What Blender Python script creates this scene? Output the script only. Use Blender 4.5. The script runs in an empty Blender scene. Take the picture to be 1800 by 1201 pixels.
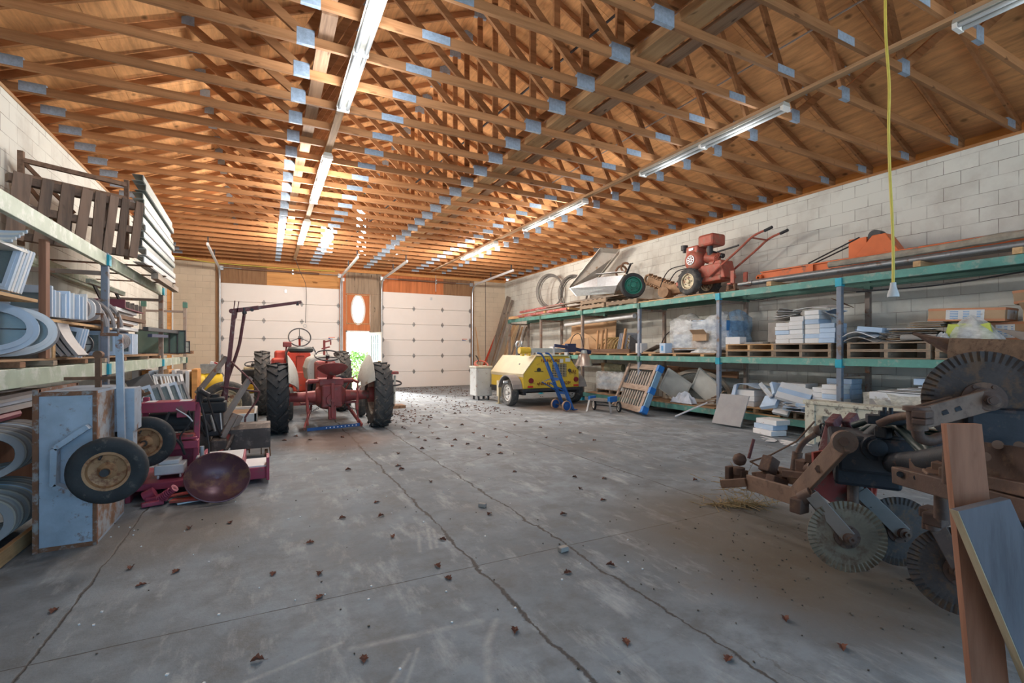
import bpy, bmesh, math, random
from mathutils import Vector as V, Matrix, Euler
random.seed(7)
PI = math.pi
SC = bpy.context.scene
C = SC.collection
H0 = 1.41                      # eye height
YAW = math.radians(27.16)
FWD = V((math.sin(YAW), math.cos(YAW), 0)); RGT = V((math.cos(YAW), -math.sin(YAW), 0)); UP = V((0, 0, 1))
EYE = V((0, 0, H0))
FPX = 842.0


def at(u, v, X=None, Y=None, Z=None, D=None):
    """The point of the place that a photograph pixel shows, on a given plane."""
    d = FWD + RGT * ((u - 900) / FPX) + UP * ((617 - v) / FPX)
    if X is not None: k = X / d.x
    elif Y is not None: k = Y / d.y
    elif Z is not None: k = (Z - H0) / d.z
    else: k = D
    return EYE + d * k


def rz(a): return Matrix.Rotation(a, 3, 'Z')
def rx(a): return Matrix.Rotation(a, 3, 'X')
def ry(a): return Matrix.Rotation(a, 3, 'Y')
def rad(d): return math.radians(d)


# ------------------------------------------------------------------ materials
MATS = {}


def nt_new(name):
    m = bpy.data.materials.new(name); m.use_nodes = True
    t = m.node_tree; t.nodes.clear()
    o = t.nodes.new('ShaderNodeOutputMaterial'); b = t.nodes.new('ShaderNodeBsdfPrincipled')
    t.links.new(b.outputs[0], o.inputs[0])
    return m, t, b


def N(t, kind, **kw):
    n = t.nodes.new(kind)
    for k, v in kw.items():
        if k in n.inputs: n.inputs[k].default_value = v
        else: setattr(n, k, v)
    return n


def L(t, a, b): t.links.new(a, b)


def c4(c): return (c[0], c[1], c[2], 1)


def scl(c, k): return tuple(min(1, x * k) for x in c)


def ramp(t, fac, stops):
    r = t.nodes.new('ShaderNodeValToRGB')
    while len(r.color_ramp.elements) < len(stops): r.color_ramp.elements.new(0.5)
    for e, (p, c) in zip(r.color_ramp.elements, stops):
        e.position = p; e.color = c4(c) if len(c) == 3 else c
    L(t, fac, r.inputs[0])
    return r.outputs[0]


def mixc(t, fac, a, b, mode='MIX'):
    m = t.nodes.new('ShaderNodeMix'); m.data_type = 'RGBA'; m.blend_type = mode
    for s, x in ((0, fac), (6, a), (7, b)):
        if hasattr(x, 'is_linked') or hasattr(x, 'links'): L(t, x, m.inputs[s])
        else: m.inputs[s].default_value = x if s == 0 else c4(x)
    return m.outputs[2]


def mth(t, op, a, b=None, clamp=False):
    m = t.nodes.new('ShaderNodeMath'); m.operation = op; m.use_clamp = clamp
    for s, x in ((0, a), (1, b)):
        if x is None: continue
        if hasattr(x, 'links'): L(t, x, m.inputs[s])
        else: m.inputs[s].default_value = x
    return m.outputs[0]


def coords(t, kind='Object', scale=(1, 1, 1)):
    tc = t.nodes.new('ShaderNodeTexCoord'); mp = t.nodes.new('ShaderNodeMapping')
    mp.inputs['Scale'].default_value = scale
    L(t, tc.outputs[kind], mp.inputs[0])
    return mp.outputs[0]


def noise(t, vec, scale, detail=4, rough=.6):
    n = N(t, 'ShaderNodeTexNoise'); n.inputs['Scale'].default_value = scale
    n.inputs['Detail'].default_value = detail; n.inputs['Roughness'].default_value = rough
    L(t, vec, n.inputs['Vector'])
    return n.outputs[0]


def bumpy(t, b, h, strength=.2, dist=.01):
    n = t.nodes.new('ShaderNodeBump'); n.inputs['Strength'].default_value = strength; n.inputs['Distance'].default_value = dist
    L(t, h, n.inputs['Height']); L(t, n.outputs[0], b.inputs['Normal'])


def vary(t, col, amt):
    """each object a little lighter or darker than its neighbours"""
    oi = t.nodes.new('ShaderNodeObjectInfo'); hs = t.nodes.new('ShaderNodeHueSaturation')
    val = mth(t, 'ADD', mth(t, 'MULTIPLY', oi.outputs['Random'], 2 * amt), 1 - amt)
    L(t, val, hs.inputs['Value']); L(t, col, hs.inputs['Color'])
    return hs.outputs[0]


def paint(name, col, rough=.55, metal=0., var=.18, scale=6, wear=0., wearcol=(.23, .10, .05), bump=.12, rnd=0., spec=.4):
    if name in MATS: return MATS[name]
    m, t, b = nt_new(name)
    vec = coords(t)
    n1 = noise(t, vec, scale, 5)
    c = ramp(t, n1, [(.25, scl(col, 1 - var)), (.75, scl(col, 1 + var))])
    if wear > 0:
        n2 = noise(t, vec, scale * 1.7, 8, .7)
        f = ramp(t, n2, [(max(0, .62 - wear * .35), (0, 0, 0)), (min(1, .70 - wear * .25), (1, 1, 1))])
        c = mixc(t, f, c, wearcol)
    if rnd: c = vary(t, c, rnd)
    L(t, c, b.inputs['Base Color'])
    b.inputs['Roughness'].default_value = rough; b.inputs['Metallic'].default_value = metal
    b.inputs['Specular IOR Level'].default_value = spec
    if bump: bumpy(t, b, noise(t, vec, scale * 9, 4), bump, .004)
    MATS[name] = m
    return m


def wood(name, col, axis='X', dark=None, rough=.75, scale=9, knots=True, rnd=.14, grey=0.):
    if name in MATS: return MATS[name]
    m, t, b = nt_new(name)
    st = {'X': (.06, 1, 1), 'Y': (1, .06, 1), 'Z': (1, 1, .06)}[axis]
    vec = coords(t, 'Object', st)
    n1 = noise(t, vec, scale * 2.2, 6, .65)
    dk = dark or scl(col, .55)
    c = ramp(t, n1, [(.3, dk), (.52, col), (.75, scl(col, 1.25))])
    if knots:
        st2 = {'X': (.35, 1, 1), 'Y': (1, .35, 1), 'Z': (1, 1, .35)}[axis]
        n2 = noise(t, coords(t, 'Object', st2), scale * 1.3, 2)
        c = mixc(t, ramp(t, n2, [(.66, (0, 0, 0)), (.72, (1, 1, 1))]), c, scl(dk, .6))
    if grey:
        n3 = noise(t, coords(t, 'Object'), 3, 5)
        c = mixc(t, mth(t, 'MULTIPLY', n3, grey), c, (.30, .29, .28))
    if rnd: c = vary(t, c, rnd)
    L(t, c, b.inputs['Base Color'])
    b.inputs['Roughness'].default_value = rough; b.inputs['Specular IOR Level'].default_value = .25
    bumpy(t, b, n1, .15, .003)
    MATS[name] = m
    return m


def glassy(name, col=(.75, .82, .82), rough=.08, alpha=.35):
    if name in MATS: return MATS[name]
    m, t, b = nt_new(name)
    b.inputs['Base Color'].default_value = c4(col); b.inputs['Roughness'].default_value = rough
    b.inputs['Alpha'].default_value = alpha; b.inputs['Specular IOR Level'].default_value = .7
    L(t, ramp(t, noise(t, coords(t), 5, 4), [(.3, scl(col, .85)), (.7, col)]), b.inputs['Base Color'])
    MATS[name] = m
    return m


# ------------------------------------------------------------------ mesh building
class MB:
    def __init__(s): s.v = []; s.f = []; s.m = []; s.s = []; s.cuts = [(0, 0)]

    def add(s, vs, fs, mi=0, smooth=False):
        o = len(s.v); s.v += [V(x) for x in vs]
        for f in fs: s.f.append([i + o for i in f]); s.m.append(mi); s.s.append(smooth)
        return s

    def box(s, c, d, R=None, mi=0):
        c = V(c); hx, hy, hz = d[0] / 2, d[1] / 2, d[2] / 2
        vs = [V((x, y, z)) for x in (-hx, hx) for y in (-hy, hy) for z in (-hz, hz)]
        if R is not None: vs = [R @ v for v in vs]
        return s.add([c + v for v in vs], [(0, 1, 3, 2), (4, 6, 7, 5), (0, 4, 5, 1), (2, 3, 7, 6), (0, 2, 6, 4), (1, 5, 7, 3)], mi)

    def bx(s, x0, x1, y0, y1, z0, z1, mi=0):
        return s.box(((x0 + x1) / 2, (y0 + y1) / 2, (z0 + z1) / 2), (x1 - x0, y1 - y0, z1 - z0), None, mi)

    def frame(s, p, q, up=None):
        d = (V(q) - V(p)); ln = d.length; d.normalize()
        up = V(up) if up is not None else (V((0, 0, 1)) if abs(d.z) < .95 else V((0, 1, 0)))
        a = d.cross(up).normalized(); b = a.cross(d).normalized()
        return d, a, b, ln

    def bar(s, p, q, w, h, up=None, mi=0):
        """rectangular bar from p to q: w across, h along up"""
        p = V(p); q = V(q); d, a, b, ln = s.frame(p, q, up)
        vs = [e + a * (i * w / 2) + b * (j * h / 2) for e in (p, q) for i, j in ((-1, -1), (1, -1), (1, 1), (-1, 1))]
        return s.add(vs, [(0, 1, 2, 3), (7, 6, 5, 4), (0, 4, 5, 1), (1, 5, 6, 2), (2, 6, 7, 3), (3, 7, 4, 0)], mi)

    def tube(s, pts, r, n=10, mi=0, closed=False):
        pts = [V(p) for p in pts]; k = len(pts)
        rs = r if isinstance(r, (list, tuple)) else [r] * k
        rings = []; prev = None
        for i, p in enumerate(pts):
            if closed: d = pts[(i + 1) % k] - pts[i - 1]
            else: d = pts[min(i + 1, k - 1)] - pts[max(i - 1, 0)]
            if d.length < 1e-9: d = V((0, 0, 1))
            d.normalize()
            if prev is None:
                a = d.cross(V((0, 0, 1)) if abs(d.z) < .9 else V((1, 0, 0))).normalized()
            else:
                a = (prev - d * prev.dot(d)); a.normalize()
            prev = a; b = d.cross(a)
            rings.append([p + (a * math.cos(2 * PI * j / n) + b * math.sin(2 * PI * j / n)) * rs[i] for j in range(n)])
        vs = [x for rg in rings for x in rg]; fs = []
        for i in range(k if closed else k - 1):
            i2 = (i + 1) % k
            for j in range(n): fs.append((i * n + j, i * n + (j + 1) % n, i2 * n + (j + 1) % n, i2 * n + j))
        s.add(vs, fs, mi, True)
        if not closed:
            s.add(rings[0], [tuple(range(n))], mi); s.add(rings[-1], [tuple(range(n))[::-1]], mi)
        return s

    def cyl(s, p, q, r, r2=None, n=16, mi=0):
        return s.tube([p, q], [r, r if r2 is None else r2], n, mi)

    def lathe(s, prof, c, axis, n=28, mi=0, closed=False, mod=None):
        """prof: list of (radius, height along axis)"""
        c = V(c); ax = V(axis).normalized()
        a = ax.cross(V((0, 0, 1)) if abs(ax.z) < .9 else V((1, 0, 0))).normalized(); b = ax.cross(a)
        vs = []; k = len(prof)
        for j in range(n):
            th = 2 * PI * j / n; e = a * math.cos(th) + b * math.sin(th)
            for i, (r, h) in enumerate(prof):
                dh = mod(i, j) if mod else 0
                vs.append(c + e * r + ax * (h + dh))
        fs = []
        for j in range(n):
            j2 = (j + 1) % n
            for i in range(k if closed else k - 1):
                i2 = (i + 1) % k
                fs.append((j * k + i, j * k + i2, j2 * k + i2, j2 * k + i))
        return s.add(vs, fs, mi, True)

    def prism(s, poly, o, ax, ay, th, mi=0):
        """2-D polygon in the plane o + ax*x + ay*y, thickened by th along ax × ay (centred)"""
        o = V(o); ax = V(ax).normalized(); ay = V(ay).normalized(); nz = ax.cross(ay).normalized(); n = len(poly)
        vs = [o + ax * x + ay * y + nz * (k * th / 2) for k in (-1, 1) for x, y in poly]
        fs = [tuple(range(n))[::-1], tuple(range(n, 2 * n))] + [(i, (i + 1) % n, n + (i + 1) % n, n + i) for i in range(n)]
        return s.add(vs, fs, mi)

    def loop(s, outer, inner, o, ax, ay, th, mi=0):
        """a flat frame between two outlines of the same point count"""
        o = V(o); ax = V(ax).normalized(); ay = V(ay).normalized(); nz = ax.cross(ay).normalized(); n = len(outer)
        vs = [o + ax * x + ay * y + nz * (k * th / 2) for k in (-1, 1) for pl in (outer, inner) for x, y in pl]
        fs = []
        for i in range(n):
            j = (i + 1) % n
            fs += [(i, j, n + j, n + i), (2 * n + i, 3 * n + i, 3 * n + j, 2 * n + j), (i, 2 * n + i, 2 * n + j, j), (n + i, n + j, 3 * n + j, 3 * n + i)]
        return s.add(vs, fs, mi)

    def sheet(s, fn, nu, nv, th=0, mi=0, smooth=True):
        """fn(u, v) -> point, u and v in 0..1; th closes it to a slab"""
        g = [[V(fn(i / nu, j / nv)) for j in range(nv + 1)] for i in range(nu + 1)]
        vs = [p for r in g for p in r]; w = nv + 1
        fs = [(i * w + j, i * w + j + 1, (i + 1) * w + j + 1, (i + 1) * w + j) for i in range(nu) for j in range(nv)]
        if not th: return s.add(vs, fs, mi, smooth)
        nrm = [V((0, 0, 0)) for _ in vs]
        for f in fs:
            nn = (vs[f[1]] - vs[f[0]]).cross(vs[f[3]] - vs[f[0]])
            for i in f: nrm[i] += nn
        n0 = len(vs)
        v2 = [p + (q.normalized() if q.length > 1e-12 else V((0, 0, 1))) * th for p, q in zip(vs, nrm)]
        fb = [tuple(i + n0 for i in f[::-1]) for f in fs]
        edge = [i * w for i in range(nu + 1)][:-1] + [nu * w + j for j in range(nv)] + [i * w + nv for i in range(nu, 0, -1)] + [j for j in range(nv, 0, -1)]
        fe = [(edge[i], edge[(i + 1) % len(edge)], edge[(i + 1) % len(edge)] + n0, edge[i] + n0) for i in range(len(edge))]
        return s.add(vs + v2, fs + fb + fe, mi, smooth)

    def split(s, name, mat, parent, **kw):
        """each piece added so far as an object of its own"""
        out = []
        for (v0, f0), (v1, f1) in zip(s.cuts, s.cuts[1:] + [(len(s.v), len(s.f))]):
            m = MB(); m.v = s.v[v0:v1]; m.f = [[i - v0 for i in f] for f in s.f[f0:f1]]; m.m = s.m[f0:f1]; m.s = s.s[f0:f1]
            out.append(m.build(name, mat, parent, **kw))
        return out

    def cut(s): s.cuts.append((len(s.v), len(s.f))); return s

    def xf(s, Mx, o=(0, 0, 0)):
        s.v = [Mx @ v + V(o) for v in s.v]; return s

    def build(s, name, mat, parent=None, bev=0, loc=None, rot=None, keep=False):
        if parent is not None:
            off = V((0, 0, 0)); q = parent
            while q is not None: off += V(q.location); q = q.parent
        elif keep: off = V((0, 0, 0))
        else:
            xs = [v.x for v in s.v]; ys = [v.y for v in s.v]; zs = [v.z for v in s.v]
            off = V(((min(xs) + max(xs)) / 2, (min(ys) + max(ys)) / 2, min(zs)))
        me = bpy.data.meshes.new(name)
        me.from_pydata([tuple(v - off) for v in s.v], [], s.f)
        for mm in (mat if isinstance(mat, (list, tuple)) else [mat]): me.materials.append(mm)
        me.polygons.foreach_set('material_index', s.m); me.polygons.foreach_set('use_smooth', s.s)
        bm = bmesh.new(); bm.from_mesh(me); bmesh.ops.recalc_face_normals(bm, faces=bm.faces)
        if any(s.s):
            for e in bm.edges:
                if len(e.link_faces) == 2 and e.calc_face_angle(0) > rad(42): e.smooth = False
        bm.to_mesh(me); bm.free(); me.update()
        o = bpy.data.objects.new(name, me); C.objects.link(o)
        if parent is not None: o.parent = parent
        elif not keep: o.location = off
        if loc is not None: o.location = loc
        if rot is not None: o.rotation_euler = rot
        if bev:
            md = o.modifiers.new('bevel', 'BEVEL'); md.width = bev; md.segments = 2; md.limit_method = 'ANGLE'; md.angle_limit = rad(40)
        return o


def tag(o, label, cat, group=None, kind=None):
    if label: o['label'] = label
    if cat: o['category'] = cat
    if group: o['group'] = group
    o['kind'] = kind or 'thing'
    return o


def thing(name, label, cat, loc=(0, 0, 0), group=None):
    o = bpy.data.objects.new(name, None); C.objects.link(o); o.location = loc; o.empty_display_size = .1
    return tag(o, label, cat, group)


def struct(name, mb, m, parent=None, **kw):
    o = mb.build(name, m, parent, keep=True, **kw)
    if parent is None: o['kind'] = 'structure'
    return o


def dup(root, loc=None, rot=None, label=None, group=None):
    r = root.copy(); C.objects.link(r)
    if loc is not None: r.location = loc
    if rot is not None: r.rotation_euler = rot
    if label: r['label'] = label
    if group: r['group'] = group
    for ch in root.children:
        c = ch.copy(); C.objects.link(c); c.parent = r
        for g in ch.children:
            d = g.copy(); C.objects.link(d); d.parent = c
    return r


ORD = 'first second third fourth fifth sixth seventh eighth ninth tenth eleventh twelfth thirteenth fourteenth fifteenth sixteenth seventeenth eighteenth nineteenth twentieth'.split()
def ordinal(n):
    if n < 20: return ORD[n]
    if n == 29: return 'thirtieth'
    if n == 39: return 'fortieth'
    return ('twenty-', 'thirty-', 'forty-')[(n + 1) // 10 - 2] + ORD[(n + 1) % 10 - 1]


def arc(c, r, a0, a1, n, ax=(1, 0, 0), ay=(0, 0, 1), r2=None):
    c = V(c); ax = V(ax); ay = V(ay); r2 = r if r2 is None else r2
    return [c + ax * (r * math.cos(rad(a0 + (a1 - a0) * i / n))) + ay * (r2 * math.sin(rad(a0 + (a1 - a0) * i / n))) for i in range(n + 1)]


def ell(a, b, n=36, p=2.0):
    out = []
    for i in range(n):
        th = 2 * PI * i / n; c = math.cos(th); s = math.sin(th)
        out.append((a * math.copysign(abs(c) ** (2 / p), c), b * math.copysign(abs(s) ** (2 / p), s)))
    return out


def rect(a, b): return [(-a, -b), (a, -b), (a, b), (-a, b)]


def spline(pts, k=6):
    """smooth polyline through the points"""
    pts = [V(p) for p in pts]; out = []
    P = [pts[0] * 2 - pts[1]] + pts + [pts[-1] * 2 - pts[-2]]
    for i in range(1, len(P) - 2):
        for j in range(k):
            t = j / k; a, b, c, d = P[i - 1], P[i], P[i + 1], P[i + 2]
            out.append(.5 * ((2 * b) + (c - a) * t + (2 * a - 5 * b + 4 * c - d) * t * t + (3 * b - a - 3 * c + d) * t ** 3))
    out.append(pts[-1])
    return out
TUBE_E, SKY, EXPO = .03, 1.7, .62
SKYCOL = (.36, .68, 1.0); SUNSIDE = 22; SUN = 30
FILL_L, FILL_R = (14, 34, 80, 150), (4, 10, 42, 125)  # energies of the added fill points, one row per batten
# ================================================================== the setting
XL, XR, YB, YF, HW = -2.62, 9.07, 18.33, -4.0, 4.385
XC = 3.22; HALF = 5.95; PITCH = .44; ZC = HW


def block_mat(name, col, plane, joint, dirt):
    m, t, b = nt_new(name)
    tc = t.nodes.new('ShaderNodeTexCoord'); sp = t.nodes.new('ShaderNodeSeparateXYZ'); cb = t.nodes.new('ShaderNodeCombineXYZ')
    L(t, tc.outputs['Object'], sp.inputs[0]); L(t, sp.outputs['Y' if plane == 'Y' else 'X'], cb.inputs[0]); L(t, sp.outputs['Z'], cb.inputs[1])
    br = N(t, 'ShaderNodeTexBrick'); br.offset = .5
    for k, v in (('Scale', 1), ('Mortar Size', .004), ('Mortar Smooth', .3), ('Brick Width', .406), ('Row Height', .203), ('Bias', 0)): br.inputs[k].default_value = v
    br.inputs['Color1'].default_value = c4(scl(col, .93)); br.inputs['Color2'].default_value = c4(scl(col, 1.05)); br.inputs['Mortar'].default_value = c4(joint)
    wob = noise(t, tc.outputs['Object'], 3, 3)
    vw = t.nodes.new('ShaderNodeVectorMath'); vw.operation = 'ADD'
    sw = t.nodes.new('ShaderNodeCombineXYZ'); L(t, mth(t, 'MULTIPLY', mth(t, 'SUBTRACT', wob, .5), .02), sw.inputs[1])
    L(t, cb.outputs[0], vw.inputs[0]); L(t, sw.outputs[0], vw.inputs[1]); L(t, vw.outputs[0], br.inputs['Vector'])
    n1 = noise(t, tc.outputs['Object'], 1.1, 6, .65)
    f = ramp(t, n1, [(.46, (0, 0, 0)), (.76, (1, 1, 1))])
    c = mixc(t, mth(t, 'MULTIPLY', f, .6), br.outputs['Color'], dirt)
    # joints partly hidden under paint: fade some of the mortar lines
    n2 = noise(t, tc.outputs['Object'], 2.3, 3)
    c = mixc(t, ramp(t, n2, [(.40, (.0, .0, .0)), (.6, (.75, .75, .75))]), c, mixc(t, mth(t, 'MULTIPLY', f, .6), col, dirt))
    L(t, c, b.inputs['Base Color']); b.inputs['Roughness'].default_value = .9
    hgt = mth(t, 'ADD', mth(t, 'MULTIPLY', br.outputs['Fac'], -1.0), mth(t, 'MULTIPLY', noise(t, tc.outputs['Object'], 55, 4), .3))
    bumpy(t, b, hgt, .35, .006)
    return m


M_blockR = block_mat('painted_block', (.70, .71, .66), 'Y', (.16, .14, .12), (.36, .32, .28))
M_blockB = block_mat('tan_block', (.66, .55, .42), 'X', (.30, .23, .17), (.50, .41, .31))


def plywood_mat(name, col, sheet=True):
    m, t, b = nt_new(name)
    vec = coords(t, 'Object', (1, .12, .12) if sheet else (1, 1, 1))
    n1 = noise(t, vec, 14, 6, .65)
    c = ramp(t, n1, [(.28, scl(col, .62)), (.5, col), (.78, scl(col, 1.35))])
    kn = N(t, 'ShaderNodeTexVoronoi'); kn.inputs['Scale'].default_value = 4.2
    L(t, coords(t, 'Object', (1, .7, .7)), kn.inputs['Vector'])
    c = mixc(t, ramp(t, kn.outputs['Distance'], [(.07, (.85, .85, .85)), (.17, (0, 0, 0))]), c, scl(col, .26))
    n3 = noise(t, coords(t), .9, 4)
    c = mixc(t, ramp(t, n3, [(.42, (0, 0, 0)), (.72, (.45, .45, .45))]), c, scl(col, .55))
    L(t, c, b.inputs['Base Color']); b.inputs['Roughness'].default_value = .8; b.inputs['Specular IOR Level'].default_value = .2
    return m


M_sheath = plywood_mat('roof_plywood', (.74, .385, .165))


def floor_mat():
    m, t, b = nt_new('worn_concrete')
    tc = t.nodes.new('ShaderNodeTexCoord'); P = tc.outputs['Object']
    sp = t.nodes.new('ShaderNodeSeparateXYZ'); L(t, P, sp.inputs[0])
    X, Y = sp.outputs[0], sp.outputs[1]
    n1 = noise(t, P, .55, 7, .62); n2 = noise(t, P, 3.2, 8, .7); n3 = noise(t, P, 60, 3, .6)
    st = noise(t, coords(t, 'Object', (1.6, .5, 1)), 3.0, 7, .72)
    c = ramp(t, n1, [(.30, (.178, .205, .232)), (.55, (.275, .318, .358)), (.75, (.365, .415, .46))])
    c = mixc(t, ramp(t, n2, [(.36, (.9, .9, .9)), (.60, (0, 0, 0))]), c, (.15, .162, .172))
    c = mixc(t, ramp(t, st, [(.53, (0, 0, 0)), (.70, (.7, .7, .7))]), c, (.47, .505, .53))
    # brown dirt
    dn = noise(t, coords(t, 'Object', (1, 1, 1)), .8, 6, .7)
    c = mixc(t, ramp(t, dn, [(.55, (0, 0, 0)), (.76, (.7, .7, .7))]), c, (.185, .145, .105))
    spk = N(t, 'ShaderNodeTexVoronoi'); spk.inputs['Scale'].default_value = 22; L(t, P, spk.inputs['Vector'])
    c = mixc(t, ramp(t, spk.outputs['Distance'], [(.03, (.7, .7, .7)), (.07, (0, 0, 0))]), c, (.09, .08, .07))
    wig = mth(t, 'MULTIPLY', mth(t, 'SUBTRACT', noise(t, P, 2.2, 6, .7), .5), .16)
    wid = noise(t, P, 3.1, 4)
    mask = None

    def line(coord, pos, w, wig_on=1.0, rough=True):
        nonlocal mask
        d = mth(t, 'ABSOLUTE', mth(t, 'SUBTRACT', mth(t, 'ADD', coord, mth(t, 'MULTIPLY', wig, wig_on)), pos))
        ww = mth(t, 'MULTIPLY', ramp(t, wid, [(.35, (.35, .35, .35)), (.68, (1.9, 1.9, 1.9) if rough else (1, 1, 1))]), w)
        f = mth(t, 'SUBTRACT', 1.0, mth(t, 'DIVIDE', d, ww), True)
        mask = f if mask is None else mth(t, 'MAXIMUM', mask, f)

    line(X, 1.23, .013, 1.0); line(X, 1.93, .011, 1.2); line(X, -.95, .009, .5); line(X, 3.72, .007, .6); line(X, 6.3, .006, .3)
    for y in (-.25, 2.9, 6.0, 9.1, 12.2, 15.3): line(Y, y, .0075, .12, False)
    scuff = None
    def seg(a_, b_, w_):
        nonlocal scuff
        ab = V((b_[0] - a_[0], b_[1] - a_[1], 0)); ln2 = ab.length_squared
        dx = mth(t, 'SUBTRACT', X, a_[0]); dy = mth(t, 'SUBTRACT', Y, a_[1])
        h = mth(t, 'DIVIDE', mth(t, 'ADD', mth(t, 'MULTIPLY', dx, ab.x), mth(t, 'MULTIPLY', dy, ab.y)), ln2, True)
        ex = mth(t, 'SUBTRACT', dx, mth(t, 'MULTIPLY', h, ab.x)); ey = mth(t, 'SUBTRACT', dy, mth(t, 'MULTIPLY', h, ab.y))
        d = mth(t, 'SQRT', mth(t, 'ADD', mth(t, 'MULTIPLY', ex, ex), mth(t, 'MULTIPLY', ey, ey)))
        f = mth(t, 'SUBTRACT', 1.0, mth(t, 'DIVIDE', d, w_), True)
        scuff = f if scuff is None else mth(t, 'MAXIMUM', scuff, f)
    for pa, pb, w_ in (((620, 1140), (845, 1092), .03), ((872, 1090), (856, 1135), .03), ((856, 1135), (860, 1200), .03), ((720, 1150), (690, 1200), .018), ((735, 1140), (715, 1200), .014), ((735, 935), (738, 970), .02), ((752, 930), (758, 965), .02), ((762, 930), (768, 962), .02), ((430, 1201), (600, 1130), .02)):
        a_, b_ = at(pa[0], pa[1], Z=0), at(pb[0], pb[1], Z=0); seg((a_.x, a_.y), (b_.x, b_.y), w_)
    c = mixc(t, mth(t, 'MULTIPLY', mth(t, 'MULTIPLY', scuff, 1.2, True), mth(t, 'MULTIPLY', ramp(t, noise(t, P, 14, 5, .7), [(.3, (.1, .1, .1)), (.65, (1, 1, 1))]), .55)), c, (.52, .53, .54))
    # hairline cracks
    vc = N(t, 'ShaderNodeTexVoronoi'); vc.feature = 'DISTANCE_TO_EDGE'; vc.inputs['Scale'].default_value = .42
    wv = t.nodes.new('ShaderNodeVectorMath'); wv.operation = 'ADD'; cx = t.nodes.new('ShaderNodeCombineXYZ')
    L(t, mth(t, 'MULTIPLY', wig, 2.), cx.inputs[0]); L(t, wig, cx.inputs[1]); L(t, P, wv.inputs[0]); L(t, cx.outputs[0], wv.inputs[1]); L(t, wv.outputs[0], vc.inputs['Vector'])
    hair = mth(t, 'MULTIPLY', mth(t, 'SUBTRACT', 1.0, mth(t, 'DIVIDE', vc.outputs['Distance'], .0035), True), ramp(t, n1, [(.5, (0, 0, 0)), (.62, (.6, .6, .6))]))
    c = mixc(t, mth(t, 'MINIMUM', mth(t, 'MULTIPLY', mask, 1.7), .92), c, (.085, .075, .07))
    c = mixc(t, hair, c, (.12, .11, .10))
    for cx_, cy_, rr_, col_ in ((3.4, 2.5, 1.5, (.15, .115, .075)), (3.1, 1.6, 1.0, (.13, .10, .07)), (1.0, 8.0, 1.3, (.20, .13, .10)), (6.6, 10.3, 1.6, (.20, .14, .10)), (-.7, 4.6, 1.0, (.17, .15, .13))):
        dx = mth(t, 'SUBTRACT', X, cx_); dy = mth(t, 'SUBTRACT', Y, cy_)
        d = mth(t, 'SQRT', mth(t, 'ADD', mth(t, 'MULTIPLY', dx, dx), mth(t, 'MULTIPLY', dy, dy)))
        f = mth(t, 'SUBTRACT', 1.0, mth(t, 'DIVIDE', d, rr_), True)
        c = mixc(t, mth(t, 'MULTIPLY', ramp(t, mth(t, 'MULTIPLY', f, mth(t, 'ADD', n2, dn)), [(.15, (0, 0, 0)), (.6, (1, 1, 1))]), .75), c, col_)
    # the repaired strip between the two long cracks is coarser and paler
    L(t, c, b.inputs['Base Color'])
    b.inputs['Roughness'].default_value = .72; b.inputs['Specular IOR Level'].default_value = .3
    rgh = ramp(t, n2, [(.3, (.6, .6, .6)), (.7, (.9, .9, .9))]); L(t, rgh, b.inputs['Roughness'])
    h = mth(t, 'SUBTRACT', mth(t, 'ADD', mth(t, 'MULTIPLY', n2, .7), mth(t, 'MULTIPLY', n3, .35)), mth(t, 'MULTIPLY', mask, 1.5))
    bumpy(t, b, h, .35, .02)
    return m


M_floor = floor_mat()
M_lum = wood('truss_lumber', (.42, .205, .09), 'X', (.28, .125, .05), scale=7, rnd=.22)
M_lumy = wood('brace_lumber', (.50, .30, .16), 'Y', (.33, .18, .09), scale=7, rnd=.2)
M_lumz = wood('upright_lumber', (.53, .31, .16), 'Z', (.37, .20, .09), scale=7, rnd=.2)
M_oldy = wood('old_brown_beam', (.33, .20, .12), 'Y', (.18, .10, .06), scale=7)
M_galv = paint('galvanised_steel', (.50, .54, .58), .42, .75, .15, 14)
M_plate = paint('nail_plate_steel', (.33, .42, .53), .55, .15, .22, 30, bump=.5)
M_alu = paint('pale_metal', (.72, .75, .78), .45, .3, .08, 5)
M_white = paint('white_paint', (.82, .80, .75), .5, 0, .05, 3)
M_door = paint('cream_door', (.84, .785, .74), .45, 0, .035, 1.5, bump=.05)
M_dark = paint('dark_steel', (.06, .06, .065), .5, .5, .3, 8)
M_blk = paint('black_rubber', (.025, .027, .03), .7, 0, .3, 8)

# floor: one slab that runs out through the open front
fb = MB().bx(XL - .2, XR + .2, YF - .2, YB + .2, -.2, 0)
struct('floor', fb, M_floor)
struct('wall_right', MB().bx(XR, XR + .2, YF, YB + .2, 0, HW - .04), M_blockR)
struct('wall_left', MB().bx(XL - .2, XL, YF, YB + .2, 0, HW - .04), M_blockR)
# wall plates along the tops of the block walls
struct('trim_1', MB().bx(XR - .012, XR + .2, YF, YB + .2, HW - .04, HW), wood('wall_plate', (.42, .20, .08), 'Y', (.30, .13, .05), scale=6, rnd=.05))
struct('trim_2', MB().bx(XL - .2, XL + .012, YF, YB + .2, HW - .04, HW), M_lumy)
# back wall: block piers either side of the big doors
D1, D2, DZ = (-1.33, 2.37), (3.88, 7.50), 3.655
struct('wall_back', MB().bx(XL, D1[0] - .1, YB, YB + .2, 0, HW).bx(D2[1] + .1, XR, YB, YB + .2, 0, HW), M_blockB)
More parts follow.
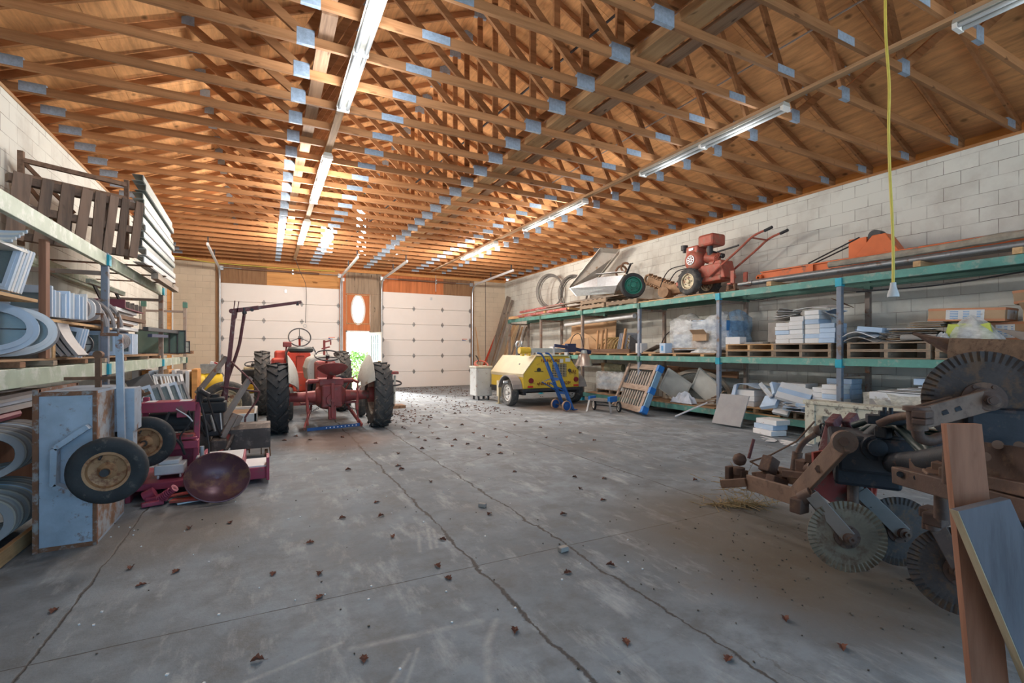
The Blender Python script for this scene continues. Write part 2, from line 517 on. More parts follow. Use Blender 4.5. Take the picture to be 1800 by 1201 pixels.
# wall behind the viewer with its wide open doorway
fw = MB().bx(XL - .2, -1.9, YF - .2, YF, 0, HW).bx(8.4, XR + .2, YF - .2, YF, 0, HW).bx(-1.9, 8.4, YF - .2, YF, 4.1, HW)
fw.prism([(XL - .2, HW), (XR + .2, HW), (XC, HW + HALF * PITCH + .1)], (0, YF - .1, 0), (1, 0, 0), (0, 0, 1), .2)
struct('wall_front', fw, M_blockR)

# roof sheathing above the trusses
def roofz(x): return ZC + .089 + (HALF - abs(x - XC)) * PITCH + .089 / math.cos(math.atan(PITCH))
cb_ = MB()
for sgn in (-1, 1):
    xe = XC + sgn * (HALF + .25); a = V((xe, 0, roofz(xe))); r = V((XC, 0, roofz(XC)))
    for j in range(18):
        for i in range(5):
            y0 = YF - .2 + j * 1.26; y1 = y0 + 1.255
            p, q = a.lerp(r, i / 5 + (0.0 if i == 0 else .0008)), a.lerp(r, (i + 1) / 5)
            vs = [V((p.x, y0, p.z)), V((p.x, y1, p.z)), V((q.x, y1, q.z)), V((q.x, y0, q.z))]
            cb_.add(vs + [w + V((0, 0, .02)) for w in vs], [(0, 1, 2, 3), (7, 6, 5, 4), (0, 4, 5, 1), (1, 5, 6, 2), (2, 6, 7, 3), (3, 7, 4, 0)])
    cb_.add([V((a.x, YF - .2, a.z + .025)), V((a.x, YB + .3, a.z + .025)), V((r.x, YB + .3, r.z + .025)), V((r.x, YF - .2, r.z + .025))], [(0, 1, 2, 3)])
struct('ceiling', cb_, M_sheath)

M_eave = wood('eave_block', (.74, .33, .09), 'Y', (.55, .22, .06), scale=5, rnd=.05)  # blocking wood, its orange brightened for the glow of light leaking in
struct('trim_60', MB().bx(XR + .16, XR + .20, YF, YB, HW, roofz(XR + .18) + .01), M_eave)
struct('trim_61', MB().bx(XL - .20, XL - .16, YF, YB, HW, roofz(XL - .18) + .01), M_eave)
# gable of the back wall with three slim windows
M_gable = plywood_mat('gable_boards', (.55, .27, .11))
GW = [(1.72, 2.18, 4.85, 5.95), (2.95, 3.42, 4.95, 6.75), (4.12, 4.52, 5.05, 5.85)]
gb = MB(); xs = [XL - .1]
for w in GW: xs += [w[0], w[1]]
xs += [XR + .1]
def gcol(x0, x1, z0, z1=None):
    pts = [(x0, z0), (x1, z0)]
    if z1 is not None: pts += [(x1, z1), (x0, z1)]
    else:
        pts += [(x1, roofz(x1))]
        if x0 < XC < x1: pts += [(XC, roofz(XC))]
        pts += [(x0, roofz(x0))]
    gb.prism(pts, (0, YB + .1, 0), (1, 0, 0), (0, 0, 1), .08)
for i in range(len(xs) - 1):
    w = next((w for w in GW if w[0] == xs[i]), None)
    if w: gcol(xs[i], xs[i + 1], HW, w[2]); gcol(xs[i], xs[i + 1], w[3])
    else: gcol(xs[i], xs[i + 1], HW)
struct('wall_gable', gb, M_gable)
M_pane = glassy('window_glass', (.9, .95, 1), .05, .12)
for k, (x0, x1, z0, z1) in enumerate(GW):
    w = struct('window_%d' % (k + 1), MB().bx(x0, x0 + .03, YB + .04, YB + .14, z0, z1).bx(x1 - .03, x1, YB + .04, YB + .14, z0, z1).bx(x0, x1, YB + .04, YB + .14, z0, z0 + .03).bx(x0, x1, YB + .04, YB + .14, z1 - .03, z1), M_white)
    struct('pane', MB().bx(x0 + .03, x1 - .03, YB + .085, YB + .095, z0 + .03, z1 - .03), M_pane, w)

# boards that fill the back wall round and above the big doors
M_brown = wood('brown_plywood', (.30, .165, .085), 'Z', (.20, .10, .05), scale=8, knots=False, rnd=.05)
M_orange = wood('orange_plywood', (.66, .33, .12), 'X', (.46, .21, .07), scale=5, rnd=.08)
M_red = wood('red_cedar_panel', (.60, .20, .075), 'Z', (.45, .14, .05), scale=5, knots=False, rnd=.04)
M_greyply = wood('weathered_plywood', (.36, .27, .19), 'Z', (.19, .14, .10), scale=6, rnd=.05)
n = 3
for x0, x1, z0, z1, mm in ((D1[0] - .1, .02, DZ, HW, M_brown), (.02, 1.22, DZ, HW, M_orange), (1.22, D1[1], DZ, HW, M_orange),
                           (D2[0], 6.32, DZ, HW, M_red), (6.32, D2[1] + .1, DZ, HW, M_brown),
                           (D1[1], 2.585, 0, HW, M_red), (2.59, D2[0], 3.52, HW, M_greyply), (3.46, D2[0], 0, 3.515, M_greyply)):
    struct('trim_%d' % n, MB().bx(x0, x1, YB + .02, YB + .1, z0, z1), mm); n += 1
# cedar panel above the low doorway, cut for an oval light
ox, oz, oa, ob = 3.0, 2.93, .215, .52
pb = MB()
sq = []
for x, z in ell(oa, ob, 48):
    k = max(abs(x) / .43, abs(z) / .585); sq.append((x / k, z / k))
for cx_, cz_ in ((-.43, -.585), (.43, -.585), (.43, .585), (-.43, .585)):
    i_ = min(range(48), key=lambda i: (sq[i][0] - cx_) ** 2 + (sq[i][1] - cz_) ** 2); sq[i_] = (cx_, cz_)
pb.loop(sq, ell(oa, ob, 48), (3.022, YB + .05, oz), (1, 0, 0), (0, 0, 1), .06)
pb.bx(2.59, 3.455, YB + .02, YB + .08, 2.15, oz - .585)
struct('trim_%d' % n, pb, M_red); n += 1
w = struct('window_4', MB().loop(ell(oa + .045, ob + .05, 48), ell(oa - .02, ob - .02, 48), (3.022, YB + .03, oz), (1, 0, 0), (0, 0, 1), .05), M_white)
struct('pane', MB().prism(ell(oa - .01, ob - .01, 48), (3.022, YB + .05, oz), (1, 0, 0), (0, 0, 1), .01), glassy('leaded_glass', (.95, .97, 1), .3, .2), w)
struct('muntin', MB().loop(ell(.09, .2, 24), ell(.08, .19, 24), (3.022, YB + .04, oz), (1, 0, 0), (0, 0, 1), .008).bar((3.022, YB + .04, oz - .5), (3.022, YB + .04, oz - .19), .008, .008).bar((3.022, YB + .04, oz + .19), (3.022, YB + .04, oz + .5), .008, .008), M_galv, w)
struct('trim_%d' % n, MB().bx(2.60, 2.63, YB - .01, YB + .02, 2.42, 3.48).bx(3.41, 3.44, YB - .01, YB + .02, 2.42, 3.48).bx(2.60, 3.44, YB - .01, YB + .02, 3.46, 3.49).bx(2.60, 3.44, YB - .01, YB + .02, 2.40, 2.43), M_lumz); n += 1
struct('trim_%d' % n, MB().bx(2.585, 2.63, YB, YB + .12, 0, 2.15).bx(3.42, 3.46, YB, YB + .12, 0, 2.15).bx(2.585, 3.46, YB, YB + .12, 2.11, 2.155), M_white); n += 1
# dark post and board beside the first big door, orange post in the far tan corner
struct('trim_%d' % n, MB().bx(D1[0] - .14, D1[0], YB - .03, YB + .05, 0, HW), M_brown); n += 1
struct('trim_%d' % n, MB().bx(D2[1], D2[1] + .13, YB - .03, YB + .05, 0, HW), M_brown); n += 1
struct('trim_%d' % n, MB().bx(XL, XL + .09, YB - 1.0, YB - .86, 0, HW - .04), M_orange); n += 1
struct('trim_%d' % n, MB().bx(XL, XR, YB - .05, YB + .02, HW - .09, HW), M_orange); n += 1

# the two big sectional doors
M_hinge = paint('hinge_steel', (.30, .29, .28), .5, .5, .2, 20)
M_sred = paint('sticker_red', (.75, .25, .15), .5); M_sblu = paint('sticker_blue', (.08, .12, .35), .5)
for k, (x0, x1) in enumerate((D1, D2)):
    d = struct('door_%d' % (k + 1), MB().bx(x0, x1, YB + .05, YB + .07, 0.0, DZ), M_door)
    for i in range(6):
        z0 = i * DZ / 6 + .004; z1 = (i + 1) * DZ / 6 - .004
        struct('door_section', MB().bx(x0 + .005, x1 - .005, YB + .005, YB + .05, z0, z1), M_door, d, bev=.006)
    for i in range(1, 6):
        for fx in (.012, .34, .66, .988):
            x = x0 + (x1 - x0) * fx; z = i * DZ / 6
            struct('hinge', MB().prism([(0, -.10), (.045, -.03), (.045, .03), (0, .10), (-.045, .03), (-.045, -.03)], (x, YB - .003, z), (1, 0, 0), (0, 0, 1), .012).cyl((x - .06, YB - .012, z), (x + .06, YB - .012, z), .011, n=8), M_hinge, d)
    sx = x1 - .28; sz = 1.86
    struct('sticker', MB().bx(sx - .1, sx + .12, YB - .001, YB + .006, sz + .02, sz + .045, 0).bx(sx - .1, sx + .05, YB - .001, YB + .006, sz - .03, sz - .012, 1).bx(sx - .1, sx - .05, YB - .001, YB + .006, sz - .03, sz + .01, 1), [M_sred, M_sblu], d)
    struct('handle', MB().bx(x0 + 1.9, x0 + 1.96, YB - .03, YB + .005, 3.42, 3.52), M_galv, d)
# tracks of the big doors
def track(x, lab, sgn):
    t = thing('door_track', lab, 'door track', (x, YB - .08, 0))
    cv = arc((x, YB - .45, 3.72), .36, 0, 90, 8, (0, 1, 0), (0, 0, 1))
    MB().tube([V((x, YB - .09, .02))] + cv, .03, 8).build('vertical_rail', M_galv, t)
    MB().bar((x, YB - .4, 4.10), (x, YB - 3.75, 4.17), .045, .075).build('horizontal_rail', M_alu, t)
    MB().bar((x, YB - 3.6, 4.13), (x + .0, YB - 3.6, HW - .003), .03, .04, (0, 1, 0)).cut().bar((x, YB - 1.9, 4.13), (x, YB - 1.9, HW - .003), .03, .04, (0, 1, 0)).split('hanger_bracket', M_dark, t)
    MB().box((x + sgn * .03, YB - .03, 4.13), (.14, .07, .14)).build('bearing_plate', M_galv, t)
track(D1[0] - .02, 'galvanised door track at the outer jamb of the big door behind the tractors', 1)
track(D1[1] + .03, 'galvanised door track at the inner jamb of the big door behind the tractors', -1)
track(D2[0] - .02, 'galvanised door track between the oval light and the big door behind the trailer', 1)
track(D2[1] + .03, 'galvanised door track beside the tan block pier in the far corner of planks', -1)
M_spring = paint('brown_spring', (.22, .12, .08), .6, .3)
for (x0, x1), lab in ((D1, 'brown torsion spring on its bar above the big door behind the tractors'), (D2, 'brown torsion spring on its bar above the big door behind the trailer')):
    t = thing('torsion_spring', lab, 'torsion spring', (x0, YB - .1, 4.12))
    MB().cyl((x0 + .03, YB - .1, 4.14), (x1 - .03, YB - .1, 4.14), .014, n=8).build('shaft', M_galv, t)
    MB().cyl((x0 + .6, YB - .1, 4.14), (x1 - .7, YB - .1, 4.14), .036, n=10).build('spring_coil', M_spring, t)
    MB().box(((x0 + x1) / 2 + .3, YB - .06, 4.14), (.05, .1, .16)).build('centre_bracket', M_galv, t)

# half-glazed entry door standing open
dr = struct('door_3', MB().loop(rect(.43, 1.0), [(-.30, -.05), (.30, -.05), (.30, .9), (-.30, .9)], (.43, 0, 1.06), (1, 0, 0), (0, 0, 1), .045), M_white)
dr.location = (3.43, YB - .01, .03); dr.rotation_euler = (0, 0, rad(-72))
M_dglass = glassy('door_glass', (.42, .55, .50), .25, .75)
def dchild(n_, mb, m): o = mb.build(n_, m, None, keep=True); o.parent = dr; return o
dchild('glass', MB().bx(.13, .73, -.006, .006, 1.01, 1.96), M_dglass)
g = MB()
for i in (1, 2, 3): g.bx(.13 + .15 * i - .013, .13 + .15 * i + .013, -.014, .014, 1.01, 1.96)
g.bx(.13, .73, -.014, .014, 1.64, 1.665)
dchild('muntin', g, paint('grille_grey', (.45, .45, .45), .5))
dchild('knob', MB().lathe([(.0, .09), (.02, .088), (.03, .07), (.022, .05), (.012, .045), (.012, .02), (.03, .018), (.03, 0)], (.80, -.02, 1.0), (0, -1, 0), 14), paint('brass', (.55, .38, .18), .35, .8))

# yard outside the back doors
M_yard = paint('yard_grass', (.35, .42, .22), .95, 0, .4, 2)
struct('ground', MB().bx(-30, 40, YB + .2, 60, -.25, -.05), M_yard)
struct('ground', MB().bx(-30, 40, -30, YF - .2, -.25, -.05), paint('yard_gravel', (.42, .40, .37), .95, 0, .2, 3))
def bush(p, r, lab, seed):
    rn = random.Random(seed); t = thing('bush', lab, 'bush', p)
    b = MB()
    for i in range(2600):
        th = rn.uniform(0, 2 * PI); ph = rn.uniform(0, 1); rr = r * rn.uniform(.55, 1) ** .5
        c = V(p) + V((math.cos(th) * rr * math.sqrt(1 - ph * ph), math.sin(th) * rr * math.sqrt(1 - ph * ph), .15 + ph * rr * 1.05))
        a = V((rn.uniform(-1, 1), rn.uniform(-1, 1), rn.uniform(-.5, 1))).normalized() * rn.uniform(.07, .14); d = a.cross(V((rn.uniform(-1, 1), rn.uniform(-1, 1), rn.uniform(-1, 1)))).normalized() * .045
        b.add([c, c + a * .5 + d, c + a, c + a * .5 - d], [(0, 1, 2, 3)])
    b.build('foliage', paint('bush_green', (.09, .21, .05), .7, 0, .5, 5), t)
    s = MB()
    for i in range(7):
        a = i * .9; s.tube([V(p), V(p) + V((math.cos(a) * .2, math.sin(a) * .2, .5)), V(p) + V((math.cos(a) * r * .6, math.sin(a) * r * .6, r * .8))], [.025, .018, .008], 6)
    s.build('stem', M_oldy, t)
bush(at(628, 660, Y=22.5) * V((1, 1, 0)) if False else V((3.75, 22.6, -.05)), 1.25, 'green leafy bush outside the open entry door', 3)
bush(V((2.3, 27.0, -.05)), 1.1, 'pale green bush farther off beyond the entry door', 5)

# ------------------------------------------------------------------ roof trusses
tr = thing('roof_truss', '', 'roof truss')
zb = ZC + .0445
MB().bar((XC - HALF, 0, zb), (XC + HALF, 0, zb), .038, .089).build('bottom_chord', M_lum, tr)
def topz(x): return ZC + .089 + (HALF - abs(x)) * PITCH   # underside of the top chord
ct = .089 / math.cos(math.atan(PITCH))
for sgn in (-1, 1):
    a = V((XC + sgn * HALF, 0, topz(HALF) + ct / 2 - .03)); q = V((XC, 0, topz(0) + ct / 2))
    MB().bar(a, q, .038, .089).build('top_chord', M_lum, tr)
nodes = [((0, 0), (0, 1))]
def web(x0, x1): MB().bar((XC + x0, 0, ZC + .085), (XC + x1, 0, topz(x1) + .01), .038, .089, (0, 0, 1) if abs(x0 - x1) > .01 else (1, 0, 0)).build('web', M_lum, tr)
web(0, 0)
for sgn in (-1, 1):
    web(0, sgn * 1.95); web(sgn * 2.88, sgn * 1.95); web(sgn * 2.88, sgn * 4.05)
def plate(x, z, w, h): MB().box((XC + x, 0, z), (w, .044, h)).build('nail_plate', M_plate, tr)
plate(0, zb + .03, .24, .15); plate(0, topz(0) + .03, .22, .17)
for sgn in (-1, 1):
    plate(sgn * 2.88, zb + .03, .16, .15); plate(sgn * 1.76, zb, .28, .085); plate(sgn * 1.95, topz(1.95) + .03, .2, .13)
    plate(sgn * 4.05, topz(4.05) + .04, .13, .11); plate(sgn * 5.62, zb + .02, .24, .11)
Y0, DY, NT = 2.66, .6, 31
for k in range(NT):
    y = Y0 + (k - 5) * DY
    lab = 'bare timber roof truss, %s counted back from the big doors' % ordinal(NT - 1 - k)
    if k == 0: tr.location = (0, y, 0); tr['label'] = lab; tr['group'] = 'roof trusses'
    else: dup(tr, (0, y, 0), None, lab, 'roof trusses')

# long timbers that lie across the trusses
tag(MB().bx(XC + .21, XC + .45, .0, YB - .1, ZC + .09, ZC + .19).build('beam', wood('laminated_pine', (.66, .40, .20), 'Y', (.48, .27, .12), scale=6)), 'long pale laminated beam along the middle of the roof on the bottom chords', 'beam')
tag(MB().bx(XC + .52, XC + .67, .0, YB - .1, ZC + .09, ZC + .128).build('plank', M_oldy), 'dark plank for the shadow strip beside the laminated beam in the roof', 'plank', 'planks lying on the trusses')  # drawn as a plank in place of the shadow strip by the beam
for i, y in enumerate((1.0, 4.65, 8.3, 11.95)):
    o = tag(MB().bx(.42 + .03 * (i % 2), .56 + .03 * (i % 2), y, y + 3.6, ZC + .09, ZC + .128).build('plank', M_oldy),
            'old grey plank on trusses near the batten above the tractors, %s from the big doors' % ordinal(3 - i), 'plank', 'planks lying on the trusses')
tag(MB().bar((1.75, YB - .6, ZC + .15), (4.9, .8, 6.3), .025, .025).build('brace_rod', M_dark), 'thin dark diagonal rod bracing the trusses', 'rod')
tag(MB().bar((6.4, 1.0, topz(3.18) - .05), (6.4, 17.8, topz(3.18) - .05), .012, .02).build('brace_wire', M_galv), 'thin pale wire running under the roof slope above the teal rack', 'wire')

# ------------------------------------------------------------------ light strips
M_tube = None
def lampmat(name, col, st):
    m, t, b = nt_new(name); b.inputs['Base Color'].default_value = c4((.85, .87, .9)); b.inputs['Emission Color'].default_value = c4(col); b.inputs['Emission Strength'].default_value = st
    L(t, ramp(t, noise(t, coords(t), 3), [(.3, (.30, .31, .31)), (.7, (.36, .37, .37))]), b.inputs['Base Color'])
    return m
M_tube = lampmat('lamp_tube', (.93, .96, 1), TUBE_E)
def fixture(x, y0, lab):
    t = thing('strip_light', lab, 'strip light', (x, y0, ZC - .1), 'fluorescent strip lights')
    MB().prism([(-.075, 0), (.075, 0), (.05, .05), (-.05, .05)], (x, y0 + 1.22, ZC - .095), (1, 0, 0), (0, 0, 1), 2.44).build('housing', paint('cream_housing', (.52, .50, .44), .5), t)
    for s in (-.045, .045):
        MB().cyl((x + s, y0 + .04, ZC - .118), (x + s, y0 + 2.40, ZC - .118), .019, n=10).build('tube', M_tube, t)
    MB().bx(x - .07, x + .07, y0, y0 + .035, ZC - .14, ZC - .09).cut().bx(x - .07, x + .07, y0 + 1.2, y0 + 1.235, ZC - .14, ZC - .09).cut().bx(x - .07, x + .07, y0 + 2.405, y0 + 2.44, ZC - .14, ZC - .09).split('lamp_holder', M_white, t)
for x, nm, e in ((.81, 'tractor side', 16.9), (5.45, 'teal rack side', 17.1)):
    tag(MB().bx(x - .045, x + .045, -.2, e, ZC - .04, ZC).build('batten', M_lumy), 'long pine batten carrying the %s row of strip lights' % nm, 'batten', 'light battens')
    for i, y in enumerate((-.45, 3.54, 7.53, 11.55)):
        fixture(x, y, 'white twin-tube strip light on the %s pine batten, %s from the big doors' % (nm, ordinal(3 - i)))
# ================================================================== pallet racks
M_teal = paint('teal_paint', (.12, .33, .29), .5, .1, .25, 4, wear=.25, wearcol=(.30, .38, .33), rnd=.08)
M_mint = paint('mint_paint', (.42, .50, .40), .55, .1, .2, 3, wear=.35, wearcol=(.62, .66, .60))
M_postR = paint('blue_grey_paint', (.22, .26, .33), .5, .2, .2, 5, wear=.25, wearcol=(.20, .14, .10), rnd=.1)
M_postB = paint('dull_brown_paint', (.27, .22, .19), .6, .2, .2, 5, wear=.2, rnd=.1)
M_sleeve = paint('bright_teal_paint', (.03, .38, .52), .45, .1, .15, 5)
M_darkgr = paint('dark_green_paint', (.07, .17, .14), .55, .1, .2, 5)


def rack(name, label, loc, xf, xb, ys, levels, mats, bh, bays, brown=(), brz=(2.40, 1.02), topz=2.568):
    t = thing(name, label, 'pallet rack', loc)
    sg = 1 if xb > xf else -1
    for i, y in enumerate(ys):
        for x, front in ((xf, True), (xb, False)):
            m = M_postB if (i in brown or not front) else mats[1]
            p = MB().bar((x, y, .012), (x, y, topz), .075, .07, (1, 0, 0)).build('post', m, t, bev=.006)
            MB().box((x, y, .006), (.14, .14, .012)).box((x, y, .06), (.086, .084, .1)).build('base_plate', M_sleeve if front else M_darkgr, t)
            for z in levels:
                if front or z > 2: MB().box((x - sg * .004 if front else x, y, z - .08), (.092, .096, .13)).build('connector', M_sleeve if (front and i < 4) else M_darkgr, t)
        for z in brz: MB().bar((xf, y, z), (xb, y, z), .035, .05).build('cross_brace', M_postB, t)
    for li, z in enumerate(levels):
        for i in bays[li]:
            y0, y1 = ys[i] + .04, ys[i + 1] - .04
            for x, front in ((xf, True), (xb, False)):
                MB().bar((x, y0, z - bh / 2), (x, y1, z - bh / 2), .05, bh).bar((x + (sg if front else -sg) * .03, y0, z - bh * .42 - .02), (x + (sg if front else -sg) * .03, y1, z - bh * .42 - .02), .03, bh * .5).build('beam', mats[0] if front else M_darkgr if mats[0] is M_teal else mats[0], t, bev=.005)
    return t


RY = [-.25, 2.05, 4.36, 6.63, 8.92, 11.27, 13.6, 15.9]
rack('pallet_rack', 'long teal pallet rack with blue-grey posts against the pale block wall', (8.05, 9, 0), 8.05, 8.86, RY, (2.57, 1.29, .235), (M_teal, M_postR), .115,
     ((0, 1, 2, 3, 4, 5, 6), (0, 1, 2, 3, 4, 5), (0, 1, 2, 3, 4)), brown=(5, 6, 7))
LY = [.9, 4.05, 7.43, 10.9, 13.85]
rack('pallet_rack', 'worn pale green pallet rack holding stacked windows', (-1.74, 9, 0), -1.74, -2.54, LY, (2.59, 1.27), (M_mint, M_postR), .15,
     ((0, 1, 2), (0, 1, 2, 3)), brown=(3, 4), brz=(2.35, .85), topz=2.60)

# ------------------------------------------------------------------ timber kinds
M_pal = wood('pallet_wood', (.34, .24, .15), 'Y', (.17, .11, .07), scale=6, rnd=.25, grey=.45)
M_palx = wood('pallet_wood_x', (.34, .24, .15), 'X', (.17, .11, .07), scale=6, rnd=.25, grey=.45)
M_fresh = wood('fresh_pine', (.62, .40, .21), 'Y', (.42, .24, .11), scale=6, rnd=.15)
M_freshx = wood('fresh_pine_x', (.62, .40, .21), 'X', (.42, .24, .11), scale=6, rnd=.15)
M_drk = wood('dark_stained_wood', (.20, .125, .085), 'Y', (.09, .055, .04), scale=6, rnd=.2)
M_grywd = wood('grey_old_wood', (.30, .26, .22), 'Y', (.15, .125, .10), scale=6, rnd=.2)
PAL = {}


def pallet(loc, label, rot=0, w=1.05, d=.95, mat=None, grp='wooden pallets', boards=6, mats=None):
    """pallet: deck boards run along x, three stringers along y"""
    a, b2 = mats or (M_palx, M_pal)
    key = (w, d, boards, a.name)
    if key in PAL: return dup(PAL[key], loc, (0, 0, rot), label, grp)
    t = thing('pallet', label, 'pallet', (0, 0, 0), grp)
    for i in range(3):
        MB().box((-w / 2 + .025 + i * (w - .05) / 2, 0, .06), (.05, d, .085)).build('stringer', b2, t, bev=.004)
    for i in range(boards):
        y = -d / 2 + .05 + i * (d - .1) / (boards - 1)
        MB().box((0, y, .112), (w, .095, .018), rz(.01 * math.sin(i * 3))).build('deck_board', a, t)
    for i in range(3):
        y = -d / 2 + .05 + i * (d - .1) / 2
        MB().box((0, y, .009), (w, .095, .018)).build('bottom_board', a, t)
    t.location = loc; t.rotation_euler = (0, 0, rot)
    PAL[key] = t
    return t


def board(p, q, w, h, mat, label, name='board', cat='board', grp=None, up=None):
    return tag(MB().bar(p, q, w, h, up).build(name, mat, bev=.003), label, cat, grp)


# cartons
M_wbox = paint('white_carton', (.74, .75, .76), .75, 0, .07, 4, wear=.10, wearcol=(.42, .36, .30), rnd=.10)
M_bluelit = paint('blue_lit_white_carton', (.46, .60, .78), .75, 0, .1, 4, wear=.08, wearcol=(.75, .75, .75), rnd=.12)  # white card with the blue tint of the skylight painted in
M_card = paint('brown_cardboard', (.46, .31, .19), .8, 0, .1, 5, rnd=.12)
M_gcard = paint('greyed_cardboard', (.36, .34, .32), .85, 0, .15, 5, rnd=.12)
M_blueband = paint('blue_label', (.10, .33, .66), .6, 0, .1, 6)
M_orband = paint('orange_print', (.58, .26, .14), .7, 0, .1, 6)
M_wrap = None
def plastic(name, col, alpha=.5):
    m, t, b = nt_new(name)
    n1 = noise(t, coords(t, 'Object', (1, 1, 2)), 5, 6, .65)
    L(t, ramp(t, n1, [(.3, scl(col, .8)), (.7, scl(col, 1.15))]), b.inputs['Base Color'])
    L(t, ramp(t, n1, [(.3, (alpha * .6,) * 3), (.7, (min(1, alpha * 1.4),) * 3)]), b.inputs['Alpha'])
    b.inputs['Roughness'].default_value = .22; bumpy(t, b, n1, .7, .03)
    return m
M_wrap = plastic('stretch_wrap', (.72, .76, .78), .55)
M_wrapb = plastic('blue_stretch_wrap', (.30, .50, .72), .6)
rc = random.Random(11)


def carton(c, d, rot, mat, label, grp, tilt=(0, 0), name='carton', cat='box', band=None, open_=False):
    """c: centre of the underside"""
    R = Euler((tilt[0], tilt[1], rot)).to_matrix(); c = V(c)
    hx, hy, hz = d[0] / 2, d[1] / 2, d[2]
    t = MB()
    if open_:
        w = .008
        t.box((0, 0, w / 2), (d[0], d[1], w)).box((-hx + w / 2, 0, hz / 2), (w, d[1], hz)).box((hx - w / 2, 0, hz / 2), (w, d[1], hz)).box((0, -hy + w / 2, hz / 2), (d[0], w, hz)).box((0, hy - w / 2, hz / 2), (d[0], w, hz))
        t.box((-hx - .05, 0, hz + .03), (.14, d[1], w), ry(.7)).box((hx + .05, 0, hz + .02), (.14, d[1], w), ry(-.5))
    else:
        t.box((0, 0, hz / 2), d)
    t.xf(R, c)
    o = t.build(name, mat, bev=.006)
    if band is not None:
        b = MB().box((0, 0, hz * .5), (d[0] * .28, d[1] + .004, hz + .004)) if band[1] == 'x' else MB().box((0, 0, hz * .5), (d[0] + .004, d[1] * .35, hz * .5))
        b.xf(R, c).build('label_band', band[0], o)
    return tag(o, label, cat, grp)


def stack(x, y, z, n, dims, mat, where, grp, rot=0, jit=.006, mats=None, rnd=None):
    """a column of cartons, each a thing of its own"""
    zz = z
    for i in range(n):
        d = (dims[0] * rc.uniform(.93, 1.04), dims[1] * rc.uniform(.95, 1.03), dims[2] * rc.uniform(.9, 1.08))
        m = mats[i % len(mats)] if mats else mat
        pos = 'topmost' if i == n - 1 and n > 1 else 'bottom' if i == 0 and n > 1 else ordinal(i) + ' from the bottom' if n > 1 else 'single'
        lab = '%s carton, %s, %s' % ('white' if m is M_wbox else 'blue-lit white' if m is M_bluelit else 'brown cardboard' if m is M_card else 'grey cardboard', pos, where)
        carton((x + rc.uniform(-jit, jit), y + rc.uniform(-jit, jit), zz), d, rot + rc.uniform(-.02, .02), m, lab, grp)
        zz += d[2] + .002
    return zz


def rumple(c, a, b, h, seed, name, mat, label, cat, th=.006, n=18, parent=None):
    """a crumpled cloth or sheet lying over something"""
    rn = random.Random(seed); ph = [rn.uniform(0, 6.28) for _ in range(8)]
    def f(u, v):
        x = (u - .5) * 2; y = (v - .5) * 2
        r = max(abs(x), abs(y)); k = max(0, 1 - r ** 3)
        wv = .18 * math.sin(7 * x + ph[0] + 2 * math.sin(3 * y + ph[1])) + .15 * math.sin(9 * y + ph[2] + 2 * math.sin(4 * x + ph[3])) + .08 * math.sin(17 * x + 13 * y + ph[4])
        return (c[0] + a * x * (1 + .08 * math.sin(5 * y + ph[5])), c[1] + b * y * (1 + .08 * math.sin(5 * x + ph[6])), c[2] + .012 + h * max(.0, k * .8 + wv * k + .1 * abs(wv)))
    o = MB().sheet(f, n, n, th).build(name, mat, parent)
    return tag(o, label, cat) if parent is None else o
# ================================================================== on top of the teal rack (Z = 2.57)
ZT = 2.575
M_rbar = paint('faded_red_paint', (.50, .14, .13), .55, .1, .2, 5, wear=.3, wearcol=(.55, .38, .36))
def perfbar(p, q, lab):
    t = thing('steel_bar', lab, 'steel bar', p, 'red perforated bars')
    MB().bar(p, q, .06, .012).bar(V(p) + V((-.03, 0, .03)), V(q) + V((-.03, 0, .03)), .012, .07).build('angle', M_rbar, t)
    h = MB(); d = V(q) - V(p)
    for i in range(9): h.cyl(V(p) + d * (.08 + .1 * i) + V((-.038, 0, .03)), V(p) + d * (.08 + .1 * i) + V((-.034, 0, .03)), .014, n=8)
    h.build('bolt_hole', M_dark, t)
board((8.1, 15.6, ZT + .03), (8.12, 15.3, ZT + .03), .5, .09, M_fresh, 'short pine block under the end of the red bars')
for i, (x, y0, y1, z) in enumerate(((8.15, 15.8, 12.2, .04), (8.3, 15.5, 12.6, .22))):
    perfbar((x, y0, ZT + z), (x, y1, ZT + z + .05), ('lower' if i == 0 else 'upper') + ' faded red perforated steel bar at the far end of the rack top')
for i, (x, y0, y1, z, w_) in enumerate(((8.45, 15.6, 12.4, .03, .18), (8.6, 15.4, 12.0, .03, .15), (8.35, 15.2, 12.3, .15, .14), (8.5, 14.6, 11.6, .2, .16), (8.28, 13.6, 11.4, .28, .12))):
    board((x, y0, ZT + z), (x + .03 * (i % 2), y1, ZT + z + .02), w_, .035, (M_drk, M_grywd, M_oldy)[i % 3], 'old %s board among the red bars, %s from the bottom' % (('dark', 'grey', 'brown')[i % 3], ordinal(i)), grp='boards by the red bars')
for i, y in enumerate((14.9, 13.4, 12.0)):
    board((8.05, y, ZT + .11), (8.85, y, ZT + .11), .09, .06, M_freshx, 'pine cross block under the boards by the red bars, %s from the door' % ordinal(i), 'wood_block', 'wood block')
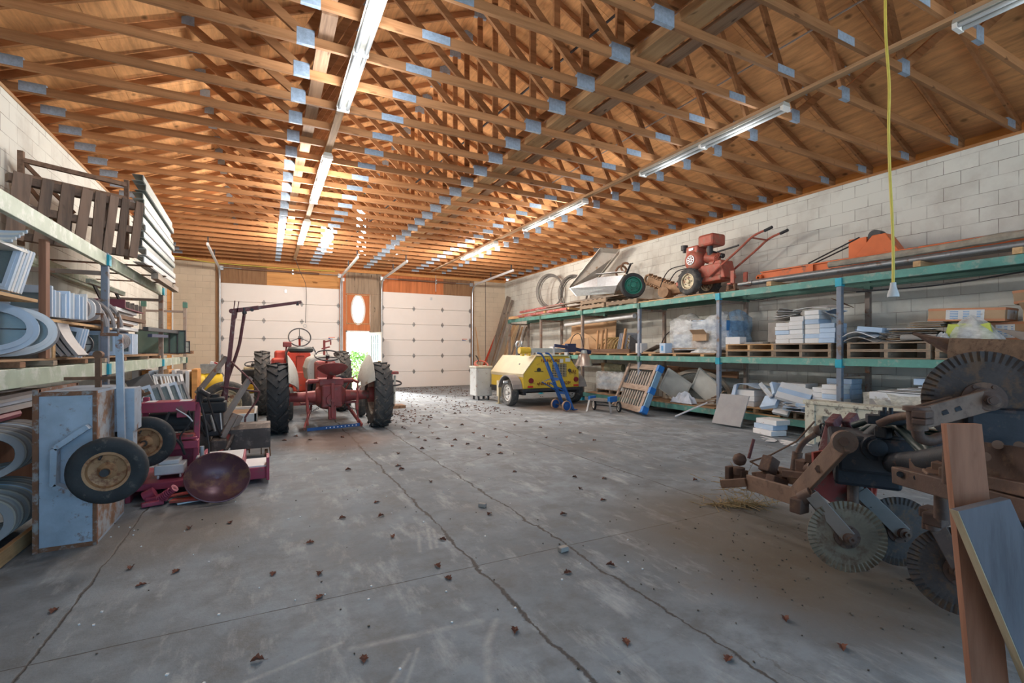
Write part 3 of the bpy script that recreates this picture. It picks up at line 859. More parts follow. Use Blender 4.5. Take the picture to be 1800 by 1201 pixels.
# boards and flat pallets in the middle bays
for i, (y, z) in enumerate(((10.75, .0), (10.7, .128), (9.55, 0.0))):
    pallet((8.42, y, ZT + z), ('bottom pallet under the board pile', 'upper pallet under the board pile', 'pallet below the green wheel')[i] + ' on the rack top', .03 * i, .9, 1.1, grp=None)
for i in range(9):
    y0 = 12.0 - .1 * (i % 3); L_ = 2.25 - .1 * (i % 4)
    board((8.12 + .085 * (i % 6) + .02 * (i // 6), y0, ZT + .27 + .028 * (i // 6) + .004), (8.14 + .085 * (i % 6), y0 - L_, ZT + .27 + .028 * (i // 6) + .012), .08, .022, (M_grywd, M_pal, M_drk)[i % 3],
          'thin %s board in the pile before the metal chute, %s' % (('grey', 'pallet', 'dark')[i % 3], ordinal(i) + ' from the aisle'), grp='thin boards before the chute')
for i in range(7):
    board((8.10 + .115 * i, 9.0, ZT + .012), (8.10 + .115 * i, 6.75, ZT + .012), .105, .022, M_fresh, 'pale deck board under the trencher, %s from the aisle' % ordinal(i), 'deck_board', 'board', 'deck boards under the trencher')
for i, y in enumerate((8.6, 7.75, 6.9)): pass

# hose coils on the wall
M_hose = paint('grey_hose', (.18, .17, .16), .5, .1, .25, 8)
for k, (c, r, lab) in enumerate(((at(967, 512, X=8.66), .58, 'grey coil of pipe leaning on the pale block wall beside the red bars'), (at(1008, 516, X=8.66), .58, 'grey coil of pipe half hidden behind the metal chute'))):
    b = MB()
    for j in range(5):
        rr = r - .03 * j * .6; ax = V((math.cos(rad(-62)), math.sin(rad(-62)), 0)); nn = V((-ax.y, ax.x, 0))
        ax = V((.55, -.83, 0)); nn = V((.83, .55, 0))
        ctr = V(c) + nn * (-.08 + .04 * j) + ax * (.02 * math.sin(j * 2)); 
        b.tube([ctr + ax * rr * .84 * math.cos(a) + V((0, 0, rr * math.sin(a))) for a in [2 * PI * i / 40 for i in range(40)]], .017, 8, closed=True)
    tag(b.build('pipe_coil', M_hose), lab, 'pipe coil')

# sheet-metal chute and hopper
M_sheet = paint('dull_sheet_metal', (.50, .46, .41), .45, .55, .12, 4, wear=.15, wearcol=(.32, .20, .12))
t = thing('metal_chute', 'bent grey sheet-metal chute with hopper leaning on the pale block wall above the rack', 'chute', at(1040, 522, X=8.4))
p0 = at(1001, 507, X=8.25); p1 = at(1054, 443, X=8.45); p2 = at(1088, 446, X=8.75); p3 = at(1040, 505, X=8.75)
def slab(pts, name, m=M_sheet, th=.012):
    n_ = (V(pts[1]) - V(pts[0])).cross(V(pts[-1]) - V(pts[0])).normalized() * th; k = len(pts)
    MB().add([V(p) for p in pts] + [V(p) + n_ for p in pts], [tuple(range(k)), tuple(range(2 * k - 1, k - 1, -1))] + [(i, (i + 1) % k, k + (i + 1) % k, k + i) for i in range(k)]).build(name, m, t)
up_ = V((-.10, -.16, .10))
slab([p0, p1, p2, p3], 'chute_floor'); slab([p0, p1, p1 + up_ * .9, p0 + up_ * .6], 'chute_side'); slab([p3, p2, p2 + up_ * .9, p3 + up_ * .6], 'chute_side'); slab([p1, p2, p2 + up_ * .9, p1 + up_ * .9], 'chute_end')
h0, h1, h2, h3 = at(1001, 507, X=8.2), at(1085, 502, X=8.12), at(1097, 484, X=8.5), at(1050, 488, X=8.65)
b0, b1, b2, b3 = at(1013, 521, X=8.28), at(1080, 516, X=8.24), at(1094, 505, X=8.5), at(1052, 510, X=8.6)
slab([h0, h1, b1, b0], 'hopper_wall', M_galv); slab([h1, h2, b2, b1], 'hopper_wall', M_galv); slab([h3, h0, b0, b3], 'hopper_wall', M_galv); slab([h2, h3, b3, b2], 'hopper_wall', M_galv); slab([b0, b1, b2, b3], 'hopper_floor', M_galv)
slab([at(1047, 482, X=8.55), at(1098, 477, X=8.45), at(1098, 479, X=8.60), at(1047, 484, X=8.7)], 'hopper_rim', M_alu)

# wheels
def tyre_prof(R, w, rim):
    """closed ring profile (radius, across) of a pneumatic tyre"""
    h = w / 2
    return [(rim, -h * .75), (rim + (R - rim) * .35, -h), (R - (R - rim) * .25, -h * .97), (R - .01 * R * 3, -h * .72), (R, -h * .3), (R, h * .3), (R - .03 * R, h * .72), (R - (R - rim) * .25, h * .97), (rim + (R - rim) * .35, h), (rim, h * .75)]


def wheel(t, c, ax, R, w, rim, mt, mr, hub=.3, dish=.25, lugs=0, names=('wheel', 'rim'), bolts=5):
    c = V(c); ax = V(ax).normalized()
    tb = MB().lathe(tyre_prof(R, w, rim), c, ax, 40, closed=True)
    if lugs:
        a = ax.cross(V((0, 0, 1))).normalized(); b = ax.cross(a)
        for i in range(lugs):
            for sgn in (-1, 1):
                th = 2 * PI * (i + (.5 if sgn > 0 else 0)) / lugs; d1 = 2 * PI / lugs * .95
                e = lambda q, h: c + (a * math.cos(th + q * d1) + b * math.sin(th + q * d1)) * (R + h) + ax * 0
                p_ = e(0, .005) + ax * sgn * w * .02; q_ = e(-.9, -.012) + ax * sgn * w * .47
                tb.bar(p_, q_, R * .055, R * .085, (p_ + q_) / 2 - c)
    o = tb.build(names[0], mt, t)
    r = MB().lathe([(rim + .004, -w * .38), (rim + .012, -w * .40), (rim - .012, -w * .38), (rim - .02, -w * .15), (rim * .8, -w * dish), (hub * rim, -w * dish * .9), (hub * rim * .9, -w * .42), (.0, -w * .44)], c, ax, 32)
    r.lathe([(rim + .004, w * .38), (rim + .012, w * .40), (rim - .012, w * .38), (rim - .02, w * .15), (rim * .8, w * dish), (hub * rim, w * dish * .9), (hub * rim * .9, w * .42), (.0, w * .44)], c, ax, 32)
    nest = o if names[0].endswith('wheel') else t
    r.build(names[1], mr, nest)
    if bolts:
        a = ax.cross(V((0, 0, 1))).normalized(); b = ax.cross(a); k = MB()
        for i in range(bolts):
            e = c + (a * math.cos(2 * PI * i / bolts) + b * math.sin(2 * PI * i / bolts)) * rim * .55
            k.cyl(e - ax * w * (dish + .06), e + ax * w * (dish + .06), rim * .07, n=6)
        k.build('wheel_bolts', M_dark, nest)
    return o


M_tyre = paint('tyre_rubber', (.035, .038, .042), .75, 0, .35, 7, wear=.12, wearcol=(.11, .10, .09), bump=.3)
M_tyred = paint('dusty_tyre_rubber', (.075, .075, .075), .85, 0, .35, 6, wear=.3, wearcol=(.16, .14, .12), bump=.3)
M_greenrim = paint('green_rim', (.03, .20, .15), .45, .1, .25, 8)
t = thing('wheel', 'spare wheel with dark green rim standing beside the metal chute', 'wheel', at(1112, 522, X=8.15))
wc = at(1112, 501, X=8.2); wc.z -= .02; wheel(t, wc, (-.45, -.9, 0), .32, .19, .215, M_tyre, M_greenrim, bolts=5, names=('tyre', 'rim'))
for q in (.15, .10): MB().lathe([(q + .006, -.062), (q, -.068), (q - .006, -.062)], wc, (.45, .9, 0), 28).build('rim_ring', M_greenrim, t)
t = thing('bracket', 'rusty upright bracket behind the green wheel', 'bracket', at(1100, 484, X=8.6))
MB().bar(at(1101, 482, X=8.6), at(1109, 463, X=8.6), .06, .02).bar(at(1106, 465, X=8.6), at(1112, 463, X=8.6), .04, .02).build('arm', M_dark, t)
MB().tube(arc(at(1092, 478, X=8.7), .16, 0, 320, 14, (.4, -.9, 0)), .03, 8).tube(arc(at(1099, 470, X=8.7), .12, 40, 300, 10, (.4, -.9, 0)), .03, 8).build('hook', paint('rusty_iron', (.21, .115, .07), .75, .3, .35, 10, bump=.4), t)

# walk-behind trencher: engine, wheels, boom, handles
M_red = paint('faded_machine_red', (.42, .105, .07), .5, .1, .25, 6, wear=.28, wearcol=(.30, .17, .12))
M_rust = MATS['rusty_iron']
M_creamrim = paint('cream_rim', (.62, .55, .38), .5, .1, .2, 6, wear=.35)
M_tan = paint('mud_brown_steel', (.35, .22, .13), .7, .2, .3, 9, bump=.5)
t = thing('trencher', 'old red walk-behind trencher with big engine standing on the rack top', 'trencher', (8.35, 7.4, ZT + .03))
zt = ZT + .027
for x in (8.13, 8.72):
    wheel(t, (x, 7.45, zt + .303), (1, 0, 0), .285, .17, .165, M_tyred, M_creamrim, lugs=14)
MB().cyl((8.13, 7.45, zt + .285), (8.72, 7.45, zt + .285), .035).build('axle', M_dark, t)
MB().bx(8.24, 8.62, 6.75, 7.95, zt + .26, zt + .36).bx(8.24, 8.62, 6.75, 7.25, zt + .36, zt + .62).build('frame', M_red, t, bev=.02)
MB().prism([(0, 0), (.55, 0), (.4, .38), (.1, .38)], (8.43, 6.65, zt + .3), (0, 1, 0), (0, 0, 1), .36).build('gear_housing', M_red, t, bev=.02)
ec = V((8.30, 7.45, zt + .77))
MB().lathe([(.0, -.13), (.12, -.13), (.17, -.12), (.215, -.08), (.225, 0), (.225, .06), (.15, .1), (0, .1)], ec, (-.55, -.83, .05) and (1, 0, 0), 28).build('flywheel_shroud', M_red, t)
sp = MB().lathe([(.10, -.145), (.105, -.15), (.085, -.155), (.08, -.145)], ec, (1, 0, 0), 24)
for i in range(8):
    a = i * PI / 4; sp.bar(ec + V((-.148, math.cos(a) * .02, math.sin(a) * .02)), ec + V((-.148, math.cos(a) * .09, math.sin(a) * .09)), .018, .01, (1, 0, 0))
sp.build('starter_screen', M_alu, t)
MB().bx(8.20, 8.50, 7.30, 7.62, zt + .85, zt + 1.08).build('cylinder_shroud', M_red, t, bev=.03)
MB().bx(8.18, 8.20, 7.40, 7.52, zt + .98, zt + 1.03).build('maker_plate', M_alu, t)
MB().bx(8.22, 8.62, 6.92, 7.32, zt + 1.02, zt + 1.27).build('fuel_tank', M_red, t, bev=.05)
MB().cyl((8.42, 7.1, zt + 1.27), (8.42, 7.1, zt + 1.29), .035).build('fuel_cap', M_dark, t)
MB().cyl((8.33, 7.78, zt + 1.06), (8.33, 7.78, zt + 1.16), .075, n=18).cyl((8.33, 7.78, zt + 1.0), (8.33, 7.78, zt + 1.06), .035).build('air_cleaner', M_dark, t)
MB().bx(8.28, 8.60, 7.1, 7.75, zt + .36, zt + .62).cyl((8.4, 7.2, zt + .8), (8.4, 6.95, zt + .74), .13, .1).build('engine_block', M_red, t, bev=.03)
MB().cyl((8.45, 7.15, zt + .9), (8.45, 6.85, zt + .78), .05).cyl((8.35, 7.1, zt + .75), (8.35, 7.1, zt + 1.03), .06).build('carburettor', M_dark, t)
MB().tube([(8.4, 6.95, zt + .88), (8.4, 6.45, zt + .92)], .018).build('exhaust_pipe', M_dark, t)
for x in (8.2, 8.66):
    MB().tube(spline([(x, 7.0, zt + .36), (x - .0, 6.3, zt + .78), (x, 5.98, zt + .98), (x, 5.62, zt + 1.06)], 4), .022, 8).build('handlebar', M_red, t)
    MB().tube([(x, 5.75, zt + 1.03), (x, 5.60, zt + 1.065)], .028, 10).build('grip', M_blk, t)
MB().tube([(8.2, 6.02, zt + .96), (8.66, 6.02, zt + .96)], .018, 8).build('handle_crossbar', M_red, t)
MB().bx(8.12, 8.74, 6.42, 6.50, zt + .12, zt + .15).bx(8.22, 8.26, 6.42, 6.5, zt + .15, zt + .4).bx(8.60, 8.64, 6.42, 6.5, zt + .15, zt + .4).build('rear_step', M_red, t)
for i in range(3): MB().tube([(8.25 + .04 * i, 6.95, zt + .6), (8.22 + .04 * i, 6.8, zt + .82)], .009, 6).build('control_lever', M_red, t)
MB().tube(spline([(8.3, 7.7, zt + .72), (8.3, 8.2, zt + .68), (8.3, 8.45, zt + .40), (8.32, 8.5, zt + .22)], 5), .012, 6).tube(spline([(8.4, 7.7, zt + .66), (8.4, 8.1, zt + .62), (8.4, 8.4, zt + .3)], 5), .012, 6).build('hydraulic_hose', M_blk, t)
bo = V((8.40, 8.05, zt + .2)); bt = V((8.40, 9.0, zt + .58))
MB().bar(bo, bt, .05, .13).build('boom', M_tan, t)
dd = (bt - bo).normalized(); nn = V((0, -dd.z, dd.y)); ch = MB()
for sgn in (-1, 1):
    for i in range(14):
        c_ = bo + dd * (i * .075) + nn * (sgn * .09)
        ch.box(c_, (.05, .05, .035), rx(math.atan2(dd.z, dd.y)))
        if i % 2: ch.box(c_ + nn * (sgn * .035), (.13, .02, .05), rx(math.atan2(dd.z, dd.y)))
for i in range(9):
    a = PI * i / 8; ch.box(bt + (dd * math.sin(a) + nn * math.cos(a)) * .1, (.06, .045, .035), rx(-a + math.atan2(dd.z, dd.y)))
ch.build('digging_chain', M_tan, t)
MB().bx(8.32, 8.5, 7.85, 8.2, zt + .12, zt + .34).build('chain_guard', M_tan, t, bev=.02)
MB().cyl((8.28, 8.25, zt + .13), (8.2, 8.2, zt + .13), .1, .08).tube([(8.1, 8.2, zt + .16), (8.5, 8.35, zt + .13)], [.13, .09], 12).build('spoil_auger', M_tan, t)

# orange elevator with hopper, pipes on blocks
M_org = paint('orange_paint', (.66, .155, .045), .5, .1, .15, 3, wear=.12, wearcol=(.30, .13, .08))
t = thing('conveyor', 'long orange conveyor trough with hopper lying on the rack top', 'conveyor', (8.52, 3.2, ZT + .16))
zo = ZT + .19
MB().bx(8.46, 8.49, -.6, 6.0, zo, zo + .16).bx(8.66, 8.69, -.6, 6.0, zo, zo + .16).bx(8.49, 8.66, -.6, 6.0, zo, zo + .02).bx(8.43, 8.46, -.6, 6.0, zo + .14, zo + .16).build('trough', M_org, t)
MB().cyl((8.44, 6.02, zo + .04), (8.71, 6.02, zo + .04), .075).lathe([(0, 0), (.06, 0), (.06, .03), (.02, .05)], (8.44, 6.02, zo + .05), (-1, 0, 0), 16).build('end_roller', M_org, t)
MB().prism([(0, 0), (.62, 0), (.36, .3), (.18, .3)], (8.58, 3.75, zo + .16), (0, 1, 0), (0, 0, 1), .24).build('hopper', M_org, t, bev=.01)
MB().cyl((8.50, 4.33, zo + .36), (8.70, 4.33, zo + .36), .1).bx(8.48, 8.52, 4.2, 4.46, zo + .16, zo + .46).bx(8.66, 8.7, 4.2, 4.46, zo + .16, zo + .46).build('drive_pulley', M_org, t)
MB().cyl((8.5, 4.1, zo + .46), (8.68, 4.1, zo + .46), .09).build('motor', M_dark, t, bev=.01)
MB().tube([(8.48, 4.3, zo + .47), (8.46, 5.1, zo + .18)], .012, 6).tube([(8.62, 4.25, zo + .47), (8.5, 5.3, zo + .08)], .012, 6).build('tie_rod', M_dark, t)
MB().bx(8.42, 8.47, 5.0, 5.12, zo + .02, zo + .14).build('lug', M_org, t)
M_pipe = paint('zinc_pipe', (.34, .36, .38), .45, .6, .2, 6, wear=.2, wearcol=(.22, .17, .13))
for i, (x, r, y1, lab) in enumerate(((8.12, .035, 6.25, 'thick grey pipe nearest the aisle on the rack top'), (8.22, .05, 6.1, 'grey pipe second from the aisle on the rack top'), (8.33, .042, 5.8, 'grey pipe beside the orange conveyor on the rack top'))):
    b = MB().cyl((x, -.5, ZT + .085 + r), (x + .02, y1, ZT + .085 + r), r, n=14)
    if i == 0: b.cyl((x + .02, y1 - .3, ZT + .085 + r), (x + .02, y1 - .22, ZT + .085 + r), r + .012, n=14)
    tag(b.build('pipe', M_pipe), lab, 'pipe', 'pipes on the rack top')
tag(MB().tube(spline([(8.16, .4, ZT + .25), (8.2, 1.6, ZT + .245), (8.16, 2.4, ZT + .25), (8.22, 3.4, ZT + .24), (8.18, 4.6, ZT + .24)], 5), [.05, .06, .05, .05, .05] * 4 + [.05], 8).build('canvas_roll', paint('canvas', (.36, .32, .26), .9, 0, .3, 8)), 'rolled grey canvas lying on the pipes', 'canvas roll')
for i, (y, m) in enumerate(((5.55, M_freshx), (3.35, M_freshx), (2.35, M_freshx), (.9, M_freshx))):
    board((8.03, y, ZT + .042), (8.75, y, ZT + .042), .09, .08, m, 'pine bearer under the pipes, %s from the trencher' % ordinal(i), 'bearer', 'wood block', 'bearers under the pipes')
t = thing('pipe_clamp', 'rusty clamp fittings at the far end of the grey pipes', 'clamp', (8.15, 6.35, ZT))
MB().bx(8.08, 8.2, 6.28, 6.5, ZT, ZT + .05).cyl((8.1, 6.3, ZT + .05), (8.1, 6.3, ZT + .14), .03).cyl((8.18, 6.45, ZT + .05), (8.18, 6.45, ZT + .11), .04).bx(8.05, 8.13, 6.4, 6.46, ZT + .03, ZT + .12).build('fitting', M_rust, t, bev=.01)

# things hung or laid under the top deck
tag(MB().cyl((8.35, 12.6, 2.22), (8.32, 9.4, 2.30), .055, n=16).lathe([(.052, 0), (.065, 0), (.065, -.06), (.052, -.06)], (8.32, 9.4, 2.30), (0, -1, 0), 16).build('drain_pipe', M_alu), 'white drain pipe slung under the rack top near the plywood sheets', 'pipe')
for i, (p, q, s) in enumerate((((8.3, 6.45, 2.45), (8.45, 5.7, 2.42), .008), ((8.2, 4.2, 2.33), (8.5, 2.2, 2.43), .012))):
    tag(MB().tube(spline([p, V(p).lerp(V(q), .5) + V((0, 0, -.05)), q], 6), s, 6).build('rod', M_dark), ('thin dark rod below the rack top near the trencher', 'dark bent rod below the rack top near the yellow cord')[i], 'rod')
# ================================================================== middle level of the teal rack (Z = 1.29)
ZM = 1.293
ZD = ZM + .062
bays = ((6.72, 8.84, 'under the trencher'), (9.0, 11.19, 'under the green wheel'), (11.35, 13.5, 'under the pipe coils'))
for y0, y1, wh in bays:
    tag(MB().bx(8.03, 8.9, y0, y1, ZM + .047, ZD).build('shelf_board', wood('shelf_ply', (.42, .27, .16), 'Y', (.24, .14, .08), scale=5)), 'brown plywood shelf board in the middle level ' + wh, 'shelf board')
    for i in range(3):
        y = y0 + .3 + i * (y1 - y0 - .6) / 2
        board((8.02, y, ZM + .023), (8.9, y, ZM + .023), .09, .044, M_freshx, 'pine bearer under the plywood shelf %s, %s from the big doors' % (wh, ordinal(2 - i)), 'bearer', 'wood block', 'bearers on the middle level')
# far bays: plywood, curved sheets, lattice arches, window parts
M_hard = wood('tan_hardboard', (.55, .36, .21), 'Y', (.45, .28, .15), scale=2, knots=False, rnd=.06)
tag(MB().box((8.74, 11.75, 1.85), (.018, 2.2, .98), ry(.06)).build('plywood_sheet', M_hard), 'large tan plywood sheet standing at the back of the middle level', 'plywood sheet')
def leaf(u, v):
    return V((8.15 + .5 * v, 13.2 - 2.0 * u, ZD + .01 + .62 * math.sin(PI * (.12 + .8 * u)) * v * (1.0)))
tag(MB().sheet(leaf, 16, 6, .006).build('hardboard_sheet', M_hard), 'bowed tan hardboard sheet lying before the tall plywood sheet', 'hardboard sheet')
tag(MB().prism([(0, 0), (.95, .0), (.85, .42), (.05, .36)], (8.07, 11.9, ZD + .01), (0, -1, 0), (.05, 0, 1), .012).build('cardboard_flat', M_card), 'brown cardboard flat leaning among the upright studs', 'cardboard')
for i, (u, h) in enumerate(((1049, .62), (1057, .62), (1064, .66), (1093, .64))):
    p = at(u, 620, X=8.22 + .02 * i)
    tag(MB().bar((p.x, p.y, ZD), (p.x + .05, p.y - (.10 if i == 3 else .0), ZD + h), .05, .05).build('stud', M_lumz), 'short pine stud standing on the middle level, %s from the big doors' % ordinal(i), 'stud', 'short pine studs')
for i in range(6):
    y = 10.78 - .13 * i
    b = MB().tube(arc((8.6, y, ZD + .02), .30, 5, 175, 14, (.75, -.5, 0), (0, 0, 1), .40), .016, 6).bar((8.36, y + .15, ZD + .02), (8.82, y - .15, ZD + .02), .03, .03)
    for k in range(1, 6): b.tube(arc((8.6, y, ZD + .02), .30 * k / 6, 8, 172, 10, (.75, -.5, 0), (0, 0, 1), .4 * k / 6), .005, 4)
    tag(b.build('arched_window_light', wood('golden_wood', (.50, .36, .16), 'X', (.30, .19, .07), scale=8)), 'golden arched window frame on the middle level, %s behind the pine studs' % ordinal(i), 'window frame', 'arched frames behind the studs')
for i in range(5):
    y = 10.0 - .07 * i
    tag(MB().loop(rect(.17, .26), rect(.13, .22), (8.5, y, ZD + .27), (.9, -.35, 0), (.05, -.25, 1), .025).build('window_sash', paint('grey_vinyl', (.36, .38, .43), .5, 0, .1, 5, rnd=.12)), 'grey sash frame leaning in the row beside the arched frames, %s from the big doors' % ordinal(i), 'window frame', 'grey sash frames on the middle level')
tag(MB().prism([(0, 0), (.5, 0), (0, .45)], (8.45, 9.72, ZD + .01), (.5, -.85, 0), (0, 0, 1), .03).build('corner_sash', M_dark), 'dark triangular sash at the end of the grey frames', 'window frame')
board((8.09, 11.1, ZD + .055), (8.12, 9.35, ZD + .055), .05, .1, M_drk, 'dark timber along the front of the middle level below the studs')
for i in range(4):
    board((8.2 + .09 * i, 9.62, ZD + .02), (8.2 + .09 * i, 9.12, ZD + .02), .07, .03, M_drk, 'short dark board before the small carton, %s from the aisle' % ordinal(i), grp='short dark boards')
# small cartons
carton((8.14, 8.95, ZD), (.22, .18, .24), .1, M_wbox, 'small white carton with blue label beside the rack post', None, band=(M_blueband, 'y'))
tag(MB().box((8.22, 8.62, ZD + .11), (.3, .5, .012), rx(-.35)).build('cardboard_flat', M_gcard), 'grey collapsed carton lying between the two small white cartons', 'cardboard')
tag(MB().box((8.2, 8.6, ZD + .02), (.28, .42, .03)).build('cardboard_flat', M_card), 'brown cardboard flat under the grey collapsed carton', 'cardboard')
carton((8.15, 8.12, ZD), (.24, .26, .23), -.3, M_bluelit, 'small blue-lit white carton beside the wrapped pallet load', None, band=(M_blueband, 'y'))
tag(MB().tube(arc((8.75, 8.45, ZD + .01), .42, 0, 180, 16, (.2, -.98, 0), (0, 0, 1), .55), .012, 6).build('hoop', M_dark), 'thin dark hoop standing behind the small cartons', 'hoop')
# wrapped pallet load
pallet((8.47, 7.2, ZD), 'pallet under the plastic wrapped load', PI / 2, 1.5, .68, grp=None)
zz = ZD + .123
for i, (y, d, h, m) in enumerate(((7.72, .5, .30, M_bluelit), (7.2, .5, .32, M_card), (6.72, .4, .34, M_bluelit), (7.7, .48, .26, M_wbox), (7.18, .5, .24, M_bluelit), (6.75, .38, .2, M_blueband))):
    carton((8.5, y, zz if i < 3 else zz + .345), (.62, d, h), 0, m, '%s carton in the plastic wrapped load, %s layer, %s from the big doors' % ({'white_carton': 'white', 'blue_lit_white_carton': 'blue-lit white', 'brown_cardboard': 'brown', 'blue_label': 'blue'}[m.name], 'lower' if i < 3 else 'upper', ordinal(i % 3)), None)
carton((8.10, 7.12, zz + .14), (.1, .34, .16), .1, M_card, 'open brown carton poking out of the torn plastic wrap', None, open_=True)
def wrapf(u, v):
    y = 8.02 - 1.5 * u; k = .02 * math.sin(31 * u + 9 * v) + .025 * math.sin(17 * v + 5 * u)
    if v < .55: x = 8.135 + k * .4; z = zz - .05 + (v / .55) * (.66 + .05 * math.sin(9 * u))
    else: x = 8.135 + (v - .55) / .45 * .66; z = zz + .61 + .05 * math.sin(9 * u) + .10 * math.sin((v - .55) / .45 * PI) * (.6 + .4 * math.sin(7 * u + 1)) + k
    return (x, y, z)
tag(MB().sheet(wrapf, 30, 26).build('stretch_wrap', M_wrap), 'torn clear stretch wrap hanging round the pallet load', 'plastic wrap')
def wrapf2(u, v):
    x = 8.14 + .68 * u; k = .025 * math.sin(23 * u + 7 * v) + .02 * math.sin(15 * v)
    return (x, 6.46 + k * .5, zz - .08 + v * (.72 + .12 * math.sin(3 * u + .4)))
tag(MB().sheet(wrapf2, 16, 16).build('stretch_wrap', M_wrapb), 'bluish stretch wrap on the near end of the pallet load', 'plastic wrap')
rumple((8.16, 7.05, zz - .12), .06, .35, .09, 5, 'plastic_heap', M_wrap, 'crumpled plastic at the foot of the wrapped load', 'plastic wrap')
# bay between the posts: pallets with cartons
pallet((8.45, 5.95, ZM), 'lower pallet beside the post in the middle level', PI / 2, 1.0, .85, grp=None)
pallet((8.45, 5.95, ZM + .124), 'orange-toned pallet carrying the yellow strapped carton', PI / 2, 1.0, .85, grp=None, mats=(M_freshx, M_fresh))
zp = ZM + .247
M_yel = paint('yellow_strap', (.62, .48, .16), .6)
carton((8.45, 5.62, zp + .03), (.3, .28, .36), .1, M_gcard, 'grey carton with yellow corner straps standing on the orange-toned pallet', None, band=(M_yel, 'x'))
carton((8.15, 6.32, zp), (.22, .3, .14), .1, M_wbox, 'low white carton at the door end of the orange-toned pallet', None)
carton((8.2, 5.9, zp), (.3, .34, .03), .2, M_gcard, 'flat grey carton lying on the orange-toned pallet', None)
pallet((8.45, 4.97, ZM), 'lower pallet under the tall white carton rows', PI / 2, .98, .85, grp=None)
pallet((8.45, 4.97, ZM + .124), 'upper pallet under the tall white carton rows', PI / 2, .98, .85, grp=None)
stack(8.25, 5.33, zp, 5, (.36, .25, .072), None, 'in the ragged row beside the yellow strapped carton', 'cartons in the tall rows', mats=[M_wbox, M_wbox, M_bluelit])
stack(8.22, 5.06, zp, 6, (.36, .24, .075), M_wbox, 'in the tall row second from the yellow strapped carton', 'cartons in the tall rows')
stack(8.22, 4.80, zp, 7, (.36, .24, .075), None, 'in the tall row nearest the post', 'cartons in the tall rows', mats=[M_wbox, M_bluelit, M_wbox])
stack(8.2, 4.55, zp, 4, (.34, .24, .08), M_bluelit, 'in the row beside the near rack post', 'cartons in the tall rows')
stack(8.62, 5.3, zp, 5, (.34, .26, .08), M_gcard, 'behind the ragged row of white cartons', 'cartons in the tall rows')
stack(8.62, 4.85, zp, 6, (.34, .3, .08), M_wbox, 'behind the tall white rows', 'cartons in the tall rows')
def curl(u, v): return (8.05 + .5 * u, 5.12 - .55 * v, zp + .555 + .035 * math.sin(PI * v) + .06 * u)
tag(MB().sheet(curl, 6, 10, .008).build('cardboard_flat', M_wbox), 'long white flattened carton lying on the tall rows', 'cardboard')
for i in range(4):
    tag(MB().box((8.2 + .04 * i, 4.56 - .03 * i, zp + .44 + .07 * i), (.3, .2, .008), Euler((.5 - .3 * i, .3 - .2 * i, i)).to_matrix()).build('cardboard_flat', (M_gcard, M_bluelit, M_gcard, M_drk)[i]), 'bent carton flap on top of the row beside the near post, %s' % ordinal(i), 'cardboard', 'bent flaps beside the near post')
for i in range(5):
    tag(MB().box((8.3, 5.35, zp + .45 + .03 * i), (.4 - .03 * i, .36, .008), Euler((.08 * (i - 2), .05 * i, .2 * i)).to_matrix()).build('cardboard_flat', (M_gcard, M_wbox)[i % 2]), 'ragged grey cardboard layer on the row beside the strapped carton, %s up' % ordinal(i), 'cardboard', 'ragged layers')
# near bay: pallets, collapsed cartons
for z_, a in ((ZM, 'lower'), (ZM + .124, 'upper')):
    pallet((8.45, 3.72, z_), a + ' pallet just past the near rack post in the middle level', PI / 2, 1.05, .85, grp=None)
    pallet((8.45, 2.62, z_), a + ' pallet below the plastic bag in the middle level', PI / 2, 1.05, .85, grp=None)
def sag(y0, y1, z0, amp, lab, m, x0=8.04):
    def f(u, v): return (x0 + .55 * u, y0 + (y1 - y0) * v, z0 + amp * math.sin(PI * v * .9 + .2) + .02 * math.sin(9 * u + 5 * v))
    tag(MB().sheet(f, 6, 12, .012).build('cardboard_flat', m), lab, 'cardboard')
sag(4.3, 3.85, zp + .0, .06, 'grey sagging carton just past the near post', M_gcard)
sag(4.32, 3.87, zp + .07, .07, 'white sagging carton lid just past the near post', M_wbox)
carton((8.25, 3.98, zp + .155), (.42, .32, .075), .15, M_bluelit, 'blue-lit white carton resting on the sagging cartons', None, tilt=(.12, 0))
carton((8.5, 4.2, zp + .02), (.3, .22, .2), .1, M_bluelit, 'blue-lit white carton tucked behind the sagging cartons', None)
for i in range(7):
    tag(MB().box((8.40 + .02 * (i % 3), 3.52 - .03 * (i % 2), zp + .02 + .024 * i), (.6 - .04 * (i % 3), .62 - .05 * (i % 4), .008), Euler((.008 * (i - 3), .01 * i, .03 * i)).to_matrix()).build('cardboard_flat', (M_gcard, M_card, M_wbox, M_gcard)[i % 4]), 'flattened %s sheet in the pile past the near post, %s from the bottom' % (('grey', 'brown', 'white', 'grey')[i % 4], ordinal(i)), 'cardboard', 'flattened cardboard pile')
tag(MB().cyl((8.075, 3.55, zp + .06), (8.075, 3.14, zp + .06), .042, n=14).build('paper_roll', M_gcard), 'grey paper roll at the near end of the cardboard pile', 'paper roll')
for i in range(6):
    tag(MB().box((8.34, 3.32, zp + .205 + .014 * i), (.42, .40 - .03 * (i % 3), .007), Euler((.004 * i, -.01, .04 * i)).to_matrix()).build('cardboard_flat', (M_card, M_gcard)[i % 2]), 'thin cardboard layer behind the paper roll, %s from the bottom' % ordinal(i), 'cardboard', 'cardboard behind the paper roll')
stack(8.62, 3.05, zp, 1, (.3, .14, .14), M_gcard, 'supporting the cardboard layers by the paper roll', None)
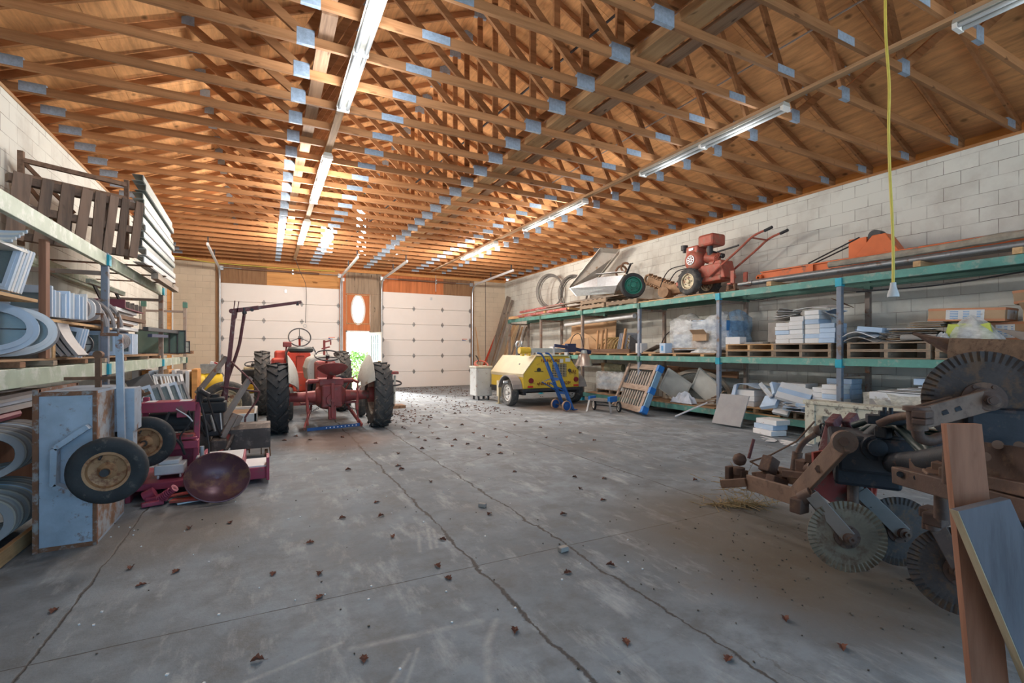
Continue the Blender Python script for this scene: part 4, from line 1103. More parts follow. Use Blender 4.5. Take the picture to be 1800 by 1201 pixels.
# labelled boxes near the plastic bag
def labelbox(c, d, rot, lab, tilt=(0, 0)):
    o = carton(c, d, rot, M_card, lab, 'orange printed cartons', tilt)
    R = Euler((tilt[0], tilt[1], rot)).to_matrix(); c = V(c)
    b = MB().box((0, 0, d[2] * .5), (d[0] + .004, d[1] * .5, d[2] * .72)).box((0, -d[1] * .3, d[2] * .5), (d[0] * .7, d[1] * .41, d[2] * .66)); b.xf(R, c).build('white_label', M_wbox, o)
    b = MB()
    for i in range(5):
        for j in range(3): b.box((-d[0] / 2 - .003, -d[1] * .18 + j * d[1] * .16, d[2] * (.25 + .12 * i)), (.002, d[1] * (.05 + .03 * ((i * 3 + j) % 3)), .008))
    b.xf(R, c).build('printed_lines', M_blueband, o)
    b = MB().box((0, 0, .02), (d[0] + .003, d[1] + .003, .03)).box((0, 0, d[2] - .02), (d[0] + .003, d[1] + .003, .03)); b.xf(R, c).build('orange_band', M_orband, o)
    return o
labelbox((8.56, 2.94, zp + .0), (.42, .36, .24), .05, 'orange printed carton at the bottom behind the plastic bag')
labelbox((8.56, 2.55, zp), (.42, .36, .24), -.02, 'lower orange printed carton toward the frame edge behind the plastic bag')
labelbox((8.45, 2.92, zp + .26), (.44, .78, .18), .03, 'long orange printed carton topmost behind the plastic bag', (.05, 0))
carton((8.45, 2.18, zp), (.45, .34, .22), .1, M_card, 'brown carton at the bottom beside the plastic bag', None)
carton((8.42, 2.18, zp + .225), (.42, .32, .16), -.1, M_card, 'open brown carton beside the plastic bag', None, open_=True)
labelbox((8.45, 2.2, zp + .47), (.4, .52, .17), .12, 'orange printed carton nearest the frame edge', (-.1, 0))
M_bag = plastic('clear_bag', (.78, .80, .80), .5); M_lime = paint('lime_paper', (.55, .62, .12), .6)
t = thing('plastic_bag', 'clear plastic bag with lime yellow packets on the pallet', 'plastic bag', (8.15, 2.35, zp))
def bagf(u, v):
    a = 2 * PI * u; r = (1 - v) ** .7 * (1 + .12 * math.sin(5 * a + 4 * v) + .06 * math.sin(11 * a))
    return (8.17 + .11 * r * math.cos(a), 2.82 + .32 * r * math.sin(a), zp + .34 * v)
MB().sheet(bagf, 36, 12).build('bag_film', M_bag, t)
MB().box((8.13, 3.0, zp + .12), (.03, .12, .2), rx(.2)).cut().box((8.14, 2.66, zp + .12), (.03, .1, .2), rx(-.2)).cut().box((8.15, 2.9, zp + .2), (.05, .2, .05)).split('lime_packet', M_lime, t)
MB().box((8.18, 2.8, zp + .14), (.08, .18, .2), Euler((.3, .2, .4)).to_matrix()).build('white_packet', M_wbox, t)
rumple((8.075, 3.08, zp + .0), .04, .08, .1, 12, 'plastic_scrap', M_wrap, 'plastic scrap hanging over the pallet edge', 'plastic wrap')

# ================================================================== lowest level of the teal rack (Z = 0.235)
ZB = .237
tag(MB().bx(8.02, 8.9, 6.72, 8.84, ZB, ZB + .02).build('shelf_board', MATS['shelf_ply']), 'brown plywood shelf board in the lowest level under the round-topped window', 'shelf board')
tag(MB().bx(8.02, 8.9, 9.0, 11.1, ZB, ZB + .02).build('shelf_board', MATS['shelf_ply']), 'brown plywood shelf board in the lowest level behind the wooden gate', 'shelf board')
zl = ZB + .021
# wrapped stack by the trailer
pallet((8.5, 10.1, zl), 'pallet under the wrapped stack in the lowest level', PI / 2, 1.1, .85, grp=None)
for i in range(5):
    carton((8.4, 10.1 + .01 * i, zl + .124 + .085 * i), (.62 - .02 * i, 1.0 - .03 * i, .083), .02 * (i % 2), M_bluelit if i % 2 else M_wbox, '%s flat carton in the wrapped stack by the trailer, %s from the bottom' % ('bluish' if i % 2 else 'white', ordinal(i)), 'flat cartons in the wrapped stack')
tag(MB().sheet(lambda u, v: ((8.078 + .008 * math.sin(40 * v) if v < .5 else 8.078 + (v - .5) * 1.3), 10.66 - 1.12 * u, zl + .13 + min(v, .5) * .92 + .015 * math.sin(30 * u + 11 * v)), 24, 14).build('stretch_wrap', M_wrap), 'clear wrap round the low stack by the trailer', 'plastic wrap')
tag(MB().box((8.62, 10.85, zl + .44), (.03, .5, .75), ry(-.10)).build('cardboard_flat', M_card), 'brown cardboard sheet behind the lamp shade', 'cardboard')
tag(MB().cyl((8.30, 10.5, zl + .70), (8.42, 9.95, zl + .70), .12, .1, n=14).build('mossy_log', paint('moss', (.20, .19, .12), .95, 0, .5, 12, bump=.6)), 'mossy grey log lying on top of the wrapped stack', 'log')
# round-topped window
M_arch = paint('tan_window_frame', (.52, .46, .38), .55, 0, .1, 5)
M_rwood = wood('red_brown_rough_beam', (.30, .16, .09), 'Y', (.16, .08, .045), scale=6)
t = thing('arched_window', 'big half-round window standing in the lowest level', 'window', (8.62, 7.75, zl))
oc = V((8.62, 7.72, zl + .04))
out = [(.98 * math.cos(rad(i * 6)), .70 * math.sin(rad(i * 6))) for i in range(31)]; inn = [(.90 * math.cos(rad(i * 6)), .62 * math.sin(rad(i * 6)) + .0) for i in range(31)]
b = MB()
for a, b2 in zip(range(30), range(1, 31)):
    q = [out[a], out[b2], inn[b2], inn[a]]
    b.prism(q, oc, (0, -1, 0), (.08, 0, 1), .07)
b.bar(oc + V((0, .98, .0)), oc + V((0, -.98, 0)), .07, .07); b.build('frame', M_arch, t)
MB().prism(inn, oc, (0, -1, 0), (.08, 0, 1), .008).build('glass', glassy('dusty_glass', (.32, .36, .36), .25, .5), t)
board((8.78, 8.75, .98), (8.78, 6.75, .90), .05, .14, M_rwood, 'rough red-brown beam above the half-round window')
board((8.70, 8.6, .62), (8.76, 7.9, .95), .05, .1, M_rwood, 'short rough brown board propped behind the half-round window')
# louvred panels
M_louv = paint('grey_louvre', (.50, .52, .50), .6, 0, .1, 5)
def louvre(c, s, tilt, yaw, roll, lab):
    t = thing('louvre_panel', lab, 'louvre panel', c, 'louvred panels')
    R = rz(yaw) @ ry(tilt) @ rx(roll); fr = MB().loop(rect(s, s), rect(s - .035, s - .035), (0, 0, 0), (0, 1, 0), (0, 0, 1), .035); fr.xf(R, V(c)); fr.build('frame', M_louv, t)
    sl = MB()
    for i in range(13): sl.box((0, 0, -s + .06 + i * (2 * s - .12) / 12), (.012, 2 * s - .07, .05), ry(.5))
    sl.xf(R, V(c)); sl.build('slats', M_louv, t)
louvre((8.32, 8.05, zl + .345), .32, -.35, .2, .62, 'grey louvred panel leaning beside the wooden gate')
louvre((8.40, 7.25, zl + .375), .32, -.35, -.1, .72, 'grey louvred panel leaning before the glass of the half-round window')
rumple((8.16, 7.62, zl), .12, .28, .22, 4, 'rag_heap', paint('pale_rags', (.62, .68, .78), .9, 0, .25, 8), 'heap of pale blue rags below the louvred panels', 'rag heap', n=26)
for i in range(6):
    p = V((8.14 + .05 * i, 7.25 - .05 * i, zl + .02 + .035 * i)); q = p + V((.10 - .04 * i, -.42 + .05 * (i % 3), .04 + .02 * i))
    board(p, q, .05, .02, (M_grywd, M_drk, M_pal)[i % 3], 'splintered %s slat beside the blue-grey post, %s' % (('grey', 'dark', 'brown')[i % 3], ordinal(i)), 'slat', 'slat', 'splintered slats')
board((7.55, 7.3, .05), (7.98, 6.85, .36), .07, .025, paint('white_slat', (.62, .64, .68), .6), 'white slat leaning from the floor onto the lowest beam', 'slat', 'slat')
board((7.98, 6.55, .30), (8.4, 6.5, .31), .08, .08, M_freshx, 'sawn pine block jutting past the post foot', 'wood_block', 'wood block')
tag(MB().box((7.74, 6.12, .305), (.02, .62, .6), ry(.42)).build('grey_sheet', paint('grey_board', (.36, .36, .37), .8, 0, .12, 4)), 'grey square sheet leaning on the lowest beam beside the post', 'sheet')
# heap of cartons in the lowest level, on pallets
pallet((8.46, 5.84, ZB), 'pallet behind the grey square sheet in the lowest level', PI / 2, 1.0, .85, grp=None, mats=(M_freshx, M_fresh))
pallet((8.46, 5.08, ZB), 'pallet under the carton heap in the lowest level', PI / 2, .42, .85, grp=None)
zq = ZB + .124
stack(8.3, 6.1, zq, 3, (.4, .42, .1), M_wbox, 'in the stack behind the grey square sheet', 'heap cartons')
def drape(u, v): return (8.06 + .45 * u, 6.38 - .6 * v, zq + .33 + .04 * math.sin(4 * v) + .05 + (-.28 * (1 - u * 4) if u < .25 and v < .18 else 0))
tag(MB().sheet(drape, 12, 12, .006).build('tarpaulin', M_bluelit), 'blue-lit sheet draped over the stack behind the grey square sheet', 'sheet')
hp = [((8.02, 5.62, .30), (.26, .3, .07), (.9, .3), .5), ((8.02, 5.48, .12), (.3, .3, .07), (-.3, -.7), .2), ((8.12, 5.42, .34), (.24, .3, .07), (.3, -.9), .9), ((8.05, 5.1, .28), (.34, .5, .075), (.35, -.8), .1), ((8.05, 5.28, .04), (.3, .26, .07), (.2, -.9), .0),
      ((8.2, 5.0, .02), (.3, .4, .08), (0, 0), .2), ((8.1, 4.86, .12), (.3, .38, .06), (.1, -.2), .4), ((8.3, 5.25, .30), (.3, .3, .08), (.1, .1), .7), ((8.45, 5.55, .05), (.34, .4, .1), (0, .0), .1), ((8.45, 5.55, .16), (.34, .4, .1), (0, .1), .2),
      ((8.35, 5.05, .18), (.4, .35, .08), (.1, 0), .3), ((8.42, 4.95, .28), (.4, .35, .08), (0, .1), -.1), ((8.55, 5.35, .38), (.4, .5, .09), (0, 0), .05), ((8.1, 4.75, .02), (.3, .34, .07), (0, 0), -.2)]
wh = ('tipped against the draped stack', 'face down beside the pine block', 'wedged behind the tipped carton', 'large and leaning forward in the middle', 'hanging over the pallet edge', 'flat at the bottom of the heap', 'slid forward over the pallet', 'slanting on the heap', 'low at the back', 'second at the back',
      'in the middle of the heap', 'high near the neat stacks', 'highest at the back of the heap', 'at the near foot of the heap')
for i, (c, d, ti, r_) in enumerate(hp):
    m = (M_wbox, M_bluelit, M_bluelit, M_wbox)[i % 4]
    carton((c[0], c[1], zq + c[2]), d, r_, m, '%s carton in the low heap, %s' % ('white' if m is M_wbox else 'blue-lit white', wh[i]), 'heap cartons', ti, band=(M_bluelit, 'x') if i == 3 else None)
for i in range(8):
    tag(MB().box((8.02 + .03 * (i % 4), 5.0 + .05 * (i % 3), zq + .02 + .022 * i), (.34, .42, .006), Euler((.1 * math.sin(i), .12 * math.cos(2 * i), .5 * i)).to_matrix()).build('cardboard_flat', (M_wbox, M_bluelit, M_gcard)[i % 3]), 'torn %s carton flap in the low heap, %s' % (('white', 'bluish', 'grey')[i % 3], ordinal(i)), 'cardboard', 'torn flaps in the heap')
# neat stacks beside the near post
stack(8.28, 4.55, zq - .1, 8, (.34, .26, .075), None, 'in the neat low stack beside the near post', 'neat low stacks', mats=[M_wbox, M_wbox, M_bluelit])
stack(8.28, 4.76, zq - .1, 7, (.3, .17, .075), M_wbox, 'in the second neat low stack from the near post', 'neat low stacks')
stack(8.65, 4.62, zq - .1, 8, (.3, .4, .085), M_bluelit, 'behind the neat low stacks', 'neat low stacks')
stack(8.66, 5.12, zq + .003, 4, (.3, .4, .09), M_gcard, 'behind the carton heap', 'neat low stacks')
# three cartons on the floor
for i in range(3):
    carton((7.62 + .02 * i - (.05 if i == 0 else 0), 5.22 + .03 * (i % 2), .001 + .085 * i), (.3, .42, .083), -.25 + .05 * i, M_bluelit if i == 1 else M_wbox, 'white and blue-lit carton of the floor stack before the rack, %s' % ('bottom', 'middle', 'top')[i], 'three cartons on the floor')
for i in range(7):
    tag(MB().box((7.2 - .1 * (i % 3), 5.0 - .1 * i, .008), (.08 + .03 * (i % 3), .2, .003), Euler((.03, .05, i)).to_matrix()).build('paper_scrap', M_wbox), 'white paper scrap on the floor before the rack, %s from the floor stack' % ordinal(i), 'paper scrap', 'paper scraps')
# wrapped load beyond the post and the worn white bench before it
pallet((8.42, 3.45, ZB), 'pallet under the cream wrapped load in the lowest level', PI / 2, 1.1, .85, grp=None)
for i in range(4):
    carton((8.4, 3.5, zq + .11 * i), (.62, .95, .108), .02 * i, M_wbox if i % 2 else M_gcard, '%s carton in the cream wrapped load, %s from the bottom' % ('white' if i % 2 else 'grey', ordinal(i)), 'cartons in the cream wrapped load')
tag(MB().sheet(lambda u, v: ((8.075 + .010 * math.sin(21 * u + 9 * v)), 4.02 - .95 * u + .03 * v, zq - .02 + v * (.44 + .02 * math.sin(8 * u))), 22, 12).build('stretch_wrap', plastic('cream_wrap', (.70, .68, .60), .75)), 'cream plastic wrapped tightly round the near low load', 'plastic wrap')
for i in range(5):
    tag(MB().box((8.35 + .02 * i, 3.45 - .05 * i, zq + .455 + .02 * i), (.55 - .03 * i, .8 - .1 * i, .012), rz(.06 * i)).build('cardboard_flat', (M_wbox, M_gcard)[i % 2]), '%s layer on top of the cream wrapped load, %s up' % (('white', 'grey')[i % 2], ordinal(i)), 'cardboard', 'layers on the cream load')
carton((8.35, 3.3, zq + .565), (.3, .34, .09), .1, M_bluelit, 'blue-lit white carton at the near end of the cream wrapped load', None)
stack(8.45, 2.62, ZB, 3, (.5, .46, .15), M_bluelit, 'wrapped in blue plastic beside the cream load', 'blue plastic cartons')
def bluew(u, v): return (8.11 + .02 * math.sin(9 * u), 3.0 - .6 * u, ZB + .02 + .5 * v + .03 * math.sin(11 * u))
tag(MB().sheet(bluew, 14, 10).build('stretch_wrap', M_wrapb), 'loose blue plastic beside the cream wrapped load', 'plastic wrap')
carton((7.95, 2.72, ZB + .1), (.05, .42, .42), .3, M_blueband, 'bright blue carton leaning beside the loose blue plastic', None, tilt=(.35, -.2))
t = thing('bench', 'worn cream wooden bench with a scuffed top before the lowest level', 'bench', (7.5, 3.4, 0))
M_cream = paint('worn_cream_paint', (.58, .56, .46), .7, 0, .1, 5, wear=.3, wearcol=(.16, .13, .11), bump=.3)
MB().bx(7.35, 7.62, 2.2, 4.52, .60, .655).build('top', M_cream, t, bev=.006)
MB().bx(7.38, 7.41, 2.25, 4.48, .44, .60).bx(7.57, 7.60, 2.25, 4.48, .44, .60).build('apron', M_cream, t)
for y in (2.35, 3.85, 4.42):
    MB().bx(7.36, 7.40, y - .07, y + .07, 0, .60).build('leg', M_cream, t); MB().bx(7.57, 7.61, y - .07, y + .07, 0, .60).build('leg', M_cream, t)
# ================================================================== yellow light-tower trailer
M_yel2 = paint('machine_yellow', (.66, .46, .05), .45, 0, .1, 3, wear=.1, wearcol=(.40, .25, .06))
M_yelpale = paint('pale_yellow_hood', (.52, .45, .29), .45, 0, .08, 3)
M_scr = paint('rust_lettering', (.23, .075, .03), .7)
M_greysteel = paint('grey_mast', (.46, .50, .49), .5, .3, .12, 4)
M_fend = paint('grey_fender', (.26, .24, .23), .6, .1, .15, 5)
M_navy = paint('dark_blue_steel', (.05, .06, .12), .5, .3, .2, 6)
M_redl = paint('red_lens', (.55, .03, .03), .3); M_maroon = paint('maroon_lens', (.20, .02, .03), .3)
t = thing('light_tower', 'yellow light-tower trailer with rust-scrawled rear panel parked by the teal rack', 'light tower', (6.5, 11.2, 0))
prof = [(5.70, .455), (7.38, .455), (7.38, .90), (7.30, .97), (7.06, 1.27), (6.07, 1.27), (5.70, .82)]
MB().prism(prof, (0, 11.45, 0), (1, 0, 0), (0, 0, 1), 1.9).build('body', M_yel2, t, bev=.015)
MB().prism([(6.075, 1.275), (5.70, .825), (5.705, .75), (5.69, .75), (5.685, .83), (6.06, 1.29), (7.07, 1.29), (7.07, 1.275)], (0, 11.44, 0), (1, 0, 0), (0, 0, 1), 1.92).build('hood', M_yelpale, t)
yr = 10.494
MB().bx(6.55, 6.98, yr - .006, yr, .74, 1.08).build('grille_opening', M_dark, t)
g = MB()
for i in range(8): g.bx(6.55, 6.98, yr - .014, yr - .004, .755 + .043 * i, .768 + .043 * i)
for i in range(5): g.bx(6.59 + .085 * i, 6.60 + .085 * i, yr - .014, yr - .004, .74, 1.08)
g.build('grille', M_yelpale, t)
def scrawl(x0, x1, z, h, name, seed):
    """rust-bitten lettering, no longer legible"""
    rn = random.Random(seed); b = MB(); x = x0
    while x < x1 - .02:
        w_ = rn.uniform(.035, .055)
        for _ in range(rn.choice((2, 3, 3))):
            p = V((x + rn.uniform(0, w_), yr - .004, z + rn.uniform(-h / 2, 0))); q = V((x + rn.uniform(0, w_), yr - .004, z + rn.uniform(0, h / 2)))
            b.bar(p, q, .006, .013, (0, 1, 0)) if (q - p).length > .01 else None
        b.tube(arc((x + w_ / 2, yr - .003, z + rn.uniform(-.01, .01)), w_ * .4, rn.uniform(0, 90), rn.uniform(180, 330), 8, r2=h * .42), .0065, 5)
        x += w_ + .012
    b.build(name, M_scr, t)
scrawl(6.22, 6.75, 1.16, .10, 'lettering', 3); scrawl(7.06, 7.32, .86, .10, 'lettering', 5); scrawl(6.10, 6.5, .57, .08, 'lettering', 8); scrawl(6.8, 7.1, .575, .09, 'lettering', 9)
MB().bx(6.76, 6.88, yr - .005, yr, 1.10, 1.20).bx(6.95, 7.10, yr - .005, yr, 1.13, 1.22).build('data_plate', M_alu, t)
MB().prism(ell(.06, .05, 20), (6.15, yr - .003, .93), (1, 0, 0), (0, 0, 1), .008).bx(6.02, 6.28, yr - .006, yr, .885, .90).build('emblem', M_dark, t)
MB().prism(ell(.045, .045, 20), (7.08, yr - .003, .90), (1, 0, 0), (0, 0, 1), .02).bx(7.1, 7.14, yr - .01, yr, .85, .87).build('fuel_cap', M_dark, t)
for x in (5.92, 7.28): MB().cyl((x, yr, .66), (x, yr - .03, .66), .07, .062, 20).build('tail_lamp', M_maroon, t)
for x in (5.9, 7.28): MB().bx(x - .075, x + .075, yr - .012, yr, .485, .53).build('reflector', M_redl, t)
MB().bx(5.66, 7.42, 10.44, 12.4, .39, .455).bx(5.7, 5.78, 10.5, 12.4, .3, .4).bx(7.3, 7.38, 10.5, 12.4, .3, .4).build('chassis', M_dark, t)
MB().cyl((5.75, 10.95, .34), (7.35, 10.95, .34), .035).build('axle', M_dark, t)
M_whiterim = paint('white_rim', (.60, .60, .58), .45, .1, .1, 8, wear=.2)
for x, nm in ((5.56, 'left'), (7.52, 'right')):
    wheel(t, (x, 10.95, .34), (1, 0, 0), .335, .21, .20, M_tyred, M_whiterim, dish=.3)
    f = MB(); a0 = 8
    pts = arc((x, 10.95, .34), .46, 15, 165, 10, (0, 1, 0), (0, 0, 1)); pin = arc((x, 10.95, .34), .435, 15, 165, 10, (0, 1, 0), (0, 0, 1))
    for i in range(10):
        for p4 in (([pts[i], pts[i + 1], pin[i + 1], pin[i]]),):
            vs = [p + V((-.13, 0, 0)) for p in p4] + [p + V((.13, 0, 0)) for p in p4]
            f.add(vs, [(0, 1, 2, 3), (7, 6, 5, 4), (0, 4, 5, 1), (1, 5, 6, 2), (2, 6, 7, 3), (3, 7, 4, 0)])
    sx = -.125 if nm == 'left' else .125
    f.build('fender', M_fend, t)
MB().bx(5.5, 5.58, 11.5, 11.62, .2, .62).cyl((5.54, 11.56, 0.012), (5.54, 11.56, .5), .03).bx(5.48, 5.6, 11.5, 11.62, 0.002, .014).build('jack_leg', M_yelpale, t)
MB().cyl((5.35, 10.9, .62), (5.62, 10.9, .62), .03).build('side_bar', M_alu, t)
MB().bx(5.86, 5.96, 11.0, 11.03, .98, 1.08).bx(5.83, 5.92, 10.98, 11.01, .96, .99).build('latch', M_navy, t)
# mast laid along the top
ym = 10.75
MB().bx(6.05, 6.95, ym - .07, ym + .07, 1.36, 1.48).bx(6.9, 7.35, ym - .055, ym + .055, 1.375, 1.465).build('mast', M_greysteel, t, bev=.008)
MB().cyl((5.72, ym, 1.42), (6.02, ym, 1.42), .085, n=20).bx(5.96, 6.02, ym - .06, ym + .06, 1.28, 1.40).bx(5.78, 5.84, ym - .06, ym + .06, 1.28, 1.36).build('winch_drum', M_yel2, t)
MB().bx(6.68, 6.73, ym - .09, ym + .09, 1.28, 1.53).bx(7.14, 7.18, ym - .08, ym + .08, 1.28, 1.38).build('mast_clamp', M_alu, t)
MB().bx(6.14, 6.28, 11.6, 11.74, 1.29, 1.52).build('engine_cap', M_dark, t)
MB().tube(arc((6.22, 11.7, 1.58), .09, 0, 330, 10, (1, 0, 0)), .03, 8).tube(arc((6.32, 11.7, 1.60), .07, 40, 300, 10, (.6, .5, 0)), .03, 8).build('chrome_fitting', M_galv, t)
hd = V((7.15, 10.55, 1.49))
MB().box(hd, (.26, .14, .22)).bar(hd + V((-.5, 0, .06)), hd + V((-.1, 0, .02)), .06, .08).bar(hd + V((.1, 0, -.02)), hd + V((.62, 0, -.13)), .05, .09).box(hd + V((.5, 0, -.09)), (.3, .07, .1), ry(.2)).build('lamp_bracket', M_navy, t, bev=.006)
MB().tube(spline([hd + V((-.02, 0, .1)), hd + V((.1, 0, .32)), hd + V((.3, 0, .36)), hd + V((.42, 0, .02))], 6), .010, 6).build('cable', M_blk, t)
co = MB()
for x0, x1, s in ((-.02, .17, 1), (.38, .20, 1)):
    pts = [hd + V((x0 + (x1 - x0) * (i / 90) ** 1.6 + .028 * math.cos(i * .9), .028 * math.sin(i * .9), -.12 - .48 * (i / 90))) for i in range(91)]
    co.tube(pts, .007, 5)
co.build('coiled_cord', M_blk, t)
# lamp shade
M_shade = paint('spun_reflector', (.52, .45, .40), .3, .55, .12, 6)
lc = hd + V((.40, -.04, -.46))
t.select_set(False)
MB().lathe([(.08, .33), (.10, .30), (.14, .27), (.19, .10), (.24, .0), (.245, -.02), (.235, -.02), (.18, .09), (.13, .26)], lc, (0, 0, 1), 28).build('lamp_shade', M_shade, t)
MB().lathe([(0, .40), (.07, .40), (.09, .35), (.09, .29)], lc, (0, 0, 1), 18).build('lamp_socket', M_greysteel, t)

# ------------------------------------------------------------------ blue hand truck
M_blue = paint('blue_enamel', (.02, .10, .34), .4, .1, .15, 6, wear=.06, wearcol=(.10, .08, .07))
t = thing('hand_truck', 'blue two-wheeled hand truck standing before the yellow trailer', 'hand truck', (6.05, 9.6, 0))
def ht(u, v, Y): return at(u, v, Y=Y)
tl, bl = [V((5.93, 9.95, 1.36)), V((6.02, 9.92, 1.33)), V((6.13, 9.85, 1.12)), V((6.28, 9.70, .60)), V((6.50, 9.52, .03))], None
rails = []
for dx, dy in ((-.05, .14), (.05, -.24)):
    off = V((.02, dy, 0))
    pts = spline([V((5.80, 9.88, 1.36)) + off, V((5.92, 9.86, 1.32)) + off, V((6.03, 9.82, 1.10)) + off], 5)
    MB().tube(pts, .020, 8).build('handle', M_blue, t)
    MB().bar(V((6.02, 9.82, 1.14)) + off, V((6.42, 9.66, .03)) + off, .05, .11, (0, 1, .2)).build('side_rail', M_blue, t, bev=.006)
    wc = V((6.20, 9.64, .125)) + off * V((1, 1, 0)) + V((0, -.05 if dx > 0 else .05, 0))
    wheel(t, wc, (.1, -1, 0), .125, .05, .10, paint('worn_tan_tyre', (.33, .22, .16), .8), M_blue, dish=.42, bolts=4)
    MB().tube([V((6.16, 9.77, .75)) + off, V((5.90, 9.82, .66)) + off, V((6.30, 9.71, .42)) + off], .016, 6).build('wheel_brace', M_blue, t)
for z, f in ((.74, .36), (.40, .66)):
    a = V((6.02, 9.82, 1.14)).lerp(V((6.42, 9.66, .03)), f)
    MB().bar(a + V((.02, .14, 0)), a + V((.02, -.24, 0)), .02, .06).build('cross_bar', M_blue, t)
MB().tube([V((6.22, 9.83, .125)), V((6.22, 9.35, .125))], .014, 6).build('axle', M_dark, t)
MB().prism([(-.2, 0), (.2, 0), (.17, .14), (-.17, .14)], (6.46, 9.61, .012), (0, -1, 0), (1, 0, 0), .012).build('toe_plate', M_blue, t)

# blue-ended dolly and gate of slats
M_bluep = paint('bright_blue_paint', (.02, .17, .52), .45, 0, .12, 5)
t = thing('dolly', 'small two-wheeled dolly with bright blue end blocks beside the slatted gate', 'dolly', (6.95, 8.9, 0))
MB().box((6.95, 8.98, .27), (.26, .62, .05), rz(.35)).build('platform', M_fend, t)
MB().box((7.06, 8.72, .30), (.32, .07, .13), rz(.35)).build('end_block', M_bluep, t, bev=.01); MB().box((6.86, 9.22, .30), (.26, .06, .1), rz(.35)).build('end_block', M_bluep, t, bev=.01)
for c in ((7.20, 8.66, .125), (6.98, 9.3, .125)): wheel(t, c, (.94, -.34, 0), .125, .05, .085, M_blk, M_whiterim, bolts=5)
MB().tube([(7.2, 8.66, .125), (6.98, 9.3, .125)], .012, 6).build('axle', M_dark, t)
for p, q in (((6.92, 8.66, .26), (6.86, 8.52, .0)), ((6.74, 9.16, .26), (6.62, 9.1, .0))): MB().bar(p, q, .04, .025).build('leg', M_pipe, t)

t = thing('slatted_gate', 'weathered slatted timber gate with blue corner blocks leaning on the teal rack', 'gate', (7.6, 8.5, 0))
A, B = at(1092, 716, Z=.0), at(1138, 731, Z=.0); A.x -= .22; B.x -= .15
lean = (at(1158, 655, X=7.78) - B); ln = lean.normalized(); ax = (B - A).normalized(); W_ = (B - A).length
nrm = ax.cross(ln).normalized(); Hh = 1.18
def gp(x, y, d=0): return A + ax * x + ln * y + nrm * d + V((0, 0, .055))
M_gate = wood('weathered_gate', (.36, .27, .21), 'Y', (.19, .13, .10), scale=6, grey=.4, rnd=.12)
for y in (.06, .58, Hh - .06): MB().bar(gp(0, y, .02), gp(W_, y, .02), .035, .13, nrm.cross(ax)).build('rail', M_gate, t)
for x in (.05, W_ - .05): MB().bar(gp(x, 0, .055), gp(x, Hh, .055), .1, .035, nrm).build('stile', M_gate, t)
M_gs = wood('pale_slats', (.36, .33, .30), 'Z', (.19, .16, .135), scale=6, knots=False, rnd=.2)
for i in range(11):
    x = .14 + i * (W_ - .28) / 10
    MB().bar(gp(x, .04, -.025), gp(x, Hh - .16, -.025), .062, .02, nrm).build('slat', M_gs, t)
M_edge = paint('faded_blue_edge', (.20, .36, .52), .6, 0, .2, 5)
MB().bar(gp(W_ + .06, .05, -.0), gp(W_ + .06, Hh - .05, -.0), .04, .12, nrm).build('edge_board', M_edge, t)
for y in (.08, .55, Hh - .08): MB().bar(gp(W_ + .03, y - .075, -.0), gp(W_ + .03, y + .075, -.0), .13, .14, nrm).build('corner_block', M_bluep, t, bev=.006)

# ------------------------------------------------------------------ welder cart and leaning lumber
t = thing('tool_tub', 'pale grey tub machine with red hose on top behind the yellow trailer', 'machine', (5.5, 12.75, 0))
MB().bx(5.28, 5.78, 12.5, 13.0, .12, .92).build('tub', paint('grey_white_tub', (.48, .50, .50), .55, 0, .1, 5, wear=.1), t, bev=.03)
MB().bx(5.27, 5.79, 12.49, 13.01, .92, .98).bx(5.74, 5.8, 12.55, 12.95, .3, .8).build('lid', paint('cream_metal', (.55, .50, .40), .5), t, bev=.01)
MB().bx(5.35, 5.4, 12.55, 12.6, 0.0, .13).bx(5.66, 5.71, 12.55, 12.6, 0, .13).bx(5.35, 5.4, 12.9, 12.95, 0, .13).bx(5.66, 5.71, 12.9, 12.95, 0, .13).build('foot', M_dark, t)
hz = MB()
for k in range(3): hz.tube(arc((5.55, 12.75, .99 + .02 * k), .21 - .01 * k, 0, 360, 24, (1, 0, 0), (0, .75, .66 - .1 * k))[:-1], .018, 6, closed=True)
hz.build('hose', paint('red_hose', (.40, .11, .08), .6), t)
MB().tube(spline([(5.4, 12.7, 1.05), (5.38, 12.6, 1.2), (5.3, 12.6, 1.28), (5.42, 12.6, 1.1)], 4), .01, 5).build('cable', M_dark, t)

M_stick = [wood('stick_tan', (.52, .34, .20), 'Z', (.36, .22, .12), scale=5, rnd=.1), wood('stick_grey', (.27, .22, .18), 'Z', (.14, .11, .09), scale=5, rnd=.1), wood('stick_pine', (.60, .44, .27), 'Z', (.44, .30, .17), scale=5, rnd=.1), paint('stick_white', (.60, .57, .54), .6), paint('stick_red', (.50, .07, .035), .55)]
sticks = [(846, 672, 889, 560, .09, .05, 0, 'tan'), (858, 668, 883, 552, .07, .04, 4, 'red-painted'), (862, 676, 896, 522, .16, .06, 1, 'wide grey'), (868, 672, 901, 528, .09, .05, 1, 'narrow grey'), (876, 676, 899, 552, .06, .06, 3, 'white'), (884, 676, 902, 570, .14, .04, 0, 'broad tan'),
          (893, 676, 909, 574, .10, .04, 2, 'pale pine'), (901, 676, 914, 570, .06, .05, 2, 'slim pine'), (912, 676, 924, 575, .08, .04, 0, 'tan'), (918, 676, 928, 572, .05, .05, 3, 'white'), (923, 676, 934, 575, .08, .04, 1, 'grey'), (908, 676, 918, 572, .05, .04, 1, 'dark')]
sticks.sort(key=lambda s_: s_[2])
